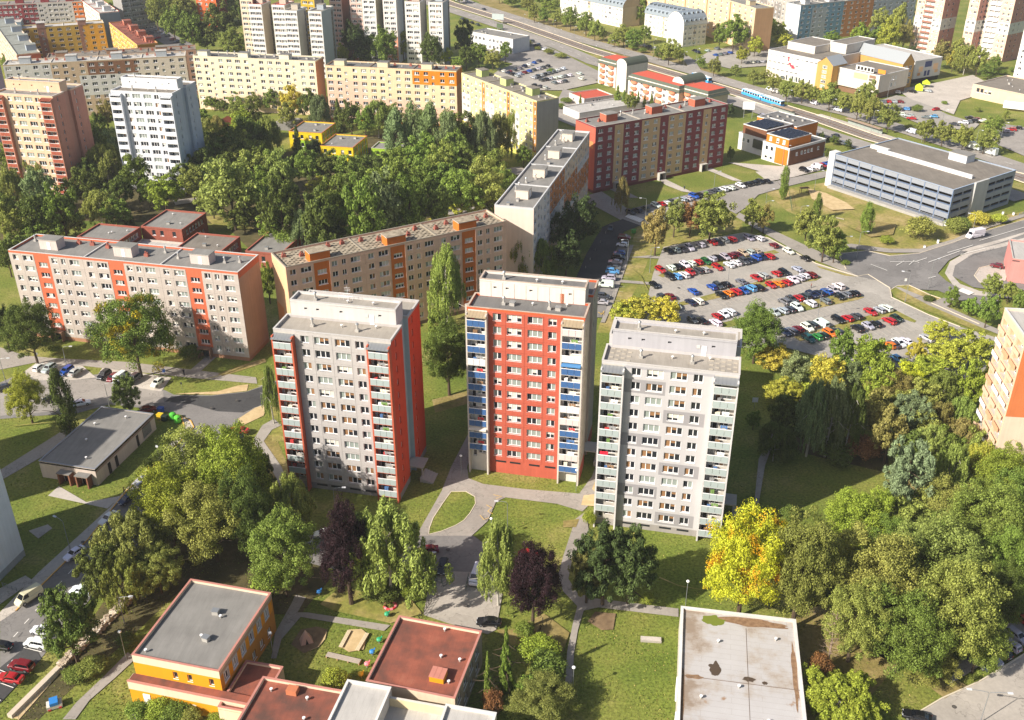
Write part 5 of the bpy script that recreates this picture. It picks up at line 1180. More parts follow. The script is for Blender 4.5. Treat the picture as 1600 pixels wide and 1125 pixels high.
# yellow nursery in the wood
YE = wall('efd21e', .98); LG = wall('a9cf3a')
def nursery(label, pts, H):
    a, g, l = two(pts[0], pts[1], H); d = math.dist(G(*pts[2], H), G(*pts[1], H))
    return block('nursery_pavilion', label, a, -12, l, d, H, YE, M_ROOFG, cap=wall('c97a5a'), wins=rowwins('f', [2, 5.5, 9, 12], [1, 4.2], 1.3, 1.6, 1) + rowwins('r', [d * q / 8 for q in range(1, 8)], [1, 4.2], 1.2, 1.8, 1), zones=[('r', d * q / 8 - .5, d * q / 8 + .9, 0, H, LG) for q in range(1, 8, 2)] + [('f', 4, 10.5, 0, 3.6, LG)], cat='nursery', vents=3, group='yellow nursery pavilions')
nursery('yellow nursery pavilion with grey roof, left one in the wood', ((451, 205), (502.5, 208), (527.5, 192)), 7)
nursery('yellow nursery pavilion with grey roof, right one in the wood', ((500, 227.5), (551, 231), (576, 212.5)), 7)
block('nursery_pavilion', 'small lime green annex half hidden behind the poplars', G(580, 232, 4), -12, 12, 9, 4.2, LG, M_ROOFG, cat='nursery', group='yellow nursery pavilions')
block('shed', 'small grey flat roofed shed left of the yellow nursery', G(432, 203), -12, 9, 8, 3.4, wall('8d8a86'), M_ROOFG, cat='shed')
# red tile hipped house in the wood
a = G(332, 212); HB = Building('tile_roof_house', 'single house with red tiled hipped roofs below the cream block', a, -12, 13, 10, 3.4, 'house'); TL = wall('c07050', .95, var=.2)
HB.ops['f'] += [(2, 4, .3, 2.4), (6, 7.2, .9, 2.2)]; HB.walls({'f': wall('b98a6a')}, H=3.4)
for (x0, x1, y0, y1, hr) in ((-.6, 8, -.8, 10.6, 3.2), (6, 13.6, -.8, 10.6, 3.4)):
    b = MB(); xm_ = (x0 + x1) / 2
    b.face([(x0, y0, 3.3), (x1, y0, 3.3), (xm_, y0 + 2, 3.3 + hr)], TL); b.face([(x1, y0, 3.3), (x1, y1, 3.3), (xm_, y1 - 2, 3.3 + hr), (xm_, y0 + 2, 3.3 + hr)], TL); b.face([(x1, y1, 3.3), (x0, y1, 3.3), (xm_, y1 - 2, 3.3 + hr)], TL); b.face([(x0, y1, 3.3), (x0, y0, 3.3), (xm_, y0 + 2, 3.3 + hr), (xm_, y1 - 2, 3.3 + hr)], TL); ob('roof', b, HB.root)
# ---------------------------------------------------------------- foreground low buildings
UT = wall('d9c9bb', .95, var=.2)
B = block('substation', 'low plastered utility building with grey flat roof on left lawn', (-96.5, 170.0), -13.5, 12.9, 22.0, 4, UT, M_ROOFG, lip=.12, cap=plain('zinc_edge', '8f9298', 1, .5, .3), vents=0, cat='utility building', zones=[('r', 0, 22, 3.0, 4, wall('b59a88', .9, var=.3))])
for (y, w, h) in ((4, .9, 2.3), (6.5, .9, 2.3), (14.5, .8, 2.4)):
    b = MB(); b.box(12.905, 12.96, y, y + w, .1, h + .4, M_DARK); ob('door', b, B.root)
b = MB(); b.box(12.905, 12.96, 17, 20.2, .6, 3.2, plain('grille', '5a5650', 1, .8)); [b.box(12.965, 12.99, 17, 20.2, .7 + i * .3, .82 + i * .3, M_STEEL) for i in range(8)]; ob('gate_grille', b, B.root)
for x in (6.3, 10.4):
    b = MB(); b.box(x - 1.5, x + 1.5, -1.6, -.01, 2.6, 2.8, wall('8d7f74'), M_ROOFG); b.box(x - 1.4, x - 1.1, -1.5, -.02, 0, 2.59, wall('8d5f4a')); b.box(x + 1.1, x + 1.4, -1.5, -.02, 0, 2.59, wall('8d5f4a')); o = ob('porch', b, B.root); b = MB(); b.box(x - .9, x + .9, -.06, -.005, 0, 2.2, M_DARK); ob('door', b, o)
for (x, y) in ((3, 15), (8, 19), (9, 3), (5, 9)): vent(B.root, x, y, 3.88, 2)
# nursery school in the foreground: ochre wing, red roofed wings, pale link
OCH = wall('eda31c', .98, var=.06); CRM = wall('f0dcc0', .95); CAPR = wall('c98a7c', 1)
a, g, l = two((205.5, 1023), (340.8, 1051), 8.2)
d42 = 17.6
NB = Building('nursery_school', 'ochre and cream two storey nursery school with grey flat roof', a, -13.6, l, d42, 8.2, 'nursery school')
for u in (6.9, 9.3, 12.9): NB.win('f', u, 4.9, .8 if u < 15 else .6, 1.4, 1, 'dark', True)
for i in range(6):
    for z in (1.0, 4.9): NB.win('r', 1.8 + i * 2.7, z, 1.25, 1.7, 2, 'std', True)
NB.zone('f', 0, l, 6.7, 8.2, CRM); NB.zone('f', 0, l, 3.4, 6.7, OCH); NB.zone('f', 0, l, 0, 3.4, OCH)
for i in range(6): NB.zone('r', 1.0 + i * 2.7, 2.6 + i * 2.7, 4.5, 7.0, wall('c8d0d4')); NB.zone('r', 2.6 + i * 2.7, 3.7 + i * 2.7, 4.7, 6.8, OCH)
NB.zone('r', 0, d42, 7.0, 8.2, wall('b9a898'))
NB.walls({'f': OCH, 'r': wall('c98f3a'), 'l': OCH, 'b': OCH}); roof_on(NB.root, 0, l, 0, d42, 8.2, M_ROOFG, CAPR, CRM)
for (x, y, k) in ((7.8, 11.5, 1), (9, 10.8, 2), (9.2, 5.8, 1), (8.2, 6.2, 2), (1.5, 1.4, 2)): vent(NB.root, x, y, 7.75, k)
b = MB(); W2_ = l + 5; b.box(-.4, W2_, -1.7, -.005, 0, 4.3, OCH, M_ROOFR, bottom=False); low = ob('lower_storey', b, NB.root)
b = MB(); b.box(-.45, W2_ + .05, -1.76, -1.705, 2.8, 4.32, CRM); b.box(-.5, W2_ + .1, -1.8, -1.45, 4.34, 4.5, CAPR); b.box(-.45, -.405, -1.7, -.01, 2.8, 4.32, CRM); ob('fascia', b, low)
b = MB(); b.box(1.8, 3.0, -1.78, -1.705, .05, 2.3, M_WHITE); ob('door', b, low)
for x in (4.4, 9.6, 15.2): window(low, (x, -1.72, .75), 0, 1.1, 1.3, 1, 'dark', False)
a = G(571.7, 1063.6, 7)
RBL = Building('nursery_wing', 'square nursery wing with rust red bitumen roof and roof hatch', a, -14.5, 13.8, 14.2, 7, 'nursery school')
for i in range(4):
    for z in (1, 4.2): RBL.win('r', 2 + i * 3.1, z, 1.8, 1.7, 2, 'std', True)
RBL.walls({'f': CRM, 'r': wall('b7a695'), 'l': OCH, 'b': OCH}); roof_on(RBL.root, 0, 13.8, 0, 14.2, 7, M_ROOFR, CAPR, CRM)
b = MB(); b.box(9.0, 11.2, 2.6, 4.6, 6.57, 7.6, OCH, wall('d08a78'), bottom=False); [b.box(8.95 + i * .78, 9.7 + i * .78, 2.5, 4.7, 7.62, 7.7, wall('d08a78')) for i in range(3)]; ob('roof_hatch', b, RBL.root)
for (x, y, k) in ((9.2, 7.6, 2), (12.2, 7.6, 2), (11.9, 3.0, 2), (8, 13.2, 2)): vent(RBL.root, x, y, 6.55, k)
a = G(411, 1057, 7)
RBF = Building('nursery_wing', 'nursery wing with dark red roof cut by the bottom edge', (a[0], a[1]), -12.5, 12.9, .6, 7, 'nursery school')
RBF.root.location = (a[0] + 12 * math.sin(R(-12.5)), a[1] - 12 * math.cos(R(-12.5)), 0); RBF.D = 12
RBF.walls({'f': CRM, 'r': CRM, 'l': OCH, 'b': OCH}); roof_on(RBF.root, 0, 12.9, 0, 12, 7, M_ROOFR, CAPR, CRM)
b = MB(); b.box(4.6, 6.2, 9.8, 11, 6.57, 7.5, wall('d0805a'), wall('d0805a'), bottom=False); ob('roof_hatch', b, RBF.root)
for (x, y, k) in ((2.2, 10, 2), (9, 6, 2), (8, 9.6, 2)): vent(RBF.root, x, y, 6.55, k)
a = G(385, 1031, 4)
LK = block('nursery_link', 'low red roofed link between the ochre and red wings', (a[0] + 9.6 * math.sin(R(-12.5)), a[1] - 9.6 * math.cos(R(-12.5))), -12.5, 6.2, 9.5, 4, CRM, M_ROOFR, cap=CAPR, cat='nursery school')
a = G(543, 1062, 8.6)
WL = block('nursery_stair', 'pale flat roofed stair block between the red roofs', (a[0] + 12 * math.sin(R(-12.5)), a[1] - 12 * math.cos(R(-12.5))), -12.5, 6.7, 12, 8.6, wall('ece6dc'), M_ROOFL, cap=wall('e9e6e0', 1), cat='nursery school')
a = G(606, 1088, 7.6)
b0 = (a[0] + 9 * math.sin(R(-12.5)), a[1] - 9 * math.cos(R(-12.5)))
YB = block('nursery_terrace', 'cream walled roof terrace along the bottom edge', b0, -12.5, 14.5, 9, 7.6, wall('f0dcae'), M_ROOFL, cap=wall('e6ddd0', 1), cat='nursery school', lip=1.6)
a2 = G(697, 1100, 8.2); YC = block('nursery_stair', 'pale roofed block at bottom edge right of the terrace', (a2[0] + 9 * math.sin(R(-12.5)), a2[1] - 9 * math.cos(R(-12.5))), -12.5, 7.4, 9, 8.2, wall('e9e2d6'), M_ROOFL, cap=wall('e6e3dd', 1), cat='nursery school')
# pavilion with the pale worn roof
def worn(nt, ge, c):
    L = nt.links.new
    n = node(nt, 'ShaderNodeTexNoise'); n.inputs['Scale'].default_value = .16; n.inputs['Detail'].default_value = 9; L(ge.outputs['Position'], n.inputs['Vector'])
    r = node(nt, 'ShaderNodeValToRGB'); e = r.color_ramp.elements; e[0].position = .63; e[0].color = (0, 0, 0, 1); e[1].position = .66; e[1].color = (1, 1, 1, 1); L(n.outputs[0], r.inputs[0])
    mx = node(nt, 'ShaderNodeMix', data_type='RGBA'); L(r.outputs[0], mx.inputs[0]); L(c, mx.inputs[6]); mx.inputs[7].default_value = (.30, .20, .13, 1)
    br = node(nt, 'ShaderNodeTexBrick'); br.inputs['Scale'].default_value = 1.0; br.inputs['Mortar Size'].default_value = .012; br.inputs['Brick Width'].default_value = 9; br.inputs['Row Height'].default_value = 1.1; br.inputs['Color1'].default_value = br.inputs['Color2'].default_value = (1, 1, 1, 1); br.inputs['Mortar'].default_value = (.62, .56, .5, 1)
    mp = node(nt, 'ShaderNodeMapping'); mp.inputs['Rotation'].default_value = (0, 0, R(10)); L(ge.outputs['Position'], mp.inputs[0]); L(mp.outputs[0], br.inputs['Vector'])
    m2 = node(nt, 'ShaderNodeMix', data_type='RGBA', blend_type='MULTIPLY'); m2.inputs[0].default_value = 1; L(mx.outputs[2], m2.inputs[6]); L(br.outputs[0], m2.inputs[7]); return m2.outputs[2]
M_WORN = mottle('worn_pale_roof', [(.36, (.27, .21, .16)), (.44, (.385, .34, .30)), (.52, (.43, .41, .40)), (.8, (.475, .46, .455))], .15, 8, .85, .25, 4, .03, extra=worn)
PV4 = Building('pavilion', 'flat pavilion with pale worn roof and puddle stains', (27.9 - 36 * math.sin(R(9.8)), 126.2 - 36 * math.cos(R(9.8))), -9.8, 18.4, 36, 5, 'pavilion')
PV4.walls({'f': wall('d9d2c8'), 'l': wall('d5cdc2'), 'r': wall('bdb6ac'), 'b': wall('d9d2c8')}); roof_on(PV4.root, 0, 18.4, 0, 36, 5, M_WORN, wall('e6e2de', 1, var=.15), wall('d9d2c8'), lip=.35, t=.4)
BRN = mottle('moss_soil', [(.3, (.16, .09, .05)), (.7, (.30, .19, .11))], 1.5, 5, .95, .4, 6, .03); MOSS = plain('roof_moss', '6a7424', 1, .95)
def blob(b, x0, x1, y0, y1, m, seed, z, n=26):
    r = random.Random(seed); cx, cy = (x0 + x1) / 2, (y0 + y1) / 2
    n = 72; ph = [r.random() * 6.28 for _ in range(9)]
    def q(t): return .86 + sum(math.sin(t * k * 1.0 + ph[k]) * .13 / k ** .55 for k in range(2, 9)) + r.uniform(-.03, .03)
    b.face([(cx + (x1 - x0) / 2 * math.cos(t * 6.28318 / n) * q(t * 6.28318 / n), cy + (y1 - y0) / 2 * math.sin(t * 6.28318 / n) * q(t * 6.28318 / n + 1), z) for t in range(n)], m)
DST = plain('damp_stain', '4e4034', 1, .6)
for q in ((5, 17.9, 33.5, 35.5, BRN, 3, 4.664), (3.2, 7.2, 32.6, 35.2, MOSS, 4, 4.668), (17.0, 18.0, 16, 31.5, BRN, 5, 4.666), (.45, 1.0, 10, 24, BRN, 6, 4.666), (4.4, 6.6, 21.6, 24.8, DST, 7, 4.666), (9.6, 11.6, 21.4, 22.6, DST, 8, 4.666), (14, 17.9, 3, 8, BRN, 9, 4.666), (.6, 4, 20.6, 21.6, BRN, 12, 4.67), (12.4, 13.4, 21.2, 22, DST, 13, 4.672)):
    b = MB(); blob(b, *q); ob('moss_patch', b, PV4.root)
b = MB(); b.box(.5, 18, 21.0, 21.08, 4.655, 4.69, plain('roof_seam', '6b5a4c', 1, .9)); b.box(10.4, 10.46, .5, 33, 4.655, 4.688, plain('roof_seam', '6b5a4c', 1, .9)); ob('roof_seam', b, PV4.root)
b = MB(); b.box(1.0, 2.6, 9.0, 11.6, 4.66, 5.7, wall('b7b3ac'), bottom=False); ob('roof_vent', b, PV4.root)
for (x, y) in ((3.4, 17), (6, 29), (15, 31), (13, 14), (9, 20)): vent(PV4.root, x, y, 4.65, 2)
b = MB(); b.box(-.22, -.02, 19, 21.5, 1.2, 3.8, M_WHITE); b.box(-.22, -.02, 13, 14.6, 1.2, 3.8, M_WHITE); ob('wall_box', b, PV4.root)
# ---------------------------------------------------------------- trees: leaf clumps on a trunk with limbs; each tree a thing (> trunk, crown)
def leafmat(name, hue=.014, val=(.55, 1.5), trans=.24, second=None):
    m, nt, b = base_mat(name); L = nt.links.new; nt.nodes.remove(b); out = nt.nodes['Material Output']
    oi = node(nt, 'ShaderNodeObjectInfo'); ge = node(nt, 'ShaderNodeNewGeometry')
    tc = node(nt, 'ShaderNodeTexCoord'); nz = node(nt, 'ShaderNodeTexNoise'); nz.inputs['Scale'].default_value = 3.5; nz.inputs['Detail'].default_value = 3; L(tc.outputs['Object'], nz.inputs['Vector'])
    col = oi.outputs['Color']
    if second:
        r = node(nt, 'ShaderNodeMapRange'); r.inputs[1].default_value = .55; r.inputs[2].default_value = .66; L(nz.outputs[0], r.inputs[0])
        mx = node(nt, 'ShaderNodeMix', data_type='RGBA'); L(r.outputs[0], mx.inputs[0]); L(col, mx.inputs[6]); mx.inputs[7].default_value = (*second, 1); col = mx.outputs[2]
    hs = node(nt, 'ShaderNodeHueSaturation'); L(col, hs.inputs['Color'])
    r1 = node(nt, 'ShaderNodeMapRange'); r1.inputs[3].default_value = .5 - hue; r1.inputs[4].default_value = .5 + hue; L(nz.outputs[0], r1.inputs[0]); L(r1.outputs[0], hs.inputs['Hue'])
    r2 = node(nt, 'ShaderNodeMapRange'); r2.inputs[3].default_value = val[0]; r2.inputs[4].default_value = val[1]; L(ge.outputs['Random Per Island'], r2.inputs[0]); L(r2.outputs[0], hs.inputs['Value'])
    d = node(nt, 'ShaderNodeBsdfDiffuse'); t = node(nt, 'ShaderNodeBsdfTranslucent'); g = node(nt, 'ShaderNodeBsdfGlossy'); g.inputs['Roughness'].default_value = .5
    L(hs.outputs[0], d.inputs['Color']); L(hs.outputs[0], t.inputs['Color']); g.inputs['Color'].default_value = (.5, .5, .5, 1)
    a = node(nt, 'ShaderNodeMixShader'); a.inputs[0].default_value = trans; L(d.outputs[0], a.inputs[1]); L(t.outputs[0], a.inputs[2])
    c = node(nt, 'ShaderNodeMixShader'); c.inputs[0].default_value = .015; L(a.outputs[0], c.inputs[1]); L(g.outputs[0], c.inputs[2]); L(c.outputs[0], out.inputs['Surface'])
    return m
M_LEAF = leafmat('leaves'); M_NEEDLE = leafmat('needles', .02, (.45, 1.4), .08); M_AUT = leafmat('autumn_leaves', .012, (.6, 1.3), .24, lin('d9941e'))
M_AUT2 = leafmat('turning_leaves', .03, (.5, 1.4), .25, lin('b89a1e'))
def crown_mesh(name, clumps, per, leaf, mat, seed, up=.25, aspect=1.0, droop=0.0, shell=.75):
    """clumps: rows (x, y, z, rx, rz). Leaves are small rhombic faces spread through each clump's outer part, turned roughly outwards."""
    g = np.random.default_rng(seed); c = np.asarray(clumps, float); n = len(c) * per
    ci = np.repeat(np.arange(len(c)), per)
    d = g.normal(size=(n, 3)); d /= np.linalg.norm(d, axis=1)[:, None]
    rad = shell + (1 - shell) * 1.4 * g.random(n) ** 1.0 - g.random(n) ** 3 * .5
    p = c[ci, :3] + d * rad[:, None] * np.stack([c[ci, 3], c[ci, 3], c[ci, 4]], 1)
    nrm = d + np.array([0, 0, up]) + g.normal(size=(n, 3)) * .45
    nrm /= np.linalg.norm(nrm, axis=1)[:, None]
    ref = g.normal(size=(n, 3)); ref[:, 2] -= droop * 3
    a = ref - (ref * nrm).sum(1)[:, None] * nrm; a /= np.linalg.norm(a, axis=1)[:, None]; b = np.cross(nrm, a)
    s = leaf * (.65 + .7 * g.random(n))[:, None]
    v = np.empty((n, 4, 3)); v[:, 0] = p - a * s * aspect; v[:, 1] = p - b * s * .62 + a * s * .1; v[:, 2] = p + a * s * aspect; v[:, 3] = p + b * s * .62 + a * s * .1
    me = bpy.data.meshes.new(name); me.vertices.add(n * 4); me.vertices.foreach_set('co', v.ravel()); me.loops.add(n * 4); me.loops.foreach_set('vertex_index', np.arange(n * 4))
    me.polygons.add(n); me.polygons.foreach_set('loop_start', np.arange(0, n * 4, 4)); me.polygons.foreach_set('loop_total', np.full(n, 4)); me.update(); me.validate(); me.materials.append(mat)
    return me
def cl_round(seed, n, flat=1.0, cr=(.10, .17), zc=.56, inner=.25, top=1.0):
    g = np.random.default_rng(seed); out = []
    lob = g.normal(size=(5, 3)); lob /= np.linalg.norm(lob, axis=1)[:, None]
    for i in range(n):
        d = g.normal(size=3); d /= np.linalg.norm(d)
        if d[2] < -.55: d[2] *= -.6
        rr = (.27 + .17 * max(0, (lob @ d).max() - .3) + .04 * g.normal()) * (1 if g.random() > inner else .6)
        r = g.uniform(*cr)
        out.append((d[0] * rr * 1.02, d[1] * rr * 1.02, zc + d[2] * rr * flat * top, r, r * .8))
    return out
def cl_lobed(seed, nl, per, flat=1.0, zc=.57, cr=(.05, .10)):
    """Crown built of sub-crowns on main limbs: leaf clumps over each sub-crown, dark gaps between them."""
    g = np.random.default_rng(seed); out = []
    for i in range(nl):
        t = (i + .5) / nl; ph = math.acos(1 - 1.78 * t); az = i * 2.39996 + g.uniform(-.4, .4)
        d = np.array([math.sin(ph) * math.cos(az), math.sin(ph) * math.sin(az), math.cos(ph)]); q = g.uniform(.20, .31); c = d * q; R0 = g.uniform(.13, .20)
        for j in range(per):
            e = g.normal(size=3); e /= np.linalg.norm(e); e = e + d * .35
            if e[2] < -.6: continue
            p = c + e * R0 * g.uniform(.75, 1.1); r = g.uniform(*cr)
            out.append((p[0], p[1], zc + p[2] * flat, r, r * .75))
    return out
def cl_birch(seed, n):
    g = np.random.default_rng(seed); out = []; nl = max(9, n // 12)
    for i in range(nl):
        t = (i + .5) / nl; z = .42 + .54 * t; az = i * 2.39996 + g.uniform(-.5, .5); w = .47 * (1 - t) ** .5 + .05; r0 = w * g.uniform(.45, 1.0)
        cx, cy = r0 * math.cos(az), r0 * math.sin(az); ln = g.uniform(.10, .30) * (1.25 - .6 * t)
        for j in range(n // nl):
            a2 = g.random() * 6.283; k = g.random(); rr = .02 + .10 * k ** .7 * (1.1 - .5 * t); q = g.uniform(.026, .052)
            out.append((cx * (1 + .25 * k) + rr * math.cos(a2), cy * (1 + .25 * k) + rr * math.sin(a2), z - ln * k * g.uniform(.4, 1.3), q, q * g.uniform(1.6, 3.0)))
    return out
def cl_pine(seed, n):
    g = np.random.default_rng(seed); out = []
    for i in range(n):
        t = g.random(); z = .18 + .78 * t; w = .44 * (1 - t) ** .55 * (.75 + .35 * math.sin(t * 23 + seed)); a = g.random() * 6.283; r = w * (.5 + .5 * g.random())
        q = g.uniform(.06, .12); out.append((r * math.cos(a), r * math.sin(a), z - .12 * r, q, q * .62))
    return out
def cl_spruce(seed, n):
    g = np.random.default_rng(seed); out = []
    for i in range(n):
        t = g.random() ** 1.25; z = .06 + .92 * t; tier = .85 + .2 * math.sin(t * 60); w = .47 * (1 - t) * tier + .01; a = g.random() * 6.283; r = w * (.4 + .6 * g.random()); q = .035 + .06 * (1 - t)
        out.append((r * math.cos(a), r * math.sin(a), z - .12 * r, q, q * .7))
    return out
def cl_poplar(seed, n):
    g = np.random.default_rng(seed); out = []
    for i in range(n):
        t = g.random(); z = .10 + .88 * t; w = .42 * math.sin(math.pi * min(1, .12 + .83 * t)) ** .7 * (.8 + .3 * g.random()); a = g.random() * 6.283; r = w * (.5 + .5 * g.random()); q = g.uniform(.07, .13)
        out.append((r * math.cos(a), r * math.sin(a), z, q, q * 1.1))
    return out
CROWN = {}
for i in range(4): CROWN['b%d' % i] = crown_mesh('crown', cl_lobed(10 + i, 11, 11, 1.0, .57, (.06, .11)), 75, .023, M_LEAF, 20 + i)
for i in range(3): CROWN['B%d' % i] = crown_mesh('crown', cl_lobed(40 + i, 19, 17), 165, .0098, M_LEAF, 50 + i)
for i in range(3): CROWN['r%d' % i] = crown_mesh('crown', cl_birch(60 + i, 190), 55, .018, M_LEAF, 70 + i, .1, 1.5, 1.0)
for i in range(2): CROWN['R%d' % i] = crown_mesh('crown', cl_birch(80 + i, 380), 80, .0105, M_LEAF, 90 + i, .1, 1.7, 1.0)
for i in range(2): CROWN['p%d' % i] = crown_mesh('crown', cl_lobed(100 + i, 16, 13, 1.0, .52, (.045, .085)), 110, .0125, M_NEEDLE, 110 + i, .5, 1.7)
for i in range(2): CROWN['s%d' % i] = crown_mesh('crown', cl_spruce(120 + i, 170), 60, .017, M_NEEDLE, 130 + i, .2, 1.6, .5)
for i in range(2): CROWN['o%d' % i] = crown_mesh('crown', cl_poplar(140 + i, 110), 75, .021, M_LEAF, 150 + i)
for i in range(2): CROWN['a%d' % i] = crown_mesh('crown', cl_lobed(160 + i, 19, 17), 190, .0092, M_AUT, 170 + i)
CROWN['t0'] = crown_mesh('crown', cl_lobed(180, 17, 16), 170, .0098, M_AUT2, 181)
for i in range(2): CROWN['h%d' % i] = crown_mesh('crown', cl_round(190 + i, 70, .8, (.12, .2), zc=.45), 80, .026, M_LEAF, 195 + i)
TRUNK = {}
def trunk_mesh(kind, bark, seed):
    r = random.Random(seed); m = MB(); hi = {'s': .97, 'p': .9, 'r': .93, 'o': .85, 'h': .45}.get(kind, .72)
    w = {'h': .012, 's': .018, 'r': .016}.get(kind, .024)
    m.tube([(0, 0, 0), (.006, 0, hi * .3), (-.008, .006, hi * .6), (.004, 0, hi)], w, bark, 7, w * .25)
    if kind == 's': k = 10
    else: k = 9
    for i in range(k):
        a = i * 2.4 + r.random(); z = hi * (.28 + .62 * i / k); ln = .33 * (1 - .6 * i / k); up = {'p': .02, 's': -.05, 'r': .16, 'o': .25}.get(kind, .17)
        m.tube([(0, 0, z), (math.cos(a) * ln * .5, math.sin(a) * ln * .5, z + up * .75), (math.cos(a) * ln, math.sin(a) * ln, z + up * (1 if kind != 'r' else .6))], w * .42, bark, 5, w * .1)
    return m.mesh('trunk')
for k in 'brpsoh': TRUNK[k] = trunk_mesh(k, M_BIRCHBARK if k == 'r' else M_TREEBARK, ord(k))
# colour names -> leaf albedo
TC = {'dark green': '626f33', 'mid green': '77893c', 'bright green': '8a993a', 'olive green': '8c9248', 'yellow green': 'a6aa42', 'golden yellow': 'b9b048', 'lemon yellow': 'b9c036', 'grey green': '7f8d5c', 'blue green': '76865e',
      'purple': '35252a', 'brown green': '928a4e', 'pale olive': '8d9a4c', 'deep green': '4a5830', 'russet': '85603c'}
NOUN = {'b': 'leafy tree', 'B': 'leafy tree', 'r': 'drooping birch', 'R': 'drooping birch', 'p': 'pine', 's': 'spruce', 'o': 'columnar tree', 'a': 'autumn maple', 't': 'turning maple', 'h': 'bush'}
TCOUNT = [0]
GRP = {}
def tree(cx, cy, w, h, kind, col, place, label=None):
    """cx, cy, w, h: where the crown stands out in the survey photo and how large it looks; gives position, spread and height in metres."""
    zc = 4.0
    for _ in range(6):
        x, y = G(cx, cy, zc); d = math.sqrt(x * x + y * y + (CAMH - zc) ** 2); dep = math.asin((CAMH - zc) / d); fw = y * _c + (CAMH - zc) * _s; mpp = fw / F
        W = w * mpp; V = h * mpp; t = V * V - (W * math.sin(dep)) ** 2; Hc = math.sqrt(max(t, (.55 * W * math.cos(dep)) ** 2)) / math.cos(dep)
        lo = {'h': .02, 's': .04, 'p': .12, 'o': .08, 'r': .10}.get(kind.lower(), .17); H = Hc / (1 - lo); zc = H * (1 + lo) / 2
    i = TCOUNT[0]; TCOUNT[0] += 1; r = random.Random(i * 13 + 5)
    nv = {'b': 4, 'B': 3, 'r': 3, 'R': 2, 'p': 2, 's': 2, 'o': 2, 'a': 2, 't': 1, 'h': 2}[kind]
    rz = r.random() * 6.28
    o = thing({'r': 'birch_tree', 'R': 'birch_tree', 'p': 'pine_tree', 's': 'spruce_tree', 'o': 'columnar_tree', 'a': 'maple_tree', 't': 'maple_tree', 'h': 'bush'}.get(kind, 'leafy_tree'), None, None, (x, y, 0), rz)
    cat = 'bush' if kind == 'h' else 'tree'
    if label: tag(o, label, cat)
    else: later(o, f'{col} {NOUN[kind]}', place, cat)
    c = lin(TC[col]); j0 = r.uniform(.84, 1.2); j = [j0 * r.uniform(.95, 1.06) for _ in range(3)]; c = [min(.9, q * e) for q, e in zip(c, j)]
    sw = W * 1.13; ck = kind + str(r.randrange(nv)); tk = {'B': 'b', 'R': 'r', 'a': 'b', 't': 'b'}.get(kind, kind)
    ob('trunk', TRUNK[tk], o, (0, 0, 0), 0, (H * .9, H * .9, H * .97))
    ob('crown', CROWN[ck], o, (0, 0, H * (.0 if kind in 'hsop' else -.02)), r.random() * 6.28, (sw, sw * r.uniform(.92, 1.08), H * 1.05), (*c, 1))
    return o
def trees(place, rows):
    for q in rows: tree(*q[:5], q[5], place, q[6] if len(q) > 6 else None)
dg, mg, bg_, og, yg, gy, ly, gg, bl_, pu, br_, po, de, ru = 'dark green', 'mid green', 'bright green', 'olive green', 'yellow green', 'golden yellow', 'lemon yellow', 'grey green', 'blue green', 'purple', 'brown green', 'pale olive', 'deep green', 'russet'
trees('in clump left of grey and orange tower', [(300, 735, 120, 120, 'B', og), (362, 742, 105, 135, 'B', bg_), (262, 790, 100, 110, 'B', yg), (330, 815, 120, 115, 'B', og), (385, 800, 70, 120, 'B', dg),
    (205, 855, 105, 110, 'R', og), (455, 790, 66, 95, 'R', og), (440, 865, 100, 115, 'B', mg), (408, 740, 42, 65, 'p', dg), (425, 900, 60, 60, 'h', bg_), (245, 890, 70, 70, 'B', og)])
trees('beside retaining wall left of nursery', [(158, 895, 72, 90, 'p', dg), (105, 975, 84, 112, 'p', dg), (140, 1040, 45, 36, 'h', og), (190, 905, 60, 80, 'R', og), (120, 1050, 40, 30, 'h', mg), (195, 1000, 30, 26, 'h', dg)])
trees('before the grey and orange tower', [(541, 860, 68, 130, 'B', pu), (606, 858, 130, 148, 'R', po), (641, 922, 28, 26, 'h', bg_), (655, 928, 22, 20, 'h', bg_), (662, 912, 22, 18, 'h', bg_), (622, 925, 20, 14, 'h', mg), (590, 922, 60, 22, 'h', dg)])
trees('beside the concrete yard', [(778, 880, 66, 118, 'R', po), (833, 912, 76, 108, 'B', pu), (820, 985, 32, 36, 'h', mg)])
trees('in front of the white tower', [(945, 880, 88, 118, 'p', de), (985, 885, 88, 108, 'p', de), (918, 895, 45, 80, 'p', br_), (921, 808, 18, 30, 'h', yg), (1010, 935, 22, 16, 'h', bg_)])
tree(1166, 876, 118, 150, 'a', ly, '', 'bright yellow and orange autumn maple right of the white tower')
trees('right of red roofed nursery wing', [(791, 1030, 32, 92, 's', mg), (762, 1066, 25, 84, 's', mg), (770, 1095, 30, 50, 'h', ru), (845, 1095, 95, 75, 'B', og), (826, 1075, 40, 50, 'h', mg), (842, 1010, 60, 50, 'h', bg_), (858, 1040, 60, 60, 'h', mg), (812, 1108, 40, 40, 'h', og)])
trees('around the big linden, lower right', [(1253, 892, 92, 146, 'B', og), (1372, 905, 140, 140, 'B', og), (1462, 875, 135, 130, 'B', po), (1500, 955, 125, 140, 'B', og), (1415, 985, 125, 125, 'B', mg), (1338, 970, 90, 110, 'B', og), (1532, 1005, 76, 84, 'B', mg), (1450, 1035, 84, 66, 'B', og), (1390, 850, 80, 80, 'B', mg), (1310, 930, 50, 60, 'b', dg), (1315, 1090, 115, 92, 'R', yg), (1285, 1040, 40, 50, 'h', ru)])
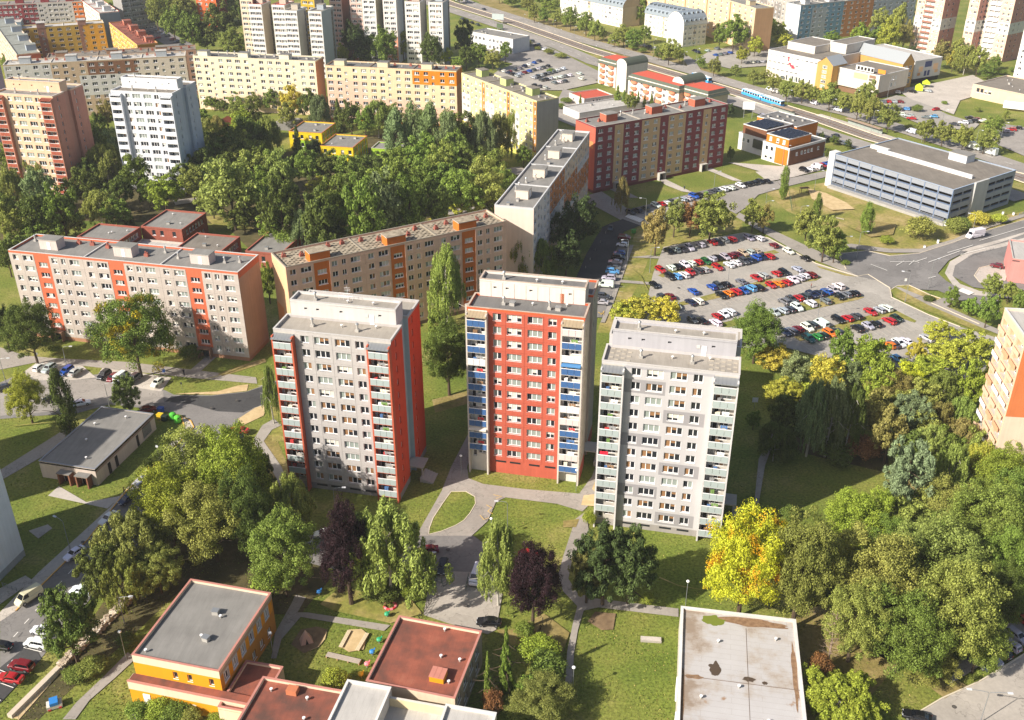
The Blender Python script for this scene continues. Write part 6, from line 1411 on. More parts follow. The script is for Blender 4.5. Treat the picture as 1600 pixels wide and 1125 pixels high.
trees('in wood along lower right edge', [(1545, 820, 120, 120, 'B', mg), (1585, 890, 90, 110, 'B', mg), (1570, 930, 70, 90, 'B', dg), (1590, 780, 80, 90, 'B', mg), (1560, 750, 90, 90, 'B', bg_), (1490, 800, 90, 90, 'B', og), (1345, 812, 98, 92, 'B', bg_), (1310, 850, 60, 50, 'b', yg), (1410, 818, 80, 76, 'b', og), (1417, 750, 74, 122, 'p', bl_), (1487, 745, 56, 98, 'R', po), (1530, 735, 62, 84, 'R', yg), (1575, 705, 66, 76, 'B', bg_), (1230, 800, 26, 28, 'h', dg), (1225, 850, 40, 30, 'h', dg), (1455, 700, 70, 70, 'R', po), (1500, 690, 60, 70, 'R', br_), (1460, 830, 60, 60, 'b', mg), (1595, 700, 60, 70, 'b', mg)])
trees('in wood between linden and orange tower', [(1290, 862, 56, 56, 'b', og), (1362, 868, 70, 56, 'b', dg), (1405, 792, 60, 64, 'b', mg), (1445, 795, 60, 66, 'b', og), (1470, 660, 56, 64, 'R', br_), (1505, 655, 56, 66, 'R', po), (1535, 665, 54, 66, 'b', mg), (1560, 660, 50, 60, 'b', yg), (1445, 670, 50, 60, 'b', og), (1520, 790, 70, 70, 'b', mg), (1555, 780, 70, 70, 'B', mg), (1430, 700, 56, 60, 'b', dg), (1475, 700, 56, 60, 'b', mg), (1520, 700, 56, 60, 'b', og), (1400, 640, 50, 50, 'b', og), (1380, 640, 50, 50, 'b', dg), (1495, 850, 60, 60, 'b', dg), (1595, 850, 70, 80, 'b', dg), (1550, 870, 70, 70, 'b', dg), (1430, 830, 60, 50, 'b', dg)])
trees('in shaded grove behind white tower', [(1232, 650, 62, 70, 'b', dg), (1270, 650, 50, 110, 'R', gg), (1300, 650, 52, 112, 'R', gg), (1330, 655, 46, 100, 'R', dg), (1370, 650, 60, 70, 'b', br_), (1395, 610, 72, 62, 'B', br_), (1420, 655, 70, 80, 'p', bl_), (1212, 690, 60, 60, 'R', dg), (1350, 700, 60, 50, 'h', ru), (1300, 700, 70, 34, 'h', dg), (1390, 680, 50, 70, 'b', br_), (1225, 700, 40, 40, 'h', dg), (1178, 655, 22, 26, 'b', mg)])
trees('in yellowing row below car park', [(1183, 520, 80, 78, 'B', mg), (1210, 558, 60, 40, 'b', gy), (1245, 578, 50, 50, 'b', gg), (1290, 585, 60, 58, 'b', gy), (1225, 612, 60, 36, 'b', yg), (1315, 545, 40, 54, 'b', mg), (1360, 555, 60, 56, 'b', bg_), (1332, 590, 34, 46, 'b', gg), (1372, 600, 52, 70, 'b', bg_), (1433, 550, 30, 36, 'b', gy), (1475, 552, 60, 42, 'b', yg), (1520, 545, 60, 50, 'b', yg), (1450, 580, 70, 44, 'b', yg), (1420, 590, 50, 40, 'b', ly), (1475, 612, 52, 66, 'R', po), (1518, 605, 48, 70, 'b', bg_), (1468, 517, 40, 30, 'b', yg), (1545, 600, 40, 60, 'b', yg), (1440, 625, 60, 60, 'b', og), (1265, 612, 40, 30, 'b', yg), (1005, 484, 60, 42, 'b', gy), (1040, 484, 50, 40, 'b', gy), (975, 488, 40, 34, 'b', yg)])
trees('around the tan apartment block', [(697, 445, 52, 116, 'R', po), (700, 555, 66, 96, 'B', dg), (690, 510, 40, 50, 'b', mg), (820, 395, 48, 76, 'R', og), (848, 405, 44, 60, 'R', mg), (885, 395, 46, 62, 'b', de), (905, 348, 58, 74, 'b', de), (880, 365, 40, 60, 'b', de), (775, 405, 26, 50, 'b', mg), (422, 615, 26, 80, 'R', po), (418, 440, 22, 50, 'b', bg_)])
trees('before orange striped grey block', [(46, 517, 74, 82, 'B', dg), (40, 620, 52, 66, 'B', yg), (98, 632, 38, 92, 'o', dg), (197, 614, 42, 56, 'p', dg), (88, 545, 16, 16, 'h', mg), (5, 510, 30, 60, 'b', de), (300, 548, 40, 12, 'h', dg)])
tree(207, 520, 112, 112, 't', mg, '', 'large maple turning yellow in front of the orange striped grey block')
trees('between end on block and car park', [(1026, 357, 40, 62, 'b', br_), (1055, 338, 34, 48, 'b', og), (1080, 338, 40, 46, 'b', ru), (1112, 336, 62, 66, 'b', og), (972, 305, 22, 52, 'R', br_), (1178, 335, 36, 42, 'b', og), (1195, 340, 26, 36, 'b', br_)])
trees('on meadow beside parking garage', [(1226, 285, 16, 46, 'o', mg), (1278, 322, 14, 36, 'o', mg), (1356, 341, 20, 44, 'o', mg), (1262, 348, 40, 46, 'b', og), (1290, 372, 50, 58, 'b', og), (1306, 385, 34, 40, 'b', mg), (1438, 353, 48, 40, 'h', og), (1387, 374, 22, 16, 'h', bg_), (1492, 350, 36, 28, 'h', og), (1532, 340, 34, 24, 'h', gy), (1560, 340, 24, 18, 'h', yg), (1322, 410, 14, 11, 'h', mg), (1505, 350, 24, 26, 'h', mg)])
trees('around the bus loop', [(1550, 446, 32, 32, 'b', og), (1545, 485, 36, 44, 'b', mg), (1516, 478, 24, 26, 'b', mg), (1487, 464, 22, 28, 'b', mg), (1452, 466, 18, 11, 'h', dg), (1578, 455, 26, 30, 'b', og), (1595, 470, 24, 30, 'b', mg)])
trees('in wooded park behind tan block', [(500, 345, 60, 96, 'b', dg), (525, 330, 60, 90, 'b', mg), (565, 335, 66, 104, 'b', mg), (600, 325, 64, 96, 'b', gg), (640, 318, 60, 84, 'b', mg), (678, 318, 56, 70, 'b', dg), (612, 290, 70, 70, 'b', mg), (560, 290, 60, 60, 'b', dg), (475, 360, 42, 60, 'R', gg), (500, 292, 44, 28, 'b', gy), (720, 300, 60, 66, 'b', mg), (755, 290, 66, 72, 'b', og), (700, 285, 60, 50, 'b', mg), (660, 280, 50, 50, 'b', mg), (730, 320, 50, 34, 'b', yg), (790, 285, 34, 40, 'b', mg), (440, 330, 60, 90, 'b', dg), (450, 375, 40, 40, 'h', mg), (770, 318, 40, 30, 'h', og), (690, 345, 40, 24, 'h', yg)])
trees('filling the wooded park', [(315, 190, 33, 36, 'b', mg), (370, 175, 31, 34, 'b', og), (395, 190, 33, 40, 'b', dg), (450, 180, 29, 34, 'b', og), (322, 205, 33, 34, 'b', og), (405, 215, 40, 44, 'b', dg), (340, 250, 49, 50, 'b', mg), (365, 255, 44, 46, 'b', og), (300, 285, 44, 44, 'b', og), (650, 190, 38, 34, 'b', mg), (155, 200, 26, 40, 'b', dg), (150, 150, 20, 26, 'b', dg), (630, 355, 56, 46, 'b', mg), (590, 300, 56, 60, 'b', mg), (410, 290, 44, 50, 'b', mg), (320, 260, 44, 50, 'b', dg), (350, 265, 56, 50, 'b', dg), (400, 245, 49, 50, 'b', mg), (375, 235, 49, 50, 'b', og), (340, 280, 49, 50, 'b', de), (430, 350, 49, 50, 'b', mg), (695, 262, 56, 50, 'b', mg), (765, 260, 56, 50, 'b', mg), (715, 240, 49, 60, 'b', mg), (520, 370, 44, 50, 'b', de), (180, 330, 44, 40, 'b', mg), (5, 330, 44, 50, 'b', dg), (140, 270, 40, 46, 'b', dg), (105, 250, 33, 40, 'b', mg), (55, 375, 44, 36, 'b', mg)])
trees('in poplar clump beside yellow nursery', [(618, 222, 40, 84, 'o', gg), (645, 212, 38, 92, 'o', gg), (672, 218, 40, 92, 'o', gg), (700, 226, 40, 84, 'o', gg), (660, 245, 60, 60, 'b', mg), (725, 215, 44, 66, 'b', dg), (755, 218, 44, 80, 'R', gg), (780, 215, 40, 70, 'R', og), (690, 258, 50, 60, 'b', og), (620, 255, 50, 44, 'b', mg), (740, 255, 60, 50, 'b', dg), (780, 180, 30, 44, 'R', gg), (745, 192, 28, 24, 'b', ru), (818, 242, 26, 28, 'b', mg), (590, 258, 50, 40, 'b', dg), (805, 200, 30, 60, 'R', og)])
trees('in wooded park left of yellow nursery', [(360, 300, 90, 90, 'b', po), (395, 270, 60, 60, 'b', og), (330, 310, 50, 50, 'b', og), (442, 275, 46, 68, 'b', po), (465, 228, 28, 58, 's', dg), (400, 238, 40, 52, 's', de), (420, 212, 36, 56, 'R', og), (480, 260, 40, 52, 'b', mg), (512, 262, 52, 48, 'b', dg), (545, 265, 50, 46, 'b', mg), (385, 215, 50, 56, 'b', dg), (350, 235, 60, 60, 'b', dg), (378, 192, 34, 44, 'b', bg_), (340, 200, 26, 36, 'R', br_), (420, 315, 60, 60, 'b', mg), (380, 340, 50, 40, 'b', dg), (355, 205, 20, 22, 'b', bg_), (490, 232, 26, 40, 'h', de), (425, 262, 34, 48, 'b', mg), (315, 225, 30, 40, 'b', dg)])
trees('in row along peach and cream blocks', [(456, 160, 38, 44, 'b', gy), (484, 165, 36, 44, 'b', dg), (500, 175, 32, 50, 'R', gg), (528, 180, 28, 48, 's', dg), (548, 182, 34, 44, 'b', dg), (590, 184, 44, 52, 'R', po), (640, 172, 34, 24, 'b', bg_), (612, 180, 34, 32, 'b', mg), (665, 175, 30, 24, 'b', og), (425, 155, 30, 30, 'b', mg), (372, 155, 34, 24, 'b', mg), (330, 160, 24, 18, 'b', mg), (348, 165, 20, 18, 'b', dg), (395, 160, 26, 26, 'b', og), (570, 190, 30, 40, 'b', mg), (700, 190, 34, 30, 'b', mg)])
trees('before the two far left towers', [(15, 250, 34, 44, 'b', mg), (58, 262, 52, 60, 'R', og), (85, 268, 44, 50, 'R', gg), (165, 258, 56, 64, 'R', og), (175, 232, 40, 50, 'b', gg), (212, 275, 44, 58, 'b', mg), (255, 300, 54, 50, 'b', bg_), (20, 300, 52, 70, 'R', og), (60, 300, 52, 64, 'b', gg), (95, 330, 60, 76, 'b', mg), (55, 340, 60, 66, 'b', dg), (20, 350, 50, 60, 'b', og), (155, 325, 52, 52, 'R', og), (130, 295, 50, 56, 'b', dg), (200, 335, 20, 36, 's', dg), (185, 300, 44, 48, 'b', dg), (75, 355, 50, 40, 'b', yg), (230, 300, 30, 40, 'b', mg), (10, 400, 40, 50, 'b', dg), (150, 235, 40, 60, 'b', dg), (165, 180, 26, 40, 'b', br_), (290, 275, 40, 40, 'b', dg), (115, 350, 40, 34, 'b', og), (25, 385, 36, 40, 'b', mg)])
trees('among the white towers at top', [(243, 18, 30, 46, 'b', og), (270, 35, 34, 44, 'b', mg), (300, 48, 46, 52, 'b', mg), (345, 42, 54, 60, 'b', dg), (362, 65, 36, 36, 'b', og), (380, 70, 28, 24, 'b', yg), (428, 68, 34, 44, 's', gg), (546, 32, 28, 50, 'b', mg), (590, 48, 46, 48, 'b', yg), (570, 72, 40, 44, 'b', de), (602, 72, 40, 52, 'b', mg), (630, 70, 28, 34, 'b', mg), (674, 78, 34, 46, 'b', dg), (695, 88, 26, 26, 'b', yg), (510, 84, 26, 30, 'b', mg), (535, 84, 18, 28, 'b', yg), (567, 86, 26, 26, 'b', mg), (552, 60, 34, 50, 'b', de), (725, 62, 30, 50, 'b', de), (748, 84, 34, 30, 'b', mg), (770, 92, 28, 26, 'b', og), (728, 88, 22, 30, 'b', dg), (322, 62, 30, 30, 'b', dg), (180, 22, 26, 30, 'b', mg), (790, 80, 20, 24, 'b', mg)])
trees('along the far top edge', [(190, 8, 26, 30, 'b', og), (212, 6, 26, 30, 'b', mg), (236, 2, 26, 34, 'b', og), (260, 8, 30, 36, 'b', mg), (285, 14, 34, 40, 'b', og), (300, 20, 28, 30, 'b', mg), (270, 0, 30, 26, 'b', dg), (345, 8, 40, 34, 'b', mg), (370, 14, 26, 34, 'b', dg), (718, -4, 20, 14, 'b', og), (800, 0, 26, 16, 'b', mg), (825, 6, 24, 16, 'b', og), (780, -8, 24, 18, 'b', og), (850, -4, 30, 20, 'b', mg), (905, -6, 24, 20, 'b', mg), (880, 2, 22, 16, 'b', og), (1000, 2, 22, 26, 'b', mg), (1340, 4, 30, 26, 'b', mg), (1365, 0, 30, 30, 'b', og), (1395, 2, 30, 34, 'b', og), (1418, -4, 24, 30, 'b', mg), (1330, 30, 24, 26, 'b', dg), (1355, 72, 24, 20, 'b', mg), (1300, 60, 26, 20, 'b', mg), (1225, 62, 30, 20, 'b', yg), (1470, 60, 16, 24, 'b', mg), (1498, 74, 20, 26, 'b', og), (150, 4, 20, 20, 'b', mg), (5, 60, 18, 20, 'b', mg), (715, 100, 20, 18, 'b', mg), (860, 110, 14, 9, 'h', mg)])
trees('between coloured blocks at top left', [(38, 28, 28, 26, 'b', dg), (52, 34, 16, 18, 'b', mg), (72, 24, 24, 34, 'R', gg), (95, 26, 16, 22, 'o', yg), (108, 22, 18, 28, 'b', og), (133, 73, 30, 14, 'b', po), (10, 95, 16, 20, 'b', mg)])
trees('on boulevard before barrel roofed houses', [(835, 20, 18, 22, 'b', og), (850, 25, 18, 20, 'b', mg), (870, 28, 18, 20, 'b', og), (892, 28, 28, 28, 'b', mg), (916, 36, 26, 28, 'b', mg), (930, 46, 22, 26, 'b', og), (942, 54, 12, 15, 'b', og), (975, 55, 30, 26, 'b', og), (990, 60, 26, 26, 'b', mg), (960, 62, 20, 18, 'b', og), (1008, 52, 22, 22, 'b', mg), (1046, 80, 30, 32, 'b', og), (1030, 82, 20, 18, 'b', mg), (1062, 86, 18, 16, 'b', yg), (1116, 103, 22, 24, 'b', og), (1096, 97, 15, 15, 'b', mg), (1005, 78, 14, 9, 'h', mg), (990, 72, 16, 12, 'h', mg), (860, 8, 30, 18, 'b', mg), (1000, 20, 20, 26, 'b', mg), (1148, 50, 44, 44, 'b', mg), (1125, 55, 24, 30, 'b', mg), (1160, 85, 20, 22, 'b', yg), (1180, 72, 24, 24, 'b', yg), (1150, 110, 16, 14, 'b', og), (1178, 120, 20, 18, 'b', og), (1195, 118, 18, 16, 'b', og)])
trees('between boulevard and shopping centre', [(1208, 130, 20, 24, 'b', og), (1230, 140, 28, 28, 'b', og), (1255, 143, 28, 28, 'b', og), (1274, 148, 20, 24, 'b', og), (1298, 150, 32, 34, 'b', og), (1320, 159, 22, 26, 'b', og), (1355, 148, 34, 40, 'b', og), (1342, 165, 24, 36, 'b', og), (1362, 172, 26, 34, 'b', og), (1390, 183, 32, 34, 'b', og), (1448, 202, 30, 30, 'b', og), (1475, 207, 32, 32, 'b', og), (1507, 213, 32, 32, 'b', og), (1540, 220, 32, 32, 'b', og), (1552, 197, 32, 26, 'b', mg), (1420, 198, 16, 9, 'h', og), (1572, 180, 12, 14, 'b', og), (1434, 168, 16, 14, 'h', mg), (1527, 170, 10, 9, 'h', og), (1476, 160, 8, 8, 'h', mg)])
trees('behind the shopping centre', [(1345, 56, 30, 34, 'b', bg_), (1375, 32, 30, 34, 'b', og), (1372, 58, 28, 30, 'b', mg), (1390, 55, 32, 44, 'b', yg), (1405, 30, 24, 44, 'b', og), (1414, 55, 22, 40, 'b', br_), (1472, 84, 30, 34, 'b', br_), (1490, 95, 20, 24, 'b', gy), (1510, 92, 34, 40, 'R', og), (1530, 95, 26, 36, 'b', og), (1555, 96, 20, 18, 'b', mg), (1545, 112, 24, 20, 'b', dg), (1215, 48, 30, 24, 'b', yg), (1235, 40, 26, 26, 'b', mg), (1205, 38, 20, 20, 'b', mg), (1425, 82, 20, 20, 'b', de), (1565, 112, 16, 10, 'h', mg), (1585, 108, 14, 9, 'h', mg)])
trees('beside the red roofed row', [(965, 150, 18, 30, 's', mg), (975, 155, 18, 26, 's', mg), (985, 158, 20, 24, 'b', og), (997, 157, 12, 26, 's', mg), (1007, 160, 12, 22, 's', dg), (1018, 158, 12, 24, 's', mg), (1028, 157, 14, 24, 's', mg), (1036, 160, 12, 24, 's', og), (907, 158, 9, 20, 's', og), (885, 156, 16, 12, 'h', mg), (875, 165, 14, 12, 'h', mg), (1118, 149, 12, 12, 's', de), (857, 80, 16, 11, 'h', og), (876, 86, 18, 11, 'h', og), (840, 75, 10, 8, 'h', og), (822, 66, 20, 10, 'h', og)])
trees('beside orange and white office', [(1283, 214, 12, 14, 'b', dg), (1304, 219, 14, 12, 'b', dg), (1325, 225, 12, 12, 'b', dg), (1227, 232, 10, 9, 'h', dg), (1295, 240, 14, 16, 'b', dg), (1140, 172, 16, 18, 'b', de), (1142, 240, 12, 20, 'b', dg)])
tree(525, 1060, 40, 44, 'h', yg, '', 'sprawling yellow green sumac bush on the nursery lawn')
trees('below the ochre nursery wing', [(215, 1108, 36, 36, 'h', mg), (245, 1105, 44, 40, 'h', bg_), (275, 1112, 44, 40, 'h', mg), (300, 1118, 36, 34, 'h', og), (345, 1120, 40, 26, 'h', bg_)])
# the bare birch between the pavilion and the linden
a = G(1292, 1040); o = thing('bare_tree', 'half dead tree with bare grey branches beside the pavilion', 'tree', (*a, 0), .4)
m = MB(); gb = wall('a08a78', 1, .95, .3, 'dead_bark', 2); m.tube([(0, 0, 0), (.1, 0, 4), (-.1, .1, 8), (.1, 0, 11)], .2, gb, 7, .04)
rr = random.Random(8)
for i in range(44):
    z = 2.2 + 8.4 * i / 44; a2 = i * 2.4; ln = 2.4 * (1 - .55 * i / 44) * rr.uniform(.5, 1.1); up = rr.uniform(.2, 1.4)
    e = (math.cos(a2) * ln, math.sin(a2) * ln, z + up); m.tube([(0, 0, z), (e[0] * .5, e[1] * .5, z + up * .7), e], .05, gb, 4, .012)
    for q in range(4): 
        t = .4 + .15 * q; s = (e[0] * t, e[1] * t, z + up * (.6 + .1 * q)); m.tube([s, (s[0] + rr.uniform(-.7, .7), s[1] + rr.uniform(-.7, .7), s[2] + rr.uniform(-.1, .6))], .02, gb, 3, .008)
ob('trunk', m, o)
# ---------------------------------------------------------------- cars: body, glazing, wheels (and lights on the near ones)
m, nt, b = base_mat('car_paint'); oi = node(nt, 'ShaderNodeObjectInfo'); nt.links.new(oi.outputs['Color'], b.inputs['Base Color']); b.inputs['Roughness'].default_value = .28; b.inputs['Coat Weight'].default_value = .5; b.inputs['Metallic'].default_value = .1
M_PAINT = m; M_TINT = plain('car_glass', '12151a', 1, .06, 0, .6); M_RIM = plain('alloy_rim', 'a8a9ab', 1, .35, .7); M_HL = plain('headlamp_glass', 'e8ecef', 1, .15); M_TL = plain('tail_lamp', 'a0161a', 1, .25)
SPEC = {'hatchback': (4.0, .86, .92, 1.47, -1.0, -.3, 1.35, 1.93), 'estate car': (4.6, .89, .92, 1.47, -1.15, -.4, 1.85, 2.22), 'saloon': (4.55, .88, .93, 1.43, -1.0, -.25, 1.05, 1.75), 'suv': (4.5, .93, 1.05, 1.70, -1.1, -.45, 1.75, 2.18), 'van': (5.2, .99, 1.15, 2.05, -1.9, -1.2, 2.45, 2.56), 'box van': (6.2, 1.05, 1.25, 2.75, -2.45, -1.9, 3.0, 3.06)}
CM = {}
def car_mesh(k, lod):
    if (k, lod) in CM: return CM[(k, lod)]
    L, w, belt, roof, x0, x1, x2, x3 = SPEC[k]; h = L / 2
    bd = MB(); bd.smooth = False
    st = [(-h, .80, .60), (-h + .12, .92, .72), (-h + .5, .98, belt - .14), (x0, 1, belt), (0, 1, belt + .01), (x3 - .1, .98, belt + .03), (h - .06, .94, belt if k != 'saloon' else belt + .02), (h, .86, .62)]
    def ring(x, f, z):
        W_ = w * f; return [(x, -W_ * .94, .24), (x, -W_, .46), (x, -W_ * .985, z - .10), (x, -W_ * .90, z), (x, W_ * .90, z), (x, W_ * .985, z - .10), (x, W_, .46), (x, W_ * .94, .24)]
    rg = [ring(*s) for s in st]
    for i in range(len(rg) - 1):
        for j in range(8):
            q = (j + 1) % 8; bd.face([rg[i][j], rg[i + 1][j], rg[i + 1][q], rg[i][q]], M_PAINT)
    bd.face(rg[0], M_PAINT); bd.face(rg[-1][::-1], M_PAINT)
    wb, wr = w * .88, w * .70
    c = [(x0, wb, belt - .02), (x1, wr, roof - .05), (x1 + .25, wr * .97, roof), (x2 - .25, wr * .97, roof), (x2, wr, roof - .06), (x3, wb * .95, belt)]
    if k == 'box van': c = [(x0, wb, belt), (x1, wr * 1.1, 2.1), (x1 + .1, w, 2.15), (x1 + .15, w, roof), (x2, w, roof), (x3, w, belt)]
    for i in range(len(c) - 1):
        a, e = c[i], c[i + 1]; bd.face([(a[0], -a[1], a[2]), (e[0], -e[1], e[2]), (e[0], e[1], e[2]), (a[0], a[1], a[2])], M_PAINT)
    for s in (-1, 1):
        pl = [(a[0], s * a[1], a[2]) for a in c]; bd.face(pl if s < 0 else pl[::-1], M_PAINT)
    for s in (-1, 1): bd.box(x0 + .25, x0 + .42, s * w - .03 if s > 0 else -w - .13, s * w + .13 if s > 0 else -w + .03, belt - .02, belt + .13, M_PAINT)
    gl = MB(); e = .014
    def lerp(a, b_, t): return tuple(a[i] + (b_[i] - a[i]) * t for i in range(3))
    fl = lambda a, b_, n: [lerp((a[0], -a[1], a[2]), (b_[0], -b_[1], b_[2]), .10), lerp((a[0], -a[1], a[2]), (b_[0], -b_[1], b_[2]), .95), lerp((a[0], a[1], a[2]), (b_[0], b_[1], b_[2]), .95), lerp((a[0], a[1], a[2]), (b_[0], b_[1], b_[2]), .10)]
    def shr(p): 
        cy = [(q[0], q[1] * .90, q[2]) for q in p]; return cy
    ws = [(q[0] - e, q[1], q[2] + e) for q in shr(fl(c[0], c[1], 0))]; gl.face(ws, M_TINT)
    if k not in ('box van',):
        rw = [(q[0] + e, q[1], q[2] + e) for q in shr(fl(c[-2], c[-1], 0))][::-1]; gl.face([lerp(rw[0], rw[1], .3), rw[1], rw[2], lerp(rw[3], rw[2], .3)], M_TINT)
        nwin = 1 if k == 'van' else 3
        xa, xb = x0 + .22, x3 - .22
        for s in (-1, 1):
            for q in range(nwin):
                n = 3; ta, tb = q / n, (q + 1) / n
                xs0, xs1 = xa + (xb - xa) * ta + .04, xa + (xb - xa) * tb - .04
                def top(x): return min(max(x, x1 + .08), x2 - .08)
                y0_, y1_ = s * (wb * .985 + e), s * (wr * 1.02 + e); zb, zt = belt + .05, roof - .13; f = (zt - belt) / (roof - belt); y1_ = s * (wb + (wr - wb) * f + e + .01); y0_ = s * (wb + (wr - wb) * .08 + e + .01)
                p = [(xs0, y0_, zb), (xs1, y0_, zb), (top(xs1), y1_, zt), (top(xs0), y1_, zt)]; gl.face(p if s < 0 else p[::-1], M_TINT)
    wl = MB(); wl2 = []
    def wheel(mb, x, y, s):
        r = .33 if k not in ('suv', 'van', 'box van') else .37; n = 12
        a = [(x + r * math.cos(t * 6.2832 / n), y, r + r * math.sin(t * 6.2832 / n)) for t in range(n)]; o = [(q[0], y + s * .2, q[2]) for q in a]
        for i in range(n):
            j = (i + 1) % n; mb.face([a[i], a[j], o[j], o[i]], M_BLACK)
        mb.face(o, M_BLACK); mb.face([(x + r * .62 * math.cos(t * 6.2832 / n), y + s * .205, r + r * .62 * math.sin(t * 6.2832 / n)) for t in range(n)], M_RIM)
    wp = [(-h * .62, -w * .86, -1), (-h * .62, w * .86, 1), (h * .60, -w * .86, -1), (h * .60, w * .86, 1)]
    if lod == 0:
        for q in wp: wheel(bd, *q)
        for f_, mm in zip(gl.f, gl.m): bd.face([gl.v[i] for i in f_], M_TINT)
        CM[(k, 0)] = (bd.mesh('car'),)
    else:
        wm = [];
        for s in (-1, 1): q = MB(); wheel(q, 0, 0, s); wm.append(q.mesh('wheel'))
        hl = MB(); hl.box(0, .10, -.17, .17, 0, .14, M_HL); tl = MB(); tl.box(0, .06, -.10, .10, 0, .26, M_TL); pl = MB(); pl.box(0, .02, -.26, .26, 0, .11, M_WHITE)
        CM[(k, 1)] = (bd.mesh('body'), gl.mesh('glazing'), wm, wp, hl.mesh('headlight'), tl.mesh('tail_light'), pl.mesh('number_plate'), (h, w, belt))
    return CM[(k, lod)]
PAINT = {'white': 'e4e4e4', 'silver': 'aeb2b6', 'grey': '6d7176', 'dark grey': '3e4247', 'black': '16171b', 'navy': '1c2644', 'blue': '2250a0', 'light blue': '5c9cd0', 'red': 'ac1e24', 'dark red': '6e1420', 'maroon': '541520', 'green': '1f5c34', 'bright green': '2f8a3c', 'teal': '1d5a5c', 'orange': 'd8761a', 'yellow': 'd9b020', 'beige': 'b5a78c', 'dark green': '1c3328', 'cream': 'cfc6b0'}
SH = {'w': 'white', 's': 'silver', 'g': 'grey', 'd': 'dark grey', 'k': 'black', 'n': 'navy', 'b': 'blue', 'l': 'light blue', 'r': 'red', 'm': 'dark red', 'M': 'maroon', 'e': 'green', 'E': 'bright green', 't': 'teal', 'o': 'orange', 'y': 'yellow', 'i': 'beige', 'q': 'dark green', 'c': 'cream'}
CN = [0]
NAMES = {'hatchback': 'hatchback', 'estate car': 'estate car', 'saloon': 'saloon car', 'suv': 'off road car', 'van': 'panel van', 'box van': 'box van'}
def car(px, py, ang, col, place, kind=None, lod=None, label=None, group=None):
    x, y = G(px, py, .6); i = CN[0]; CN[0] += 1; r = random.Random(i * 31 + 1)
    kind = kind or r.choice(['hatchback', 'hatchback', 'estate car', 'saloon', 'suv', 'hatchback', 'estate car'])
    c = SH.get(col, col); d = math.hypot(x, y); sc = (.92,) * 3 if kind != 'box van' else None
    if lod is None: lod = 1 if d < 330 else 0
    z = .02 + LV[0]; rz = R(ang + r.uniform(-2.5, 2.5))
    rgb = [min(.85, v * r.uniform(.9, 1.1)) for v in lin(PAINT[c])] + [1]
    me = car_mesh(kind, lod)
    if lod == 0: o = ob('parked_car', me[0], None, (x, y, z), rz, sc, rgb)
    else:
        o = ob('parked_car', None, None, (x, y, z), rz, sc); ob('body', me[0], o, color=rgb); ob('glazing', me[1], o)
        for (wx, wy, s) in me[3]: ob('wheel', me[2][0 if s < 0 else 1], o, (wx, wy, 0))
        if d < 290:
            h, w, belt = me[7]
            for s in (-1, 1): ob('headlight', me[4], o, (-h - .005 + .05, s * w * .60, .58)); ob('tail_light', me[5], o, (h - .065, s * w * .66, .66))
            if d < 200: ob('number_plate', me[6], o, (h + .004, 0, .55)); ob('number_plate', me[6], o, (-h - .022, 0, .42))
    if label: tag(o, label, 'van' if 'van' in kind else 'car', group)
    else: later(o, f'{c} {NAMES[kind]}', place, 'van' if 'van' in kind else 'car', group or 'parked cars')
    return o
def cars(place, ang, rows, flip=True, group=None):
    for k, q in enumerate(rows):
        car(q[0], q[1], ang + (180 if flip and (k * 7) % 3 == 0 else 0), q[2], place, q[3] if len(q) > 3 else None, group=group)
AR = -64      # bays of the large car park stand a little slanted to the row
L = 'large car park'
cars('in its top row, ' + L, AR, [(1045, 394, 'k'), (1056, 392, 's'), (1066, 391, 'd'), (1077, 389, 's'), (1095, 384, 's'), (1113, 380, 'r'), (1121, 380, 'k'), (1131, 376, 's'), (1143, 375, 'r'), (1170, 373, 's'), (1186, 374, 'w', 'estate car'), (1209, 385, 'm'), (1232, 394, 'w', 'estate car'), (1258, 405, 'k')])
cars('in its second row, ' + L, AR, [(1032, 423, 'r'), (1049, 420, 'w'), (1059, 418, 'k'), (1070, 415, 'w'), (1080, 413, 'w'), (1091, 411, 'r'), (1103, 410, 'e'), (1113, 406, 's'), (1121, 404, 'k'), (1133, 403, 's'), (1142, 401, 'm'), (1151, 399, 'M'), (1161, 397, 'i'), (1171, 396, 's'), (1181, 394, 'i')])
cars('in its third row, ' + L, AR, [(1047, 434, 'k'), (1057, 433, 'l'), (1069, 431, 'w'), (1079, 427, 'r'), (1091, 424, 'd'), (1101, 423, 's'), (1121, 419, 'r'), (1139, 415, 'w'), (1150, 412, 'w'), (1162, 410, 'd'), (1172, 408, 'n'), (1181, 404, 'b'), (1191, 403, 'n'), (1202, 402, 'r')])
cars('in its fourth row, ' + L, AR, [(1022, 447, 'k'), (1083, 457, 'b'), (1112, 450, 'b'), (1122, 448, 'd'), (1134, 446, 'k'), (1158, 442, 'g'), (1182, 436, 'r'), (1192, 432, 's'), (1213, 429, 'r'), (1225, 427, 'k'), (1246, 422, 's'), (1267, 431, 'm')])
cars('in its fifth row, ' + L, AR, [(1127, 463, 'k'), (1138, 460, 'o'), (1150, 457, 'r'), (1162, 456, 'b'), (1173, 452, 'l'), (1185, 451, 'k'), (1204, 447, 'r'), (1216, 445, 'o'), (1229, 443, 'r'), (1239, 439, 'w'), (1249, 436, 's'), (1257, 433, 'w')])
cars('in its sixth row, ' + L, AR, [(1034, 466, 'd'), (1047, 465, 'm'), (1225, 473, 'g'), (1236, 469, 'd'), (1247, 467, 'r'), (1257, 465, 'd'), (1268, 462, 'n'), (1280, 460, 'n'), (1292, 457, 'b'), (1302, 455, 's'), (1310, 449, 'w', 'suv')])
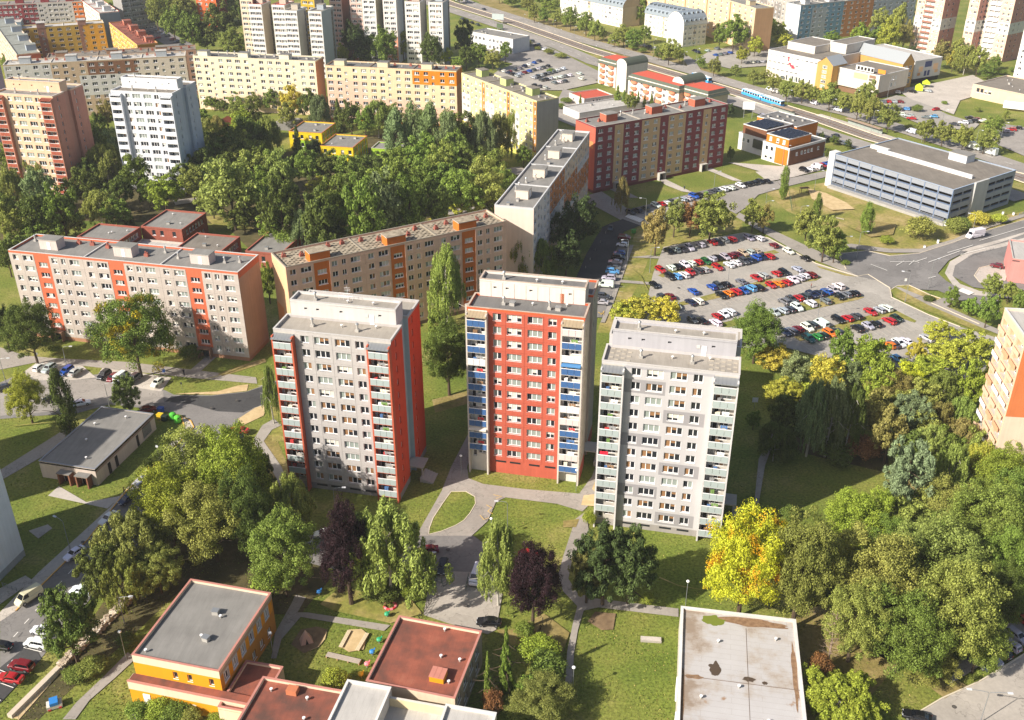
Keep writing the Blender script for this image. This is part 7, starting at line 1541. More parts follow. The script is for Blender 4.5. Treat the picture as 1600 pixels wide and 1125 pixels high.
cars('in its seventh row, ' + L, AR, [(1057, 480, 's'), (1079, 474, 'n'), (1091, 472, 'w'), (1210, 490, 's'), (1223, 487, 's'), (1234, 485, 'd'), (1245, 482, 'w'), (1266, 476, 'w'), (1290, 472, 'g'), (1311, 465, 'k'), (1322, 462, 'g'), (1335, 460, 'k')])
cars('in its eighth row, ' + L, AR, [(1082, 502, 'd'), (1096, 503, 'k'), (1120, 496, 'r'), (1131, 493, 'w'), (1140, 489, 'w'), (1118, 506, 'w'), (1226, 521, 'n'), (1237, 519, 'g'), (1247, 516, 'm'), (1261, 514, 'w'), (1268, 509, 'd'), (1283, 508, 'w', 'van'), (1309, 501, 'k'), (1324, 499, 'r'), (1338, 496, 'd'), (1360, 489, 'r'), (1374, 486, 's'), (1384, 483, 'w')])
cars('in its last row, ' + L, AR, [(1263, 531, 't'), (1276, 528, 'E'), (1286, 526, 'q'), (1296, 522, 'o'), (1308, 520, 'd'), (1339, 515, 'k'), (1356, 511, 's'), (1368, 508, 'k'), (1389, 503, 'r'), (1400, 499, 'q'), (1390, 541, 'o'), (1396, 540, 'd'), (1404, 538, 'w'), (1415, 535, 'w'), (1448, 530, 's', 'estate car'), (1402, 563, 'l')])
cars('along dark street by end on block', -14, [(975, 373, 'm', 'suv'), (972, 384, 'w'), (968, 397, 'b'), (966, 404, 'k'), (961, 411, 's'), (959, 420, 'g'), (957, 426, 'l'), (951, 436, 's'), (946, 447, 'w', 'van'), (942, 465, 'd'), (939, 474, 's')])
car(954, 358, 75, 'd', '', 'saloon', label='dark grey saloon driving on the new dark asphalt street')
cars('in row before maroon block', -57, [(985, 333, 'k'), (996, 330, 'n'), (1008, 327, 'd'), (1025, 322, 'w'), (1033, 320, 'r'), (1042, 319, 'w'), (1050, 317, 'd'), (1066, 313, 's'), (1075, 311, 's'), (1084, 308, 'b'), (1092, 306, 'k'), (1114, 301, 'd'), (1121, 299, 'g'), (1130, 297, 'w'), (1142, 295, 'w'), (1157, 291, 'w', 'estate car'), (1167, 289, 'k'), (1177, 287, 'k'), (1187, 285, 'k'), (1197, 284, 'k')])
cars('beneath trees above large car park', 30, [(1044, 343, 'w'), (1056, 342, 's'), (1078, 333, 's')])
cars('behind the grey wall by the orange office', -57, [(1256, 267, 'k'), (1266, 265, 'w'), (1276, 262, 'w', 'van'), (1285, 260, 'r'), (1292, 257, 'b')])
cars('before orange striped grey block', 72, [(62, 576, 'w'), (77, 578, 's'), (104, 581, 'b'), (118, 583, 's'), (163, 588, 'k'), (177, 592, 'm'), (191, 591, 'w', 'van'), (209, 594, 'd'), (246, 600, 'w')])
cars('on the street south of those bays', 22, [(127, 632, 'w', 'estate car'), (80, 625, 'k'), (5, 608, 'd'), (232, 642, 'm')])
cars('at the kerb beside the big left trees', 57, [(248, 731, 'r'), (225, 752, 's'), (199, 783, 'n'), (310, 720, 'l'), (305, 748, 'w')])
car(374, 674, -10, 'r', '', 'saloon', label='bright red saloon parked by the sand strip left of the grey tower')
car(366, 686, -10, 'k', '', 'estate car', label='black estate car beside the bright red saloon'); car(357, 697, -12, 'b', '', 'hatchback', label='blue and white hatchback below the black estate car')
car(170, 812, 62, 'w', '', 'saloon', label='white saloon at the kerb where the pavement meets the big trees')
car(117, 867, 61, 'w', '', 'saloon', label='white saloon with black roof driving on the left street'); car(46, 935, 60, 'c', '', 'van', label='cream long panel van at the kerb on the left street')
cars('in bays beside the wall at lower left', -13, [(34, 1043, 'm', 'suv'), (17, 1062, 'r', 'saloon'), (58, 1008, 'w'), (66, 988, 'w'), (128, 926, 'w'), (3, 1012, 'k')], False)
cars('on the drive in front of the grey tower', 10, [(405, 836, 'w', 'saloon'), (508, 836, 'w', 'estate car'), (668, 862, 'm', 'saloon'), (826, 868, 'r', 'hatchback'), (474, 848, 's')])
car(692, 888, 86, 'k', '', 'estate car', label='black estate car in shade beside the yard gate'); car(764, 974, -6, 'k', '', 'saloon', label='black saloon parked on the concrete yard by the red roof')
car(744, 902, 80, 'w', '', 'van', label='white panel van behind the drooping birch at the yard gate')
cars('under trees at the lower right corner', -62, [(1588, 996, 's', 'estate car'), (1575, 1008, 's', 'estate car'), (1563, 1021, 'k'), (1547, 1029, 's'), (1530, 1036, 'n'), (1598, 970, 'r')]); car(1432, 1122, -20, 'k', '', 'saloon', label='black car half hidden at the bottom edge below the linden')
# vans and cars on the boulevard and streets
for q in ((1211, 144, 'w', 'van'), (1203, 141, 'w', 'van'), (1271, 162, 'w', 'van'), (1310, 173, 'w', 'van'), (1424, 207, 'w', 'van'), (1521, 232, 'w', 'box van'), (1546, 240, 'w', 'box van')): car(q[0], q[1], -58, q[2], 'on northern boulevard', q[3], group='vans on the boulevard')
car(1523, 370, 24, 'w', '', 'box van', label='white box van driving on the main road beside the parking garage'); car(1557, 417, -30, 'm', '', 'hatchback', label='dark red hatchback on the bus loop by the pink building')
cars('on the boulevard near the top edge', -58, [(722, 30, 'd'), (729, 33, 'd'), (737, 36, 'k'), (746, 39, 'd'), (756, 15, 'd'), (712, 1, 'w', 'van'), (728, 2, 'w', 'van')], False, 'cars on the boulevard')
cars('on southern carriageway near the orange office', -58, [(1190, 181, 's'), (1297, 219, 'd'), (1315, 224, 'g'), (1305, 213, 'd'), (1322, 226, 'b')], False)
PC = 'wwsgkkdnbrmlsgkdw'
r = random.Random(77)
def far_rows(place, rows, ang):
    for (a, c, n) in rows:
        for i in range(n):
            if r.random() < .88:
                t = i / max(1, n - 1); car(a[0] + (c[0] - a[0]) * t, a[1] + (c[1] - a[1]) * t, ang, r.choice(PC), place)
far_rows('in far lot left of red roofs', [((797, 113), (842, 96), 7), ((805, 118), (856, 104), 8), ((834, 122), (880, 108), 9), ((846, 126), (905, 116), 9), ((866, 130), (908, 124), 6), ((780, 110), (815, 122), 6), ((835, 134), (852, 138), 3)], -60)
far_rows('near barrel roofed houses', [((1085, 80), (1090, 82), 2), ((1105, 80), (1120, 77), 3), ((1118, 87), (1140, 83), 4), ((1150, 70), (1170, 72), 3), ((1175, 98), (1200, 97), 4), ((1005, 72), (1022, 76), 3)], -60)
far_rows('in lot before shopping centre', [((1378, 160), (1405, 160), 4), ((1405, 172), (1432, 170), 4), ((1408, 180), (1432, 184), 3), ((1424, 186), (1470, 182), 5), ((1490, 195), (1520, 190), 5), ((1515, 185), (1535, 190), 3), ((1570, 206), (1590, 201), 3)], -25)
car(1462, 172, 20, 'r', '', 'hatchback', label='red car alone on the square right of the shopping centre'); far_rows('beside the shopping centre entrance', [((1400, 145), (1450, 143), 3), ((1222, 122), (1240, 124), 2)], -50)
far_rows('on street by orange block, top', [((228, 33), (240, 42), 3), ((245, 47), (262, 57), 4), ((270, 62), (296, 80), 5), ((236, 52), (246, 60), 2)], 60)
far_rows('on road behind maroon block', [((940, 166), (952, 164), 2), ((820, 60), (850, 76), 4), ((838, 72), (850, 78), 2)], -30)
# ---------------------------------------------------------------- street lamps
LH = plain('lamp_head', 'd8dade', 1, .4, .2)
def arm_lamp(px, py, h, ang, place, arms=1, reach=1.8):
    x, y = G(px, py); o = later(thing('street_lamp', None, None, (x, y, 0), R(ang)), f'{"double" if arms == 2 else "grey curved arm"} street lamp', place, 'street lamp', 'street lamps'); k = ('lamp', h, reach)
    if k not in WCACHE:
        m = MB(); m.tube([(0, 0, 0), (0, 0, 1.2)], .11, M_STEEL, 7); m.tube([(0, 0, 1.2), (0, 0, h - .6)], .075, M_STEEL, 6, .06); WCACHE[k] = m.mesh('pole')
        m = MB(); m.tube([(0, 0, h - .6), (.15, 0, h - .2), (reach * .5, 0, h), (reach, 0, h + .05)], .05, M_STEEL, 6); WCACHE[k + (1,)] = m.mesh('arm')
        m = MB(); m.box(reach - .1, reach + .65, -.16, .16, h - .02, h + .13, LH); m.box(reach, reach + .55, -.12, .12, h - .07, h - .021, M_HL); WCACHE[k + (2,)] = m.mesh('lamp_head')
    ob('pole', WCACHE[k], o)
    for i in range(arms): ob('arm', WCACHE[k + (1,)], o, rz=i * math.pi); ob('lamp_head', WCACHE[k + (2,)], o, rz=i * math.pi)
    return o
for q in ((1097, 370, 8, 0), (1015, 426, 8, 0), (1136, 452, 9, 0), (1195, 330, 8, 0), (1247, 358, 8, 0), (1277, 500, 9, 0), (980, 412, 8, 200), (1313, 408, 8, 0), (1338, 405, 9, 0), (1414, 472, 9, 160), (1450, 452, 9, 30), (1194, 345, 7, 0), (1517, 372, 8, 150), (1008, 350, 9, 180), (958, 485, 8, 180), (1272, 300, 8, 0), (1115, 298, 7, 20)): arm_lamp(q[0], q[1], q[2], q[3], 'around the large car park')
arm_lamp(1530, 1133, 7, -8, 'on the asphalt yard at lower right', 2, 2.6)
for q in ((195, 975, 6, 0), (110, 860, 7, 150), (10, 600, 7, 0), (172, 640, 7, 0), (525, 808, 7, 0), (793, 830, 7, 180), (662, 905, 6, 0), (105, 575, 6, 0)): arm_lamp(*q, 'near the left street and towers')
for q in ((1222, 259, 8, 0), (1272, 232, 8, 0), (1304, 275, 8, 0)): arm_lamp(*q, 'by the orange and white office')
for i, t in enumerate(range(11)):
    for ln, nm in ((TRK, 'track'),):
        pts = [(720, 14), (818, 45), (839, 59), (874, 70), (897, 65), (928, 97), (954, 88), (976, 89), (910, 76), (1068, 107), (865, 55)]
        arm_lamp(*pts[i], 9, -60, 'along the tram track at the top', 1, 1.5)
for q in ((1020, 92), (1087, 108), (1112, 122), (1228, 178), (1296, 193), (1360, 212), (1440, 222), (1332, 178), (1520, 245), (1560, 232), (1468, 210), (1385, 160)): arm_lamp(*q, 11, -60, 'beside the boulevard towards the right', 1, 1.5)
M_GLOBE = plain('opal_globe', 'f2f2ee', 1, .25)
def globe(px, py, h, place):
    x, y = G(px, py); o = later(thing('globe_lamp', None, None, (x, y, 0)), 'path lamp with white globe', place, 'street lamp', 'globe path lamps')
    if ('gl', h) not in WCACHE:
        m = MB(); m.tube([(0, 0, 0), (0, 0, h)], .055, M_STEEL, 6); WCACHE[('gl', h)] = m.mesh('pole'); m = MB(); m.ball((0, 0, h + .2), .30, M_GLOBE, 10, 6, .75); m.smooth = True; WCACHE[('gl', h, 1)] = m.mesh('lamp_globe')
    ob('pole', WCACHE[('gl', h)], o); ob('lamp_globe', WCACHE[('gl', h, 1)], o)
globe(895, 1084, 5.4, 'at the path bottom centre'); globe(1071, 946, 5.2, 'behind the pale roofed pavilion'); globe(428, 1030, 5.5, 'beside the ochre nursery wing'); globe(721, 746, 5.2, 'between grey and red towers'); globe(900, 768, 5.0, 'at right corner of the red tower'); globe(768, 845, 5.0, 'near the drooping birch by the yard'); globe(198, 1032, 6.0, 'at left end of the ochre nursery')
# ---------------------------------------------------------------- tram, stop, hoardings
TB = plain('tram_blue', '3f9fe0', 1, .3); TW = plain('tram_white', 'eef2f5', 1, .3)
def tram(px, py, ang, n, label):
    x, y = G(px, py); o = thing('tram', label, 'tram', (x, y, 0), R(ang))
    for i in range(n):
        u = i * 14.2; m = MB(); m.box(u, u + 13.6, -1.2, 1.2, .5, 1.7, TB); m.box(u, u + 13.6, -1.2, 1.2, 2.6, 3.0, TB, TW); m.box(u + .05, u + 13.55, -1.17, 1.17, 1.7, 2.6, TW); m.box(u + .3, u + 13.3, -1.0, 1.0, .1, .5, M_DARK); m.box(u + 3, u + 10, -.7, .7, 3.0, 3.35, TW); c = ob('carriage', m, o)
        for s in (-1, 1):
            for q in range(7): 
                m = MB(); m.box(u + .7 + q * 1.8, u + 2.2 + q * 1.8, s * 1.175 - .02, s * 1.175 + .02, 1.75, 2.55, M_TINT); ob('window', m, c)
    m = MB(); m.face([(-.03, 1.1, 1.4), (-.03, -1.1, 1.4), (-.03, -1.1, 2.7), (-.03, 1.1, 2.7)], M_TINT); ob('windscreen', m, o)
tram(1222, 168, 118, 2, 'blue and white tram standing at the platform beside the boulevard'); tram(1109, 131, 118, 1, 'pale blue and white tram behind the red roofed houses')
def hoarding(px, py, w, h, z, ang, label, m_):
    x, y = G(px, py); o = thing('billboard', label, 'billboard', (x, y, 0), R(ang)); m = MB(); m.box(-w / 2, w / 2, -.1, .1, z, z + h, m_); ob('panel', m, o)
    for s in (-1, 1): m = MB(); m.box(s * w * .35 - .12, s * w * .35 + .12, -.1, .1, 0, z - .002, M_STEEL); ob('leg', m, o)
hoarding(1168, 185, 5.2, 3.4, 4, -10, 'white billboard on posts above the road by the maroon block', M_WHITE); hoarding(778, 38, 8, 3.5, 3, -20, 'pale grey billboard beside the road at the top', plain('poster_grey', 'aab4b2', 1, .7))
def shelter(px, py, ang, L_, label):
    x, y = G(px, py); o = thing('tram_shelter', label, 'tram shelter', (x, y, .1), R(ang)); m = MB(); m.box(0, L_, -1, 1, 2.6, 2.75, wall('b59c86')); ob('roof', m, o)
    for i in range(5): m = MB(); m.box(i * (L_ - .2) / 4, i * (L_ - .2) / 4 + .14, .8, .94, 0, 2.6, M_STEEL); ob('post', m, o)
    m = MB(); m.box(.1, L_ - .1, .85, .89, .3, 2.2, M_GLASS2); ob('glass_wall', m, o)
shelter(1205, 172, -60, 14, 'long tram shelter with brown roof beside the blue tram'); shelter(1322, 194, -62, 20, 'tram shelter on the platform before the parking garage')
hoarding(781, 47, 5, 2.6, 1.2, -40, 'dark green kiosk hoarding by the boulevard at the top', plain('kiosk_green', '4c5c40', 1, .7))
# ---------------------------------------------------------------- street furniture near the towers
def bin_(px, py, col, nm, label, ang=0, big=True):
    x, y = G(px, py); m = MB(); mt = plain('bin_' + nm, col, 1, .5); o = thing('recycling_container', label, 'recycling bin', (x, y, .1), R(ang))
    if big: m.cyl(0, 0, .1, 1.25, .75, mt, 10); m.ball((0, 0, 1.25), .75, mt, 10, 6, .6); m.smooth = True; ob('body', m, o); m = MB(); m.cyl(.5, -.5, 1.2, 1.35, .16, M_DARK, 8); ob('slot', m, o)
    else: m.box(-.6, .6, -.5, .5, .15, 1.2, mt); ob('body', m, o); m = MB(); m.box(-.66, .66, -.56, .56, 1.21, 1.36, mt); ob('lid', m, o)
bin_(271, 655, '4fae3a', 'green', 'green bell shaped glass container nearest the grey utility building'); bin_(278, 660, '5cc23e', 'light_green', 'light green bell shaped container at the corner of the kerb')
bin_(251, 655, 'd8b42a', 'yellow', 'yellow lidded recycling bin at the utility building corner', -13, False); bin_(252, 645, '2450a0', 'blue', 'blue paper recycling bin behind the yellow one', -13, False); bin_(258, 658, '22302a', 'black', 'black rubbish bin between yellow and green containers', -13, False)
bin_(1103, 306, '6f9a44', 'olive', 'olive green bins at the row before the maroon block', 30, False); bin_(990, 365, '3f8a3a', 'mid_green', 'green bin beside the dark red off road car', 30, False)
def sign(px, py, h, col, label, w=.7, hh=.9, ang=0, rnd=False):
    x, y = G(px, py); o = thing('road_sign', label, 'sign', (x, y, 0), R(ang)); m = MB(); m.tube([(0, 0, 0), (0, 0, h)], .035, M_STEEL, 5); ob('post', m, o); m = MB()
    if rnd: 
        m.cyl(0, 0, 0, .04, w / 2, plain('sign_' + col, col, 1, .4), 12); q = ob('sign_face', m, o, (0, -.05, h - .2)); q.rotation_euler = (math.pi / 2, 0, 0)
    else: m.box(-w / 2, w / 2, -.07, -.04, h - hh, h, plain('sign_' + col, col, 1, .4)); ob('sign_face', m, o)
sign(248, 712, 2.6, 'd9dde2', 'grey round sign on the verge beside the utility building', .6, rnd=True); sign(258, 590, 2.4, '2c5fb0', 'blue parking sign at the end of the car bays', .7, .9); sign(285, 610, 2.2, '3a3c40', 'dark sign post on the corner of the lawn', .4, .5); sign(60, 563, 2.2, '8a8c8e', 'grey sign behind the white parked car', .5, .6)
sign(1475, 360, 2.8, 'e8e8e8', 'white sign by the footpath beside the parking garage', .9, 1.2, -20); sign(1178, 640, 3.2, 'c9d0d8', 'pale square sign at the small tree behind the white tower', 1.3, 1.2); sign(1413, 448, 2.6, 'e8e4dc', 'white sign at the tip of the verge island', .6, .8)
for i, (px, py, w_) in enumerate(((1465, 380, 1.0), (1444, 388, .8), (1566, 337, 1.2), (1583, 336, .8))):
    x, y = G(px, py); m = MB(); m.box(-.3, .3, -.2, .2, 0, 1.2 * w_, M_WHITE); m.box(-.34, .34, -.24, .24, 1.2 * w_ + .002, 1.2 * w_ + .1, M_STEEL); later(ob('utility_cabinet', m, None, (x, y, 0), R(-20)), 'white utility cabinet', 'along the path by the parking garage', 'cabinet', 'utility cabinets')
for px, py, pl in ((700, 862, 'on the shaded drive'), (728, 950, 'on the concrete yard'), (130, 850, 'on the left pavement'), (70, 980, 'on the left street'), (330, 640, 'at the street junction'), (370, 628, 'at the street junction'), (1420, 425, 'on the main road'), (1300, 470, 'in the large car park'), (1060, 452, 'in the large car park'), (1490, 1108, 'on the asphalt yard')):
    x, y = G(px, py); m = MB(); m.cyl(0, 0, 0, .012, .36, plain('cast_iron', '3c3a38', 1, .6), 14); m.cyl(0, 0, .0125, .02, .28, plain('cast_iron_lid', '55514c', 1, .6), 12); later(ob('manhole_cover', m, None, (x, y, LV[0] + .02)), 'round iron manhole cover', pl, 'manhole cover', 'manhole covers')
# people
SKIN = plain('skin', 'c99878', 1, .6)
def person(px, py, ang, top, legs, hair, label):
    x, y = G(px, py); o = thing('person', label, 'person', (x, y, .03), R(ang))
    V = [(0, 0, .98), (0, 0, 1.22), (0, 0, 1.42), (0, 0, 1.52), (0, .01, 1.66), (.19, 0, 1.40), (.24, .03, 1.12), (.22, .14, .88), (-.19, 0, 1.40), (-.24, -.02, 1.12), (-.22, .05, .86), (.09, 0, .90), (.11, .10, .50), (.11, .02, .08), (.11, .16, .04), (-.09, 0, .90), (-.11, -.06, .50), (-.11, -.22, .10), (-.11, -.08, .04)]
    E_ = [(0, 1), (1, 2), (2, 3), (3, 4), (2, 5), (5, 6), (6, 7), (2, 8), (8, 9), (9, 10), (0, 11), (11, 12), (12, 13), (13, 14), (0, 15), (15, 16), (16, 17), (17, 18)]
    rad = [.15, .13, .15, .06, .105, .07, .05, .04, .07, .05, .04, .10, .07, .05, .045, .10, .07, .05, .045]
    me = bpy.data.meshes.new('body'); me.from_pydata(V, E_, []); q = ob('body', me, o); me.materials.append(plain('cloth_' + top, top, 1, .8)); me.materials.append(plain('cloth_' + legs, legs, 1, .8)); me.materials.append(SKIN)
    sk = q.modifiers.new('skin', 'SKIN'); 
    for i, v in enumerate(me.skin_vertices[0].data): v.radius = (rad[i], rad[i] * .8 if i < 3 else rad[i]); v.use_root = i == 0
    s2 = q.modifiers.new('sub', 'SUBSURF'); s2.levels = s2.render_levels = 1
    bpy.context.view_layer.update(); dg_ = bpy.context.evaluated_depsgraph_get(); nm = bpy.data.meshes.new_from_object(q.evaluated_get(dg_)); q.modifiers.clear()
    for p in nm.polygons: p.material_index = 1 if p.center.z < .95 else (2 if p.center.z > 1.5 or (p.center.z < .95 and abs(p.center.x) > .17) else 0); p.use_smooth = True
    nm.name = 'body'; q.data = nm
    m = MB(); m.ball((0, -.015, 1.70), .115, plain('hair_' + hair, hair, 1, .8), 8, 5, .9); m.smooth = True; ob('hair', m, o)
person(288, 586, 40, '2c2a30', '2a2c34', '2a2019', 'person in dark clothes walking on the path by the orange striped block'); person(195, 772, -30, '8c5a4a', '3a3a44', '3a2a1e', 'person in brown top standing at the dark parked car'); person(1267, 451, 60, '8c3a30', '2d2f3a', '2a1e16', 'person walking between the rows of the large car park'); person(1069, 297, 200, '3a4c5c', '24262c', '2a1e16', 'person on the path before the maroon block')
# nursery garden
M_RED, M_BLU, M_GRN, M_PNK, M_YEL = plain('toy_red', 'c23a40', 1, .5), plain('toy_blue', '2f7ac0', 1, .5), plain('toy_green', '2f9a6c', 1, .5), plain('toy_pink', 'd8808a', 1, .5), plain('toy_yellow', 'e0b83a', 1, .5)
def at_thing(name, label, cat, px, py, ang=0, z=0): x, y = G(px, py); return thing(name, label, cat, (x, y, z + .02), R(ang))
o = at_thing('play_roller', 'red and pink ring on the nursery lawn', 'play equipment', 610, 948); m = MB(); 
for i in range(12):
    a0 = i * math.pi / 6; m.tube([(1.0 * math.cos(a0), 1.0 * math.sin(a0), .25), (1.0 * math.cos(a0 + .53), 1.0 * math.sin(a0 + .53), .25)], .25, M_PNK if i % 2 else M_RED, 7)
ob('ring', m, o)
def rocker(px, py, mt, nm):
    o = at_thing('spring_rocker', f'{nm} spring rocker on the nursery lawn', 'play equipment', px, py, 30); m = MB(); m.tube([(0, 0, 0), (0, 0, .5)], .14, M_STEEL, 7); ob('spring', m, o); m = MB(); m.ball((0, 0, .85), .5, mt, 8, 5, .7); m.tube([(.3, 0, .9), (.55, 0, 1.35)], .12, mt, 6); m.smooth = True; ob('seat', m, o)
for q in ((605, 965, M_GRN, 'green'), (593, 1005, M_GRN, 'turquoise green'), (582, 1024, M_BLU, 'blue'), (499, 930, M_BLU, 'shaded blue'), (574, 1043, M_PNK, 'pink'), (564, 1059, M_YEL, 'cream yellow')): rocker(*q)
o = at_thing('play_hut', 'wooden pointed play hut on the soil bed', 'play equipment', 479, 1003, 20); m = MB()
for (a_, b2) in (((-1.1, -.9), (1.1, -.9)), ((1.1, -.9), (1.1, .9)), ((1.1, .9), (-1.1, .9)), ((-1.1, .9), (-1.1, -.9))): m.face([(*a_, 0), (*b2, 0), (0, 0, 2.6)], wall('c8a89a'))
ob('roof', m, o); m = MB(); m.face([(-.3, -.93, .02), (.3, -.93, .02), (0, -.55, 1.1)], M_DARK); ob('door', m, o)
for nm, a_, c_ in (('timber_bench', (546, 988), (532, 1014)), ('timber_bench', (574, 992), (558, 1019))):
    A, B2 = G(*a_), G(*c_); o = thing(nm, {546: 'pale timber bench left of the nursery sand pit', 574: 'pale timber bench right of the nursery sand pit'}[a_[0]], 'bench', (*A, .02), math.atan2(B2[1] - A[1], B2[0] - A[0])); L_ = math.dist(A, B2)
    for i in range(3): m = MB(); m.box(0, L_, -.3 + i * .22, -.1 + i * .22, .38, .45, wall('e0cfae')); ob('slat', m, o)
    for x in (.3, L_ - .45): m = MB(); m.box(x, x + .15, -.28, .3, 0, .379, M_WOOD); ob('leg', m, o)
A, B2 = G(511, 1025), G(563, 1037); o = thing('long_bench', 'long grey timber bench on the nursery lawn below the sand pit', 'bench', (*A, .02), math.atan2(B2[1] - A[1], B2[0] - A[0])); L_ = math.dist(A, B2)
for i in range(3): m = MB(); m.box(0, L_, -.5 + i * .34, -.2 + i * .34, .4, .48, wall('b9ada0')); ob('slat', m, o)
for i in range(4): m = MB(); m.box(i * (L_ - .2) / 3, i * (L_ - .2) / 3 + .2, -.45, .45, 0, .399, M_WOOD); ob('leg', m, o)
o = at_thing('play_car', 'blue and white wooden play car on the lower left lawn', 'play equipment', 86, 1104, 25); m = MB(); m.box(-1.1, 1.1, -.7, .7, .15, .8, wall('e8dcc8')); ob('body', m, o); m = MB(); m.box(-.6, .6, -.72, .72, .801, 1.35, M_BLU); ob('cabin', m, o)
for s in (-1, 1): m = MB(); m.box(s * .75 - .2, s * .75 + .2, -.78, .78, 0, .35, M_RED); ob('wheel', m, o)
o = at_thing('stone_slab', 'pale concrete slab lying on the lawn left of the pavilion', 'slab', 1017, 1001, -5); m = MB(); m.box(-1.7, 1.7, -.5, .5, 0, .42, M_CONC); ob('slab_block', m, o); m = MB(); m.box(-1.66, 1.66, -.46, .46, .422, .46, M_PAVE); ob('cap', m, o)
# stone topped retaining wall on the left, fence of the nursery, gate of the yard
A, B2 = G(16, 1122), G(206, 934); L_ = math.dist(A, B2); o = thing('retaining_wall', 'long pale garden wall with rubble stones above the left street bays', 'wall', (*A, 0), math.atan2(B2[1] - A[1], B2[0] - A[0])); m = MB(); m.box(0, L_, -.45, .45, 0, .7, wall('d8c9b4', 1)); ob('wall_core', m, o)
rr = random.Random(4); st = []
for i in range(5):
    m = MB(); n = 6; pts = [(.32 * math.cos(t * 1.047) * rr.uniform(.7, 1.2), .26 * math.sin(t * 1.047) * rr.uniform(.7, 1.2)) for t in range(n)]; m.prism(pts, 0, rr.uniform(.18, .34), wall(['e6d8c4', 'd8c6ae', 'cbb8a0', 'efe4d4', 'c2b09a'][i], 1)); st.append(m.mesh('stone'))
for i in range(250):
    x = L_ * (.36 + .62 * rr.random()); ob('stone', st[rr.randrange(5)], o, (x, rr.uniform(-.75, .55), .68 if rr.random() < .75 else .05), rr.random() * 6)
A, B2 = G(30, 1125), G(98, 1048)
o = thing('wire_fence', 'thin wire fence on posts along the lower garden wall', 'fence', (*A, .02), math.atan2(B2[1] - A[1], B2[0] - A[0])); L_ = math.dist(A, B2)
for i in range(8): m = MB(); m.tube([(0, 0, 0), (0, 0, 1.4)], .03, M_STEEL, 5); ob('post', m, o, (i * L_ / 7, 0, 0))
m = MB(); [m.tube([(0, 0, z), (L_, 0, z)], .008, M_STEEL, 3) for z in (.3, .6, .9, 1.2)]; ob('wire', m, o)
def railf(name, label, a_, c_, h, n, mt, cat='fence'):
    A, B2 = G(*a_), G(*c_); o = thing(name, label, cat, (*A, .03), math.atan2(B2[1] - A[1], B2[0] - A[0])); L_ = math.dist(A, B2)
    for i in range(n): m = MB(); m.box(-.04, .04, -.04, .04, 0, h, mt); ob('post', m, o, (i * L_ / (n - 1), 0, 0))
    for z in (h - .08, h * .5, .2): m = MB(); m.box(.05, L_ - .05, -.02, .02, z, z + .06, mt); ob('rail', m, o)
GM = plain('green_grey_metal', '5c6a5e', 1, .5, .2)
railf('yard_gate', 'half open metal gate leaf of the concrete yard, left', (692, 918), (710, 908), 1.5, 4, GM, 'gate'); railf('yard_gate', 'open metal gate leaf of the concrete yard, right', (728, 925), (732, 905), 1.5, 4, GM, 'gate'); railf('mesh_fence', 'metal mesh fence left of the yard gate', (668, 905), (690, 912), 1.5, 4, GM); railf('mesh_fence', 'metal mesh fence right of the yard gate', (734, 918), (782, 926), 1.4, 8, GM)
railf('mesh_fence', 'dark mesh fence beside the spruces on the right of the red roof', (848, 975), (824, 1040), 1.5, 7, M_DARK); railf('handrail', 'grey handrail of the steps at the left edge tower', (5, 917), (27, 925), 1.0, 4, M_STEEL, 'handrail'); railf('board_fence', 'dark board fence at the right edge of the nursery yard', (655, 968), (674, 941), 1.2, 6, M_DARK)
o = at_thing('wooden_shelter', 'brown wooden dog park shelter on the meadow', 'shelter', 1256, 302, 10); m = MB(); m.box(-1.6, 1.6, -.8, .8, 2.0, 2.12, wall('5c4436')); ob('roof', m, o)
for sx in (-1.4, 1.4):
    for sy in (-.6, .6): m = MB(); m.box(sx - .07, sx + .07, sy - .07, sy + .07, 0, 2.0, wall('5c4436')); ob('post', m, o)
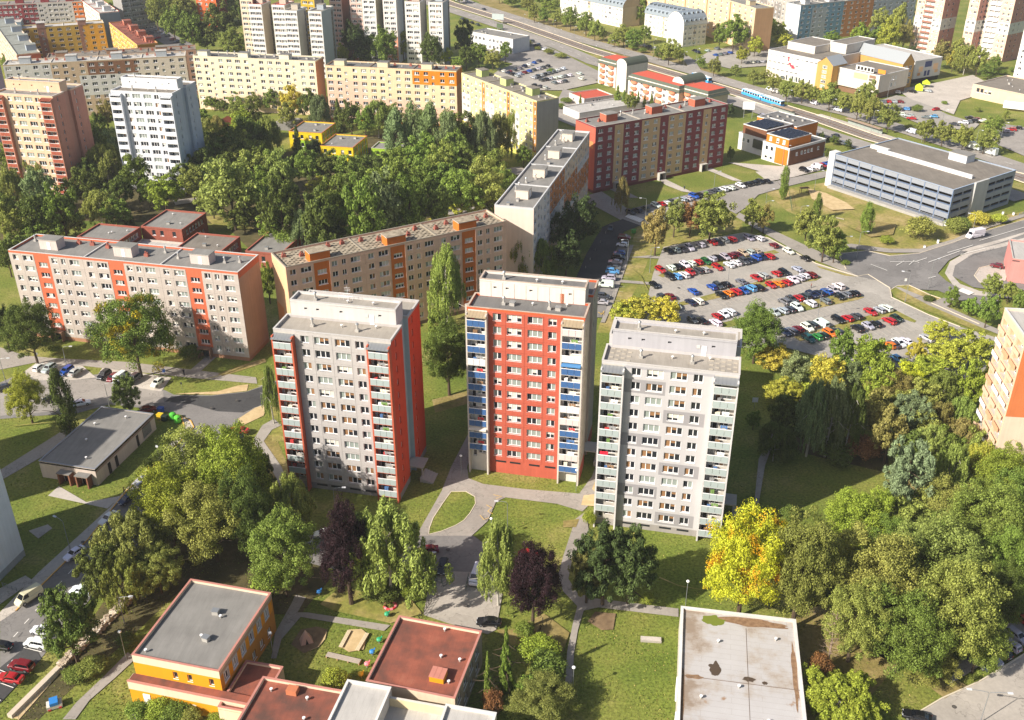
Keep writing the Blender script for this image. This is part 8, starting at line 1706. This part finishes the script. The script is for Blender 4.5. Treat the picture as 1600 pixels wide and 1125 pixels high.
railf('mesh_fence', 'green mesh fence along the dog meadow', (1233, 303), (1237, 330), 1.5, 6, plain('fence_green', '4c6a4a', 1, .6)); railf('beam', 'pale balance beam on the dog meadow', (1290, 338), (1318, 344), .5, 3, M_PAVE, 'play equipment'); railf('railing', 'blue railing by the kerb at the right edge', (1592, 338), (1610, 332), 1.0, 4, plain('rail_blue', '5c7fae', 1, .5), 'railing')
railf('railing', 'low railing between the main road and the bus loop', (1512, 404), (1552, 391), .9, 8, M_STEEL, 'railing')
# fence of the dark street: small bollards
x_ = [(915, 420), (922, 407), (930, 393), (938, 380), (946, 366)]
for q in x_:
    x, y = G(*q); m = MB(); m.cyl(0, 0, 0, .8, .12, M_CONC, 7); m.ball((0, 0, .8), .12, M_CONC, 7, 4); later(ob('bollard', m, None, (x, y, .02)), 'pale concrete bollard', 'along the pavement of the dark new street', 'bollard', 'bollards by the dark street')
# roof clutter on the grey tower
o = thing('roof_aerial', 'white antenna frame on the penthouse roof of the grey tower', 'antenna', (*G(529, 458, 40), 38.7), R(-12)); m = MB(); 
for i in range(4): m.tube([(i * .9, 0, 0), (i * .9, 0, 1.4)], .03, M_WHITE, 4)
m.tube([(0, 0, 1.4), (2.7, 0, 1.4)], .03, M_WHITE, 4); m.tube([(0, 0, .8), (2.7, 0, .8)], .03, M_WHITE, 4); ob('frame', m, o); m = MB(); m.tube([(1.8, 0, 1.4), (1.8, 0, 3)], .03, M_WHITE, 4); [m.tube([(1.2, 0, 2 + i * .3), (2.4, 0, 2 + i * .3)], .02, M_WHITE, 3) for i in range(3)]; ob('aerial', m, o)
# ---------------------------------------------------------------- very thin summer haze over the whole scene
hm = bpy.data.materials.new('haze'); hm.use_nodes = True; nt = hm.node_tree; nt.nodes.remove(nt.nodes['Principled BSDF'])
pv_ = node(nt, 'ShaderNodeVolumePrincipled'); pv_.inputs['Color'].default_value = (.93, .95, .97, 1); pv_.inputs['Density'].default_value = .00009; pv_.inputs['Anisotropy'].default_value = 0
nt.links.new(pv_.outputs[0], nt.nodes['Material Output'].inputs['Volume'])
m = MB(); m.box(-1600, 1600, -400, 3100, -1.0, 126, hm); tag(ob('haze', m), kind='stuff')
write_labels()
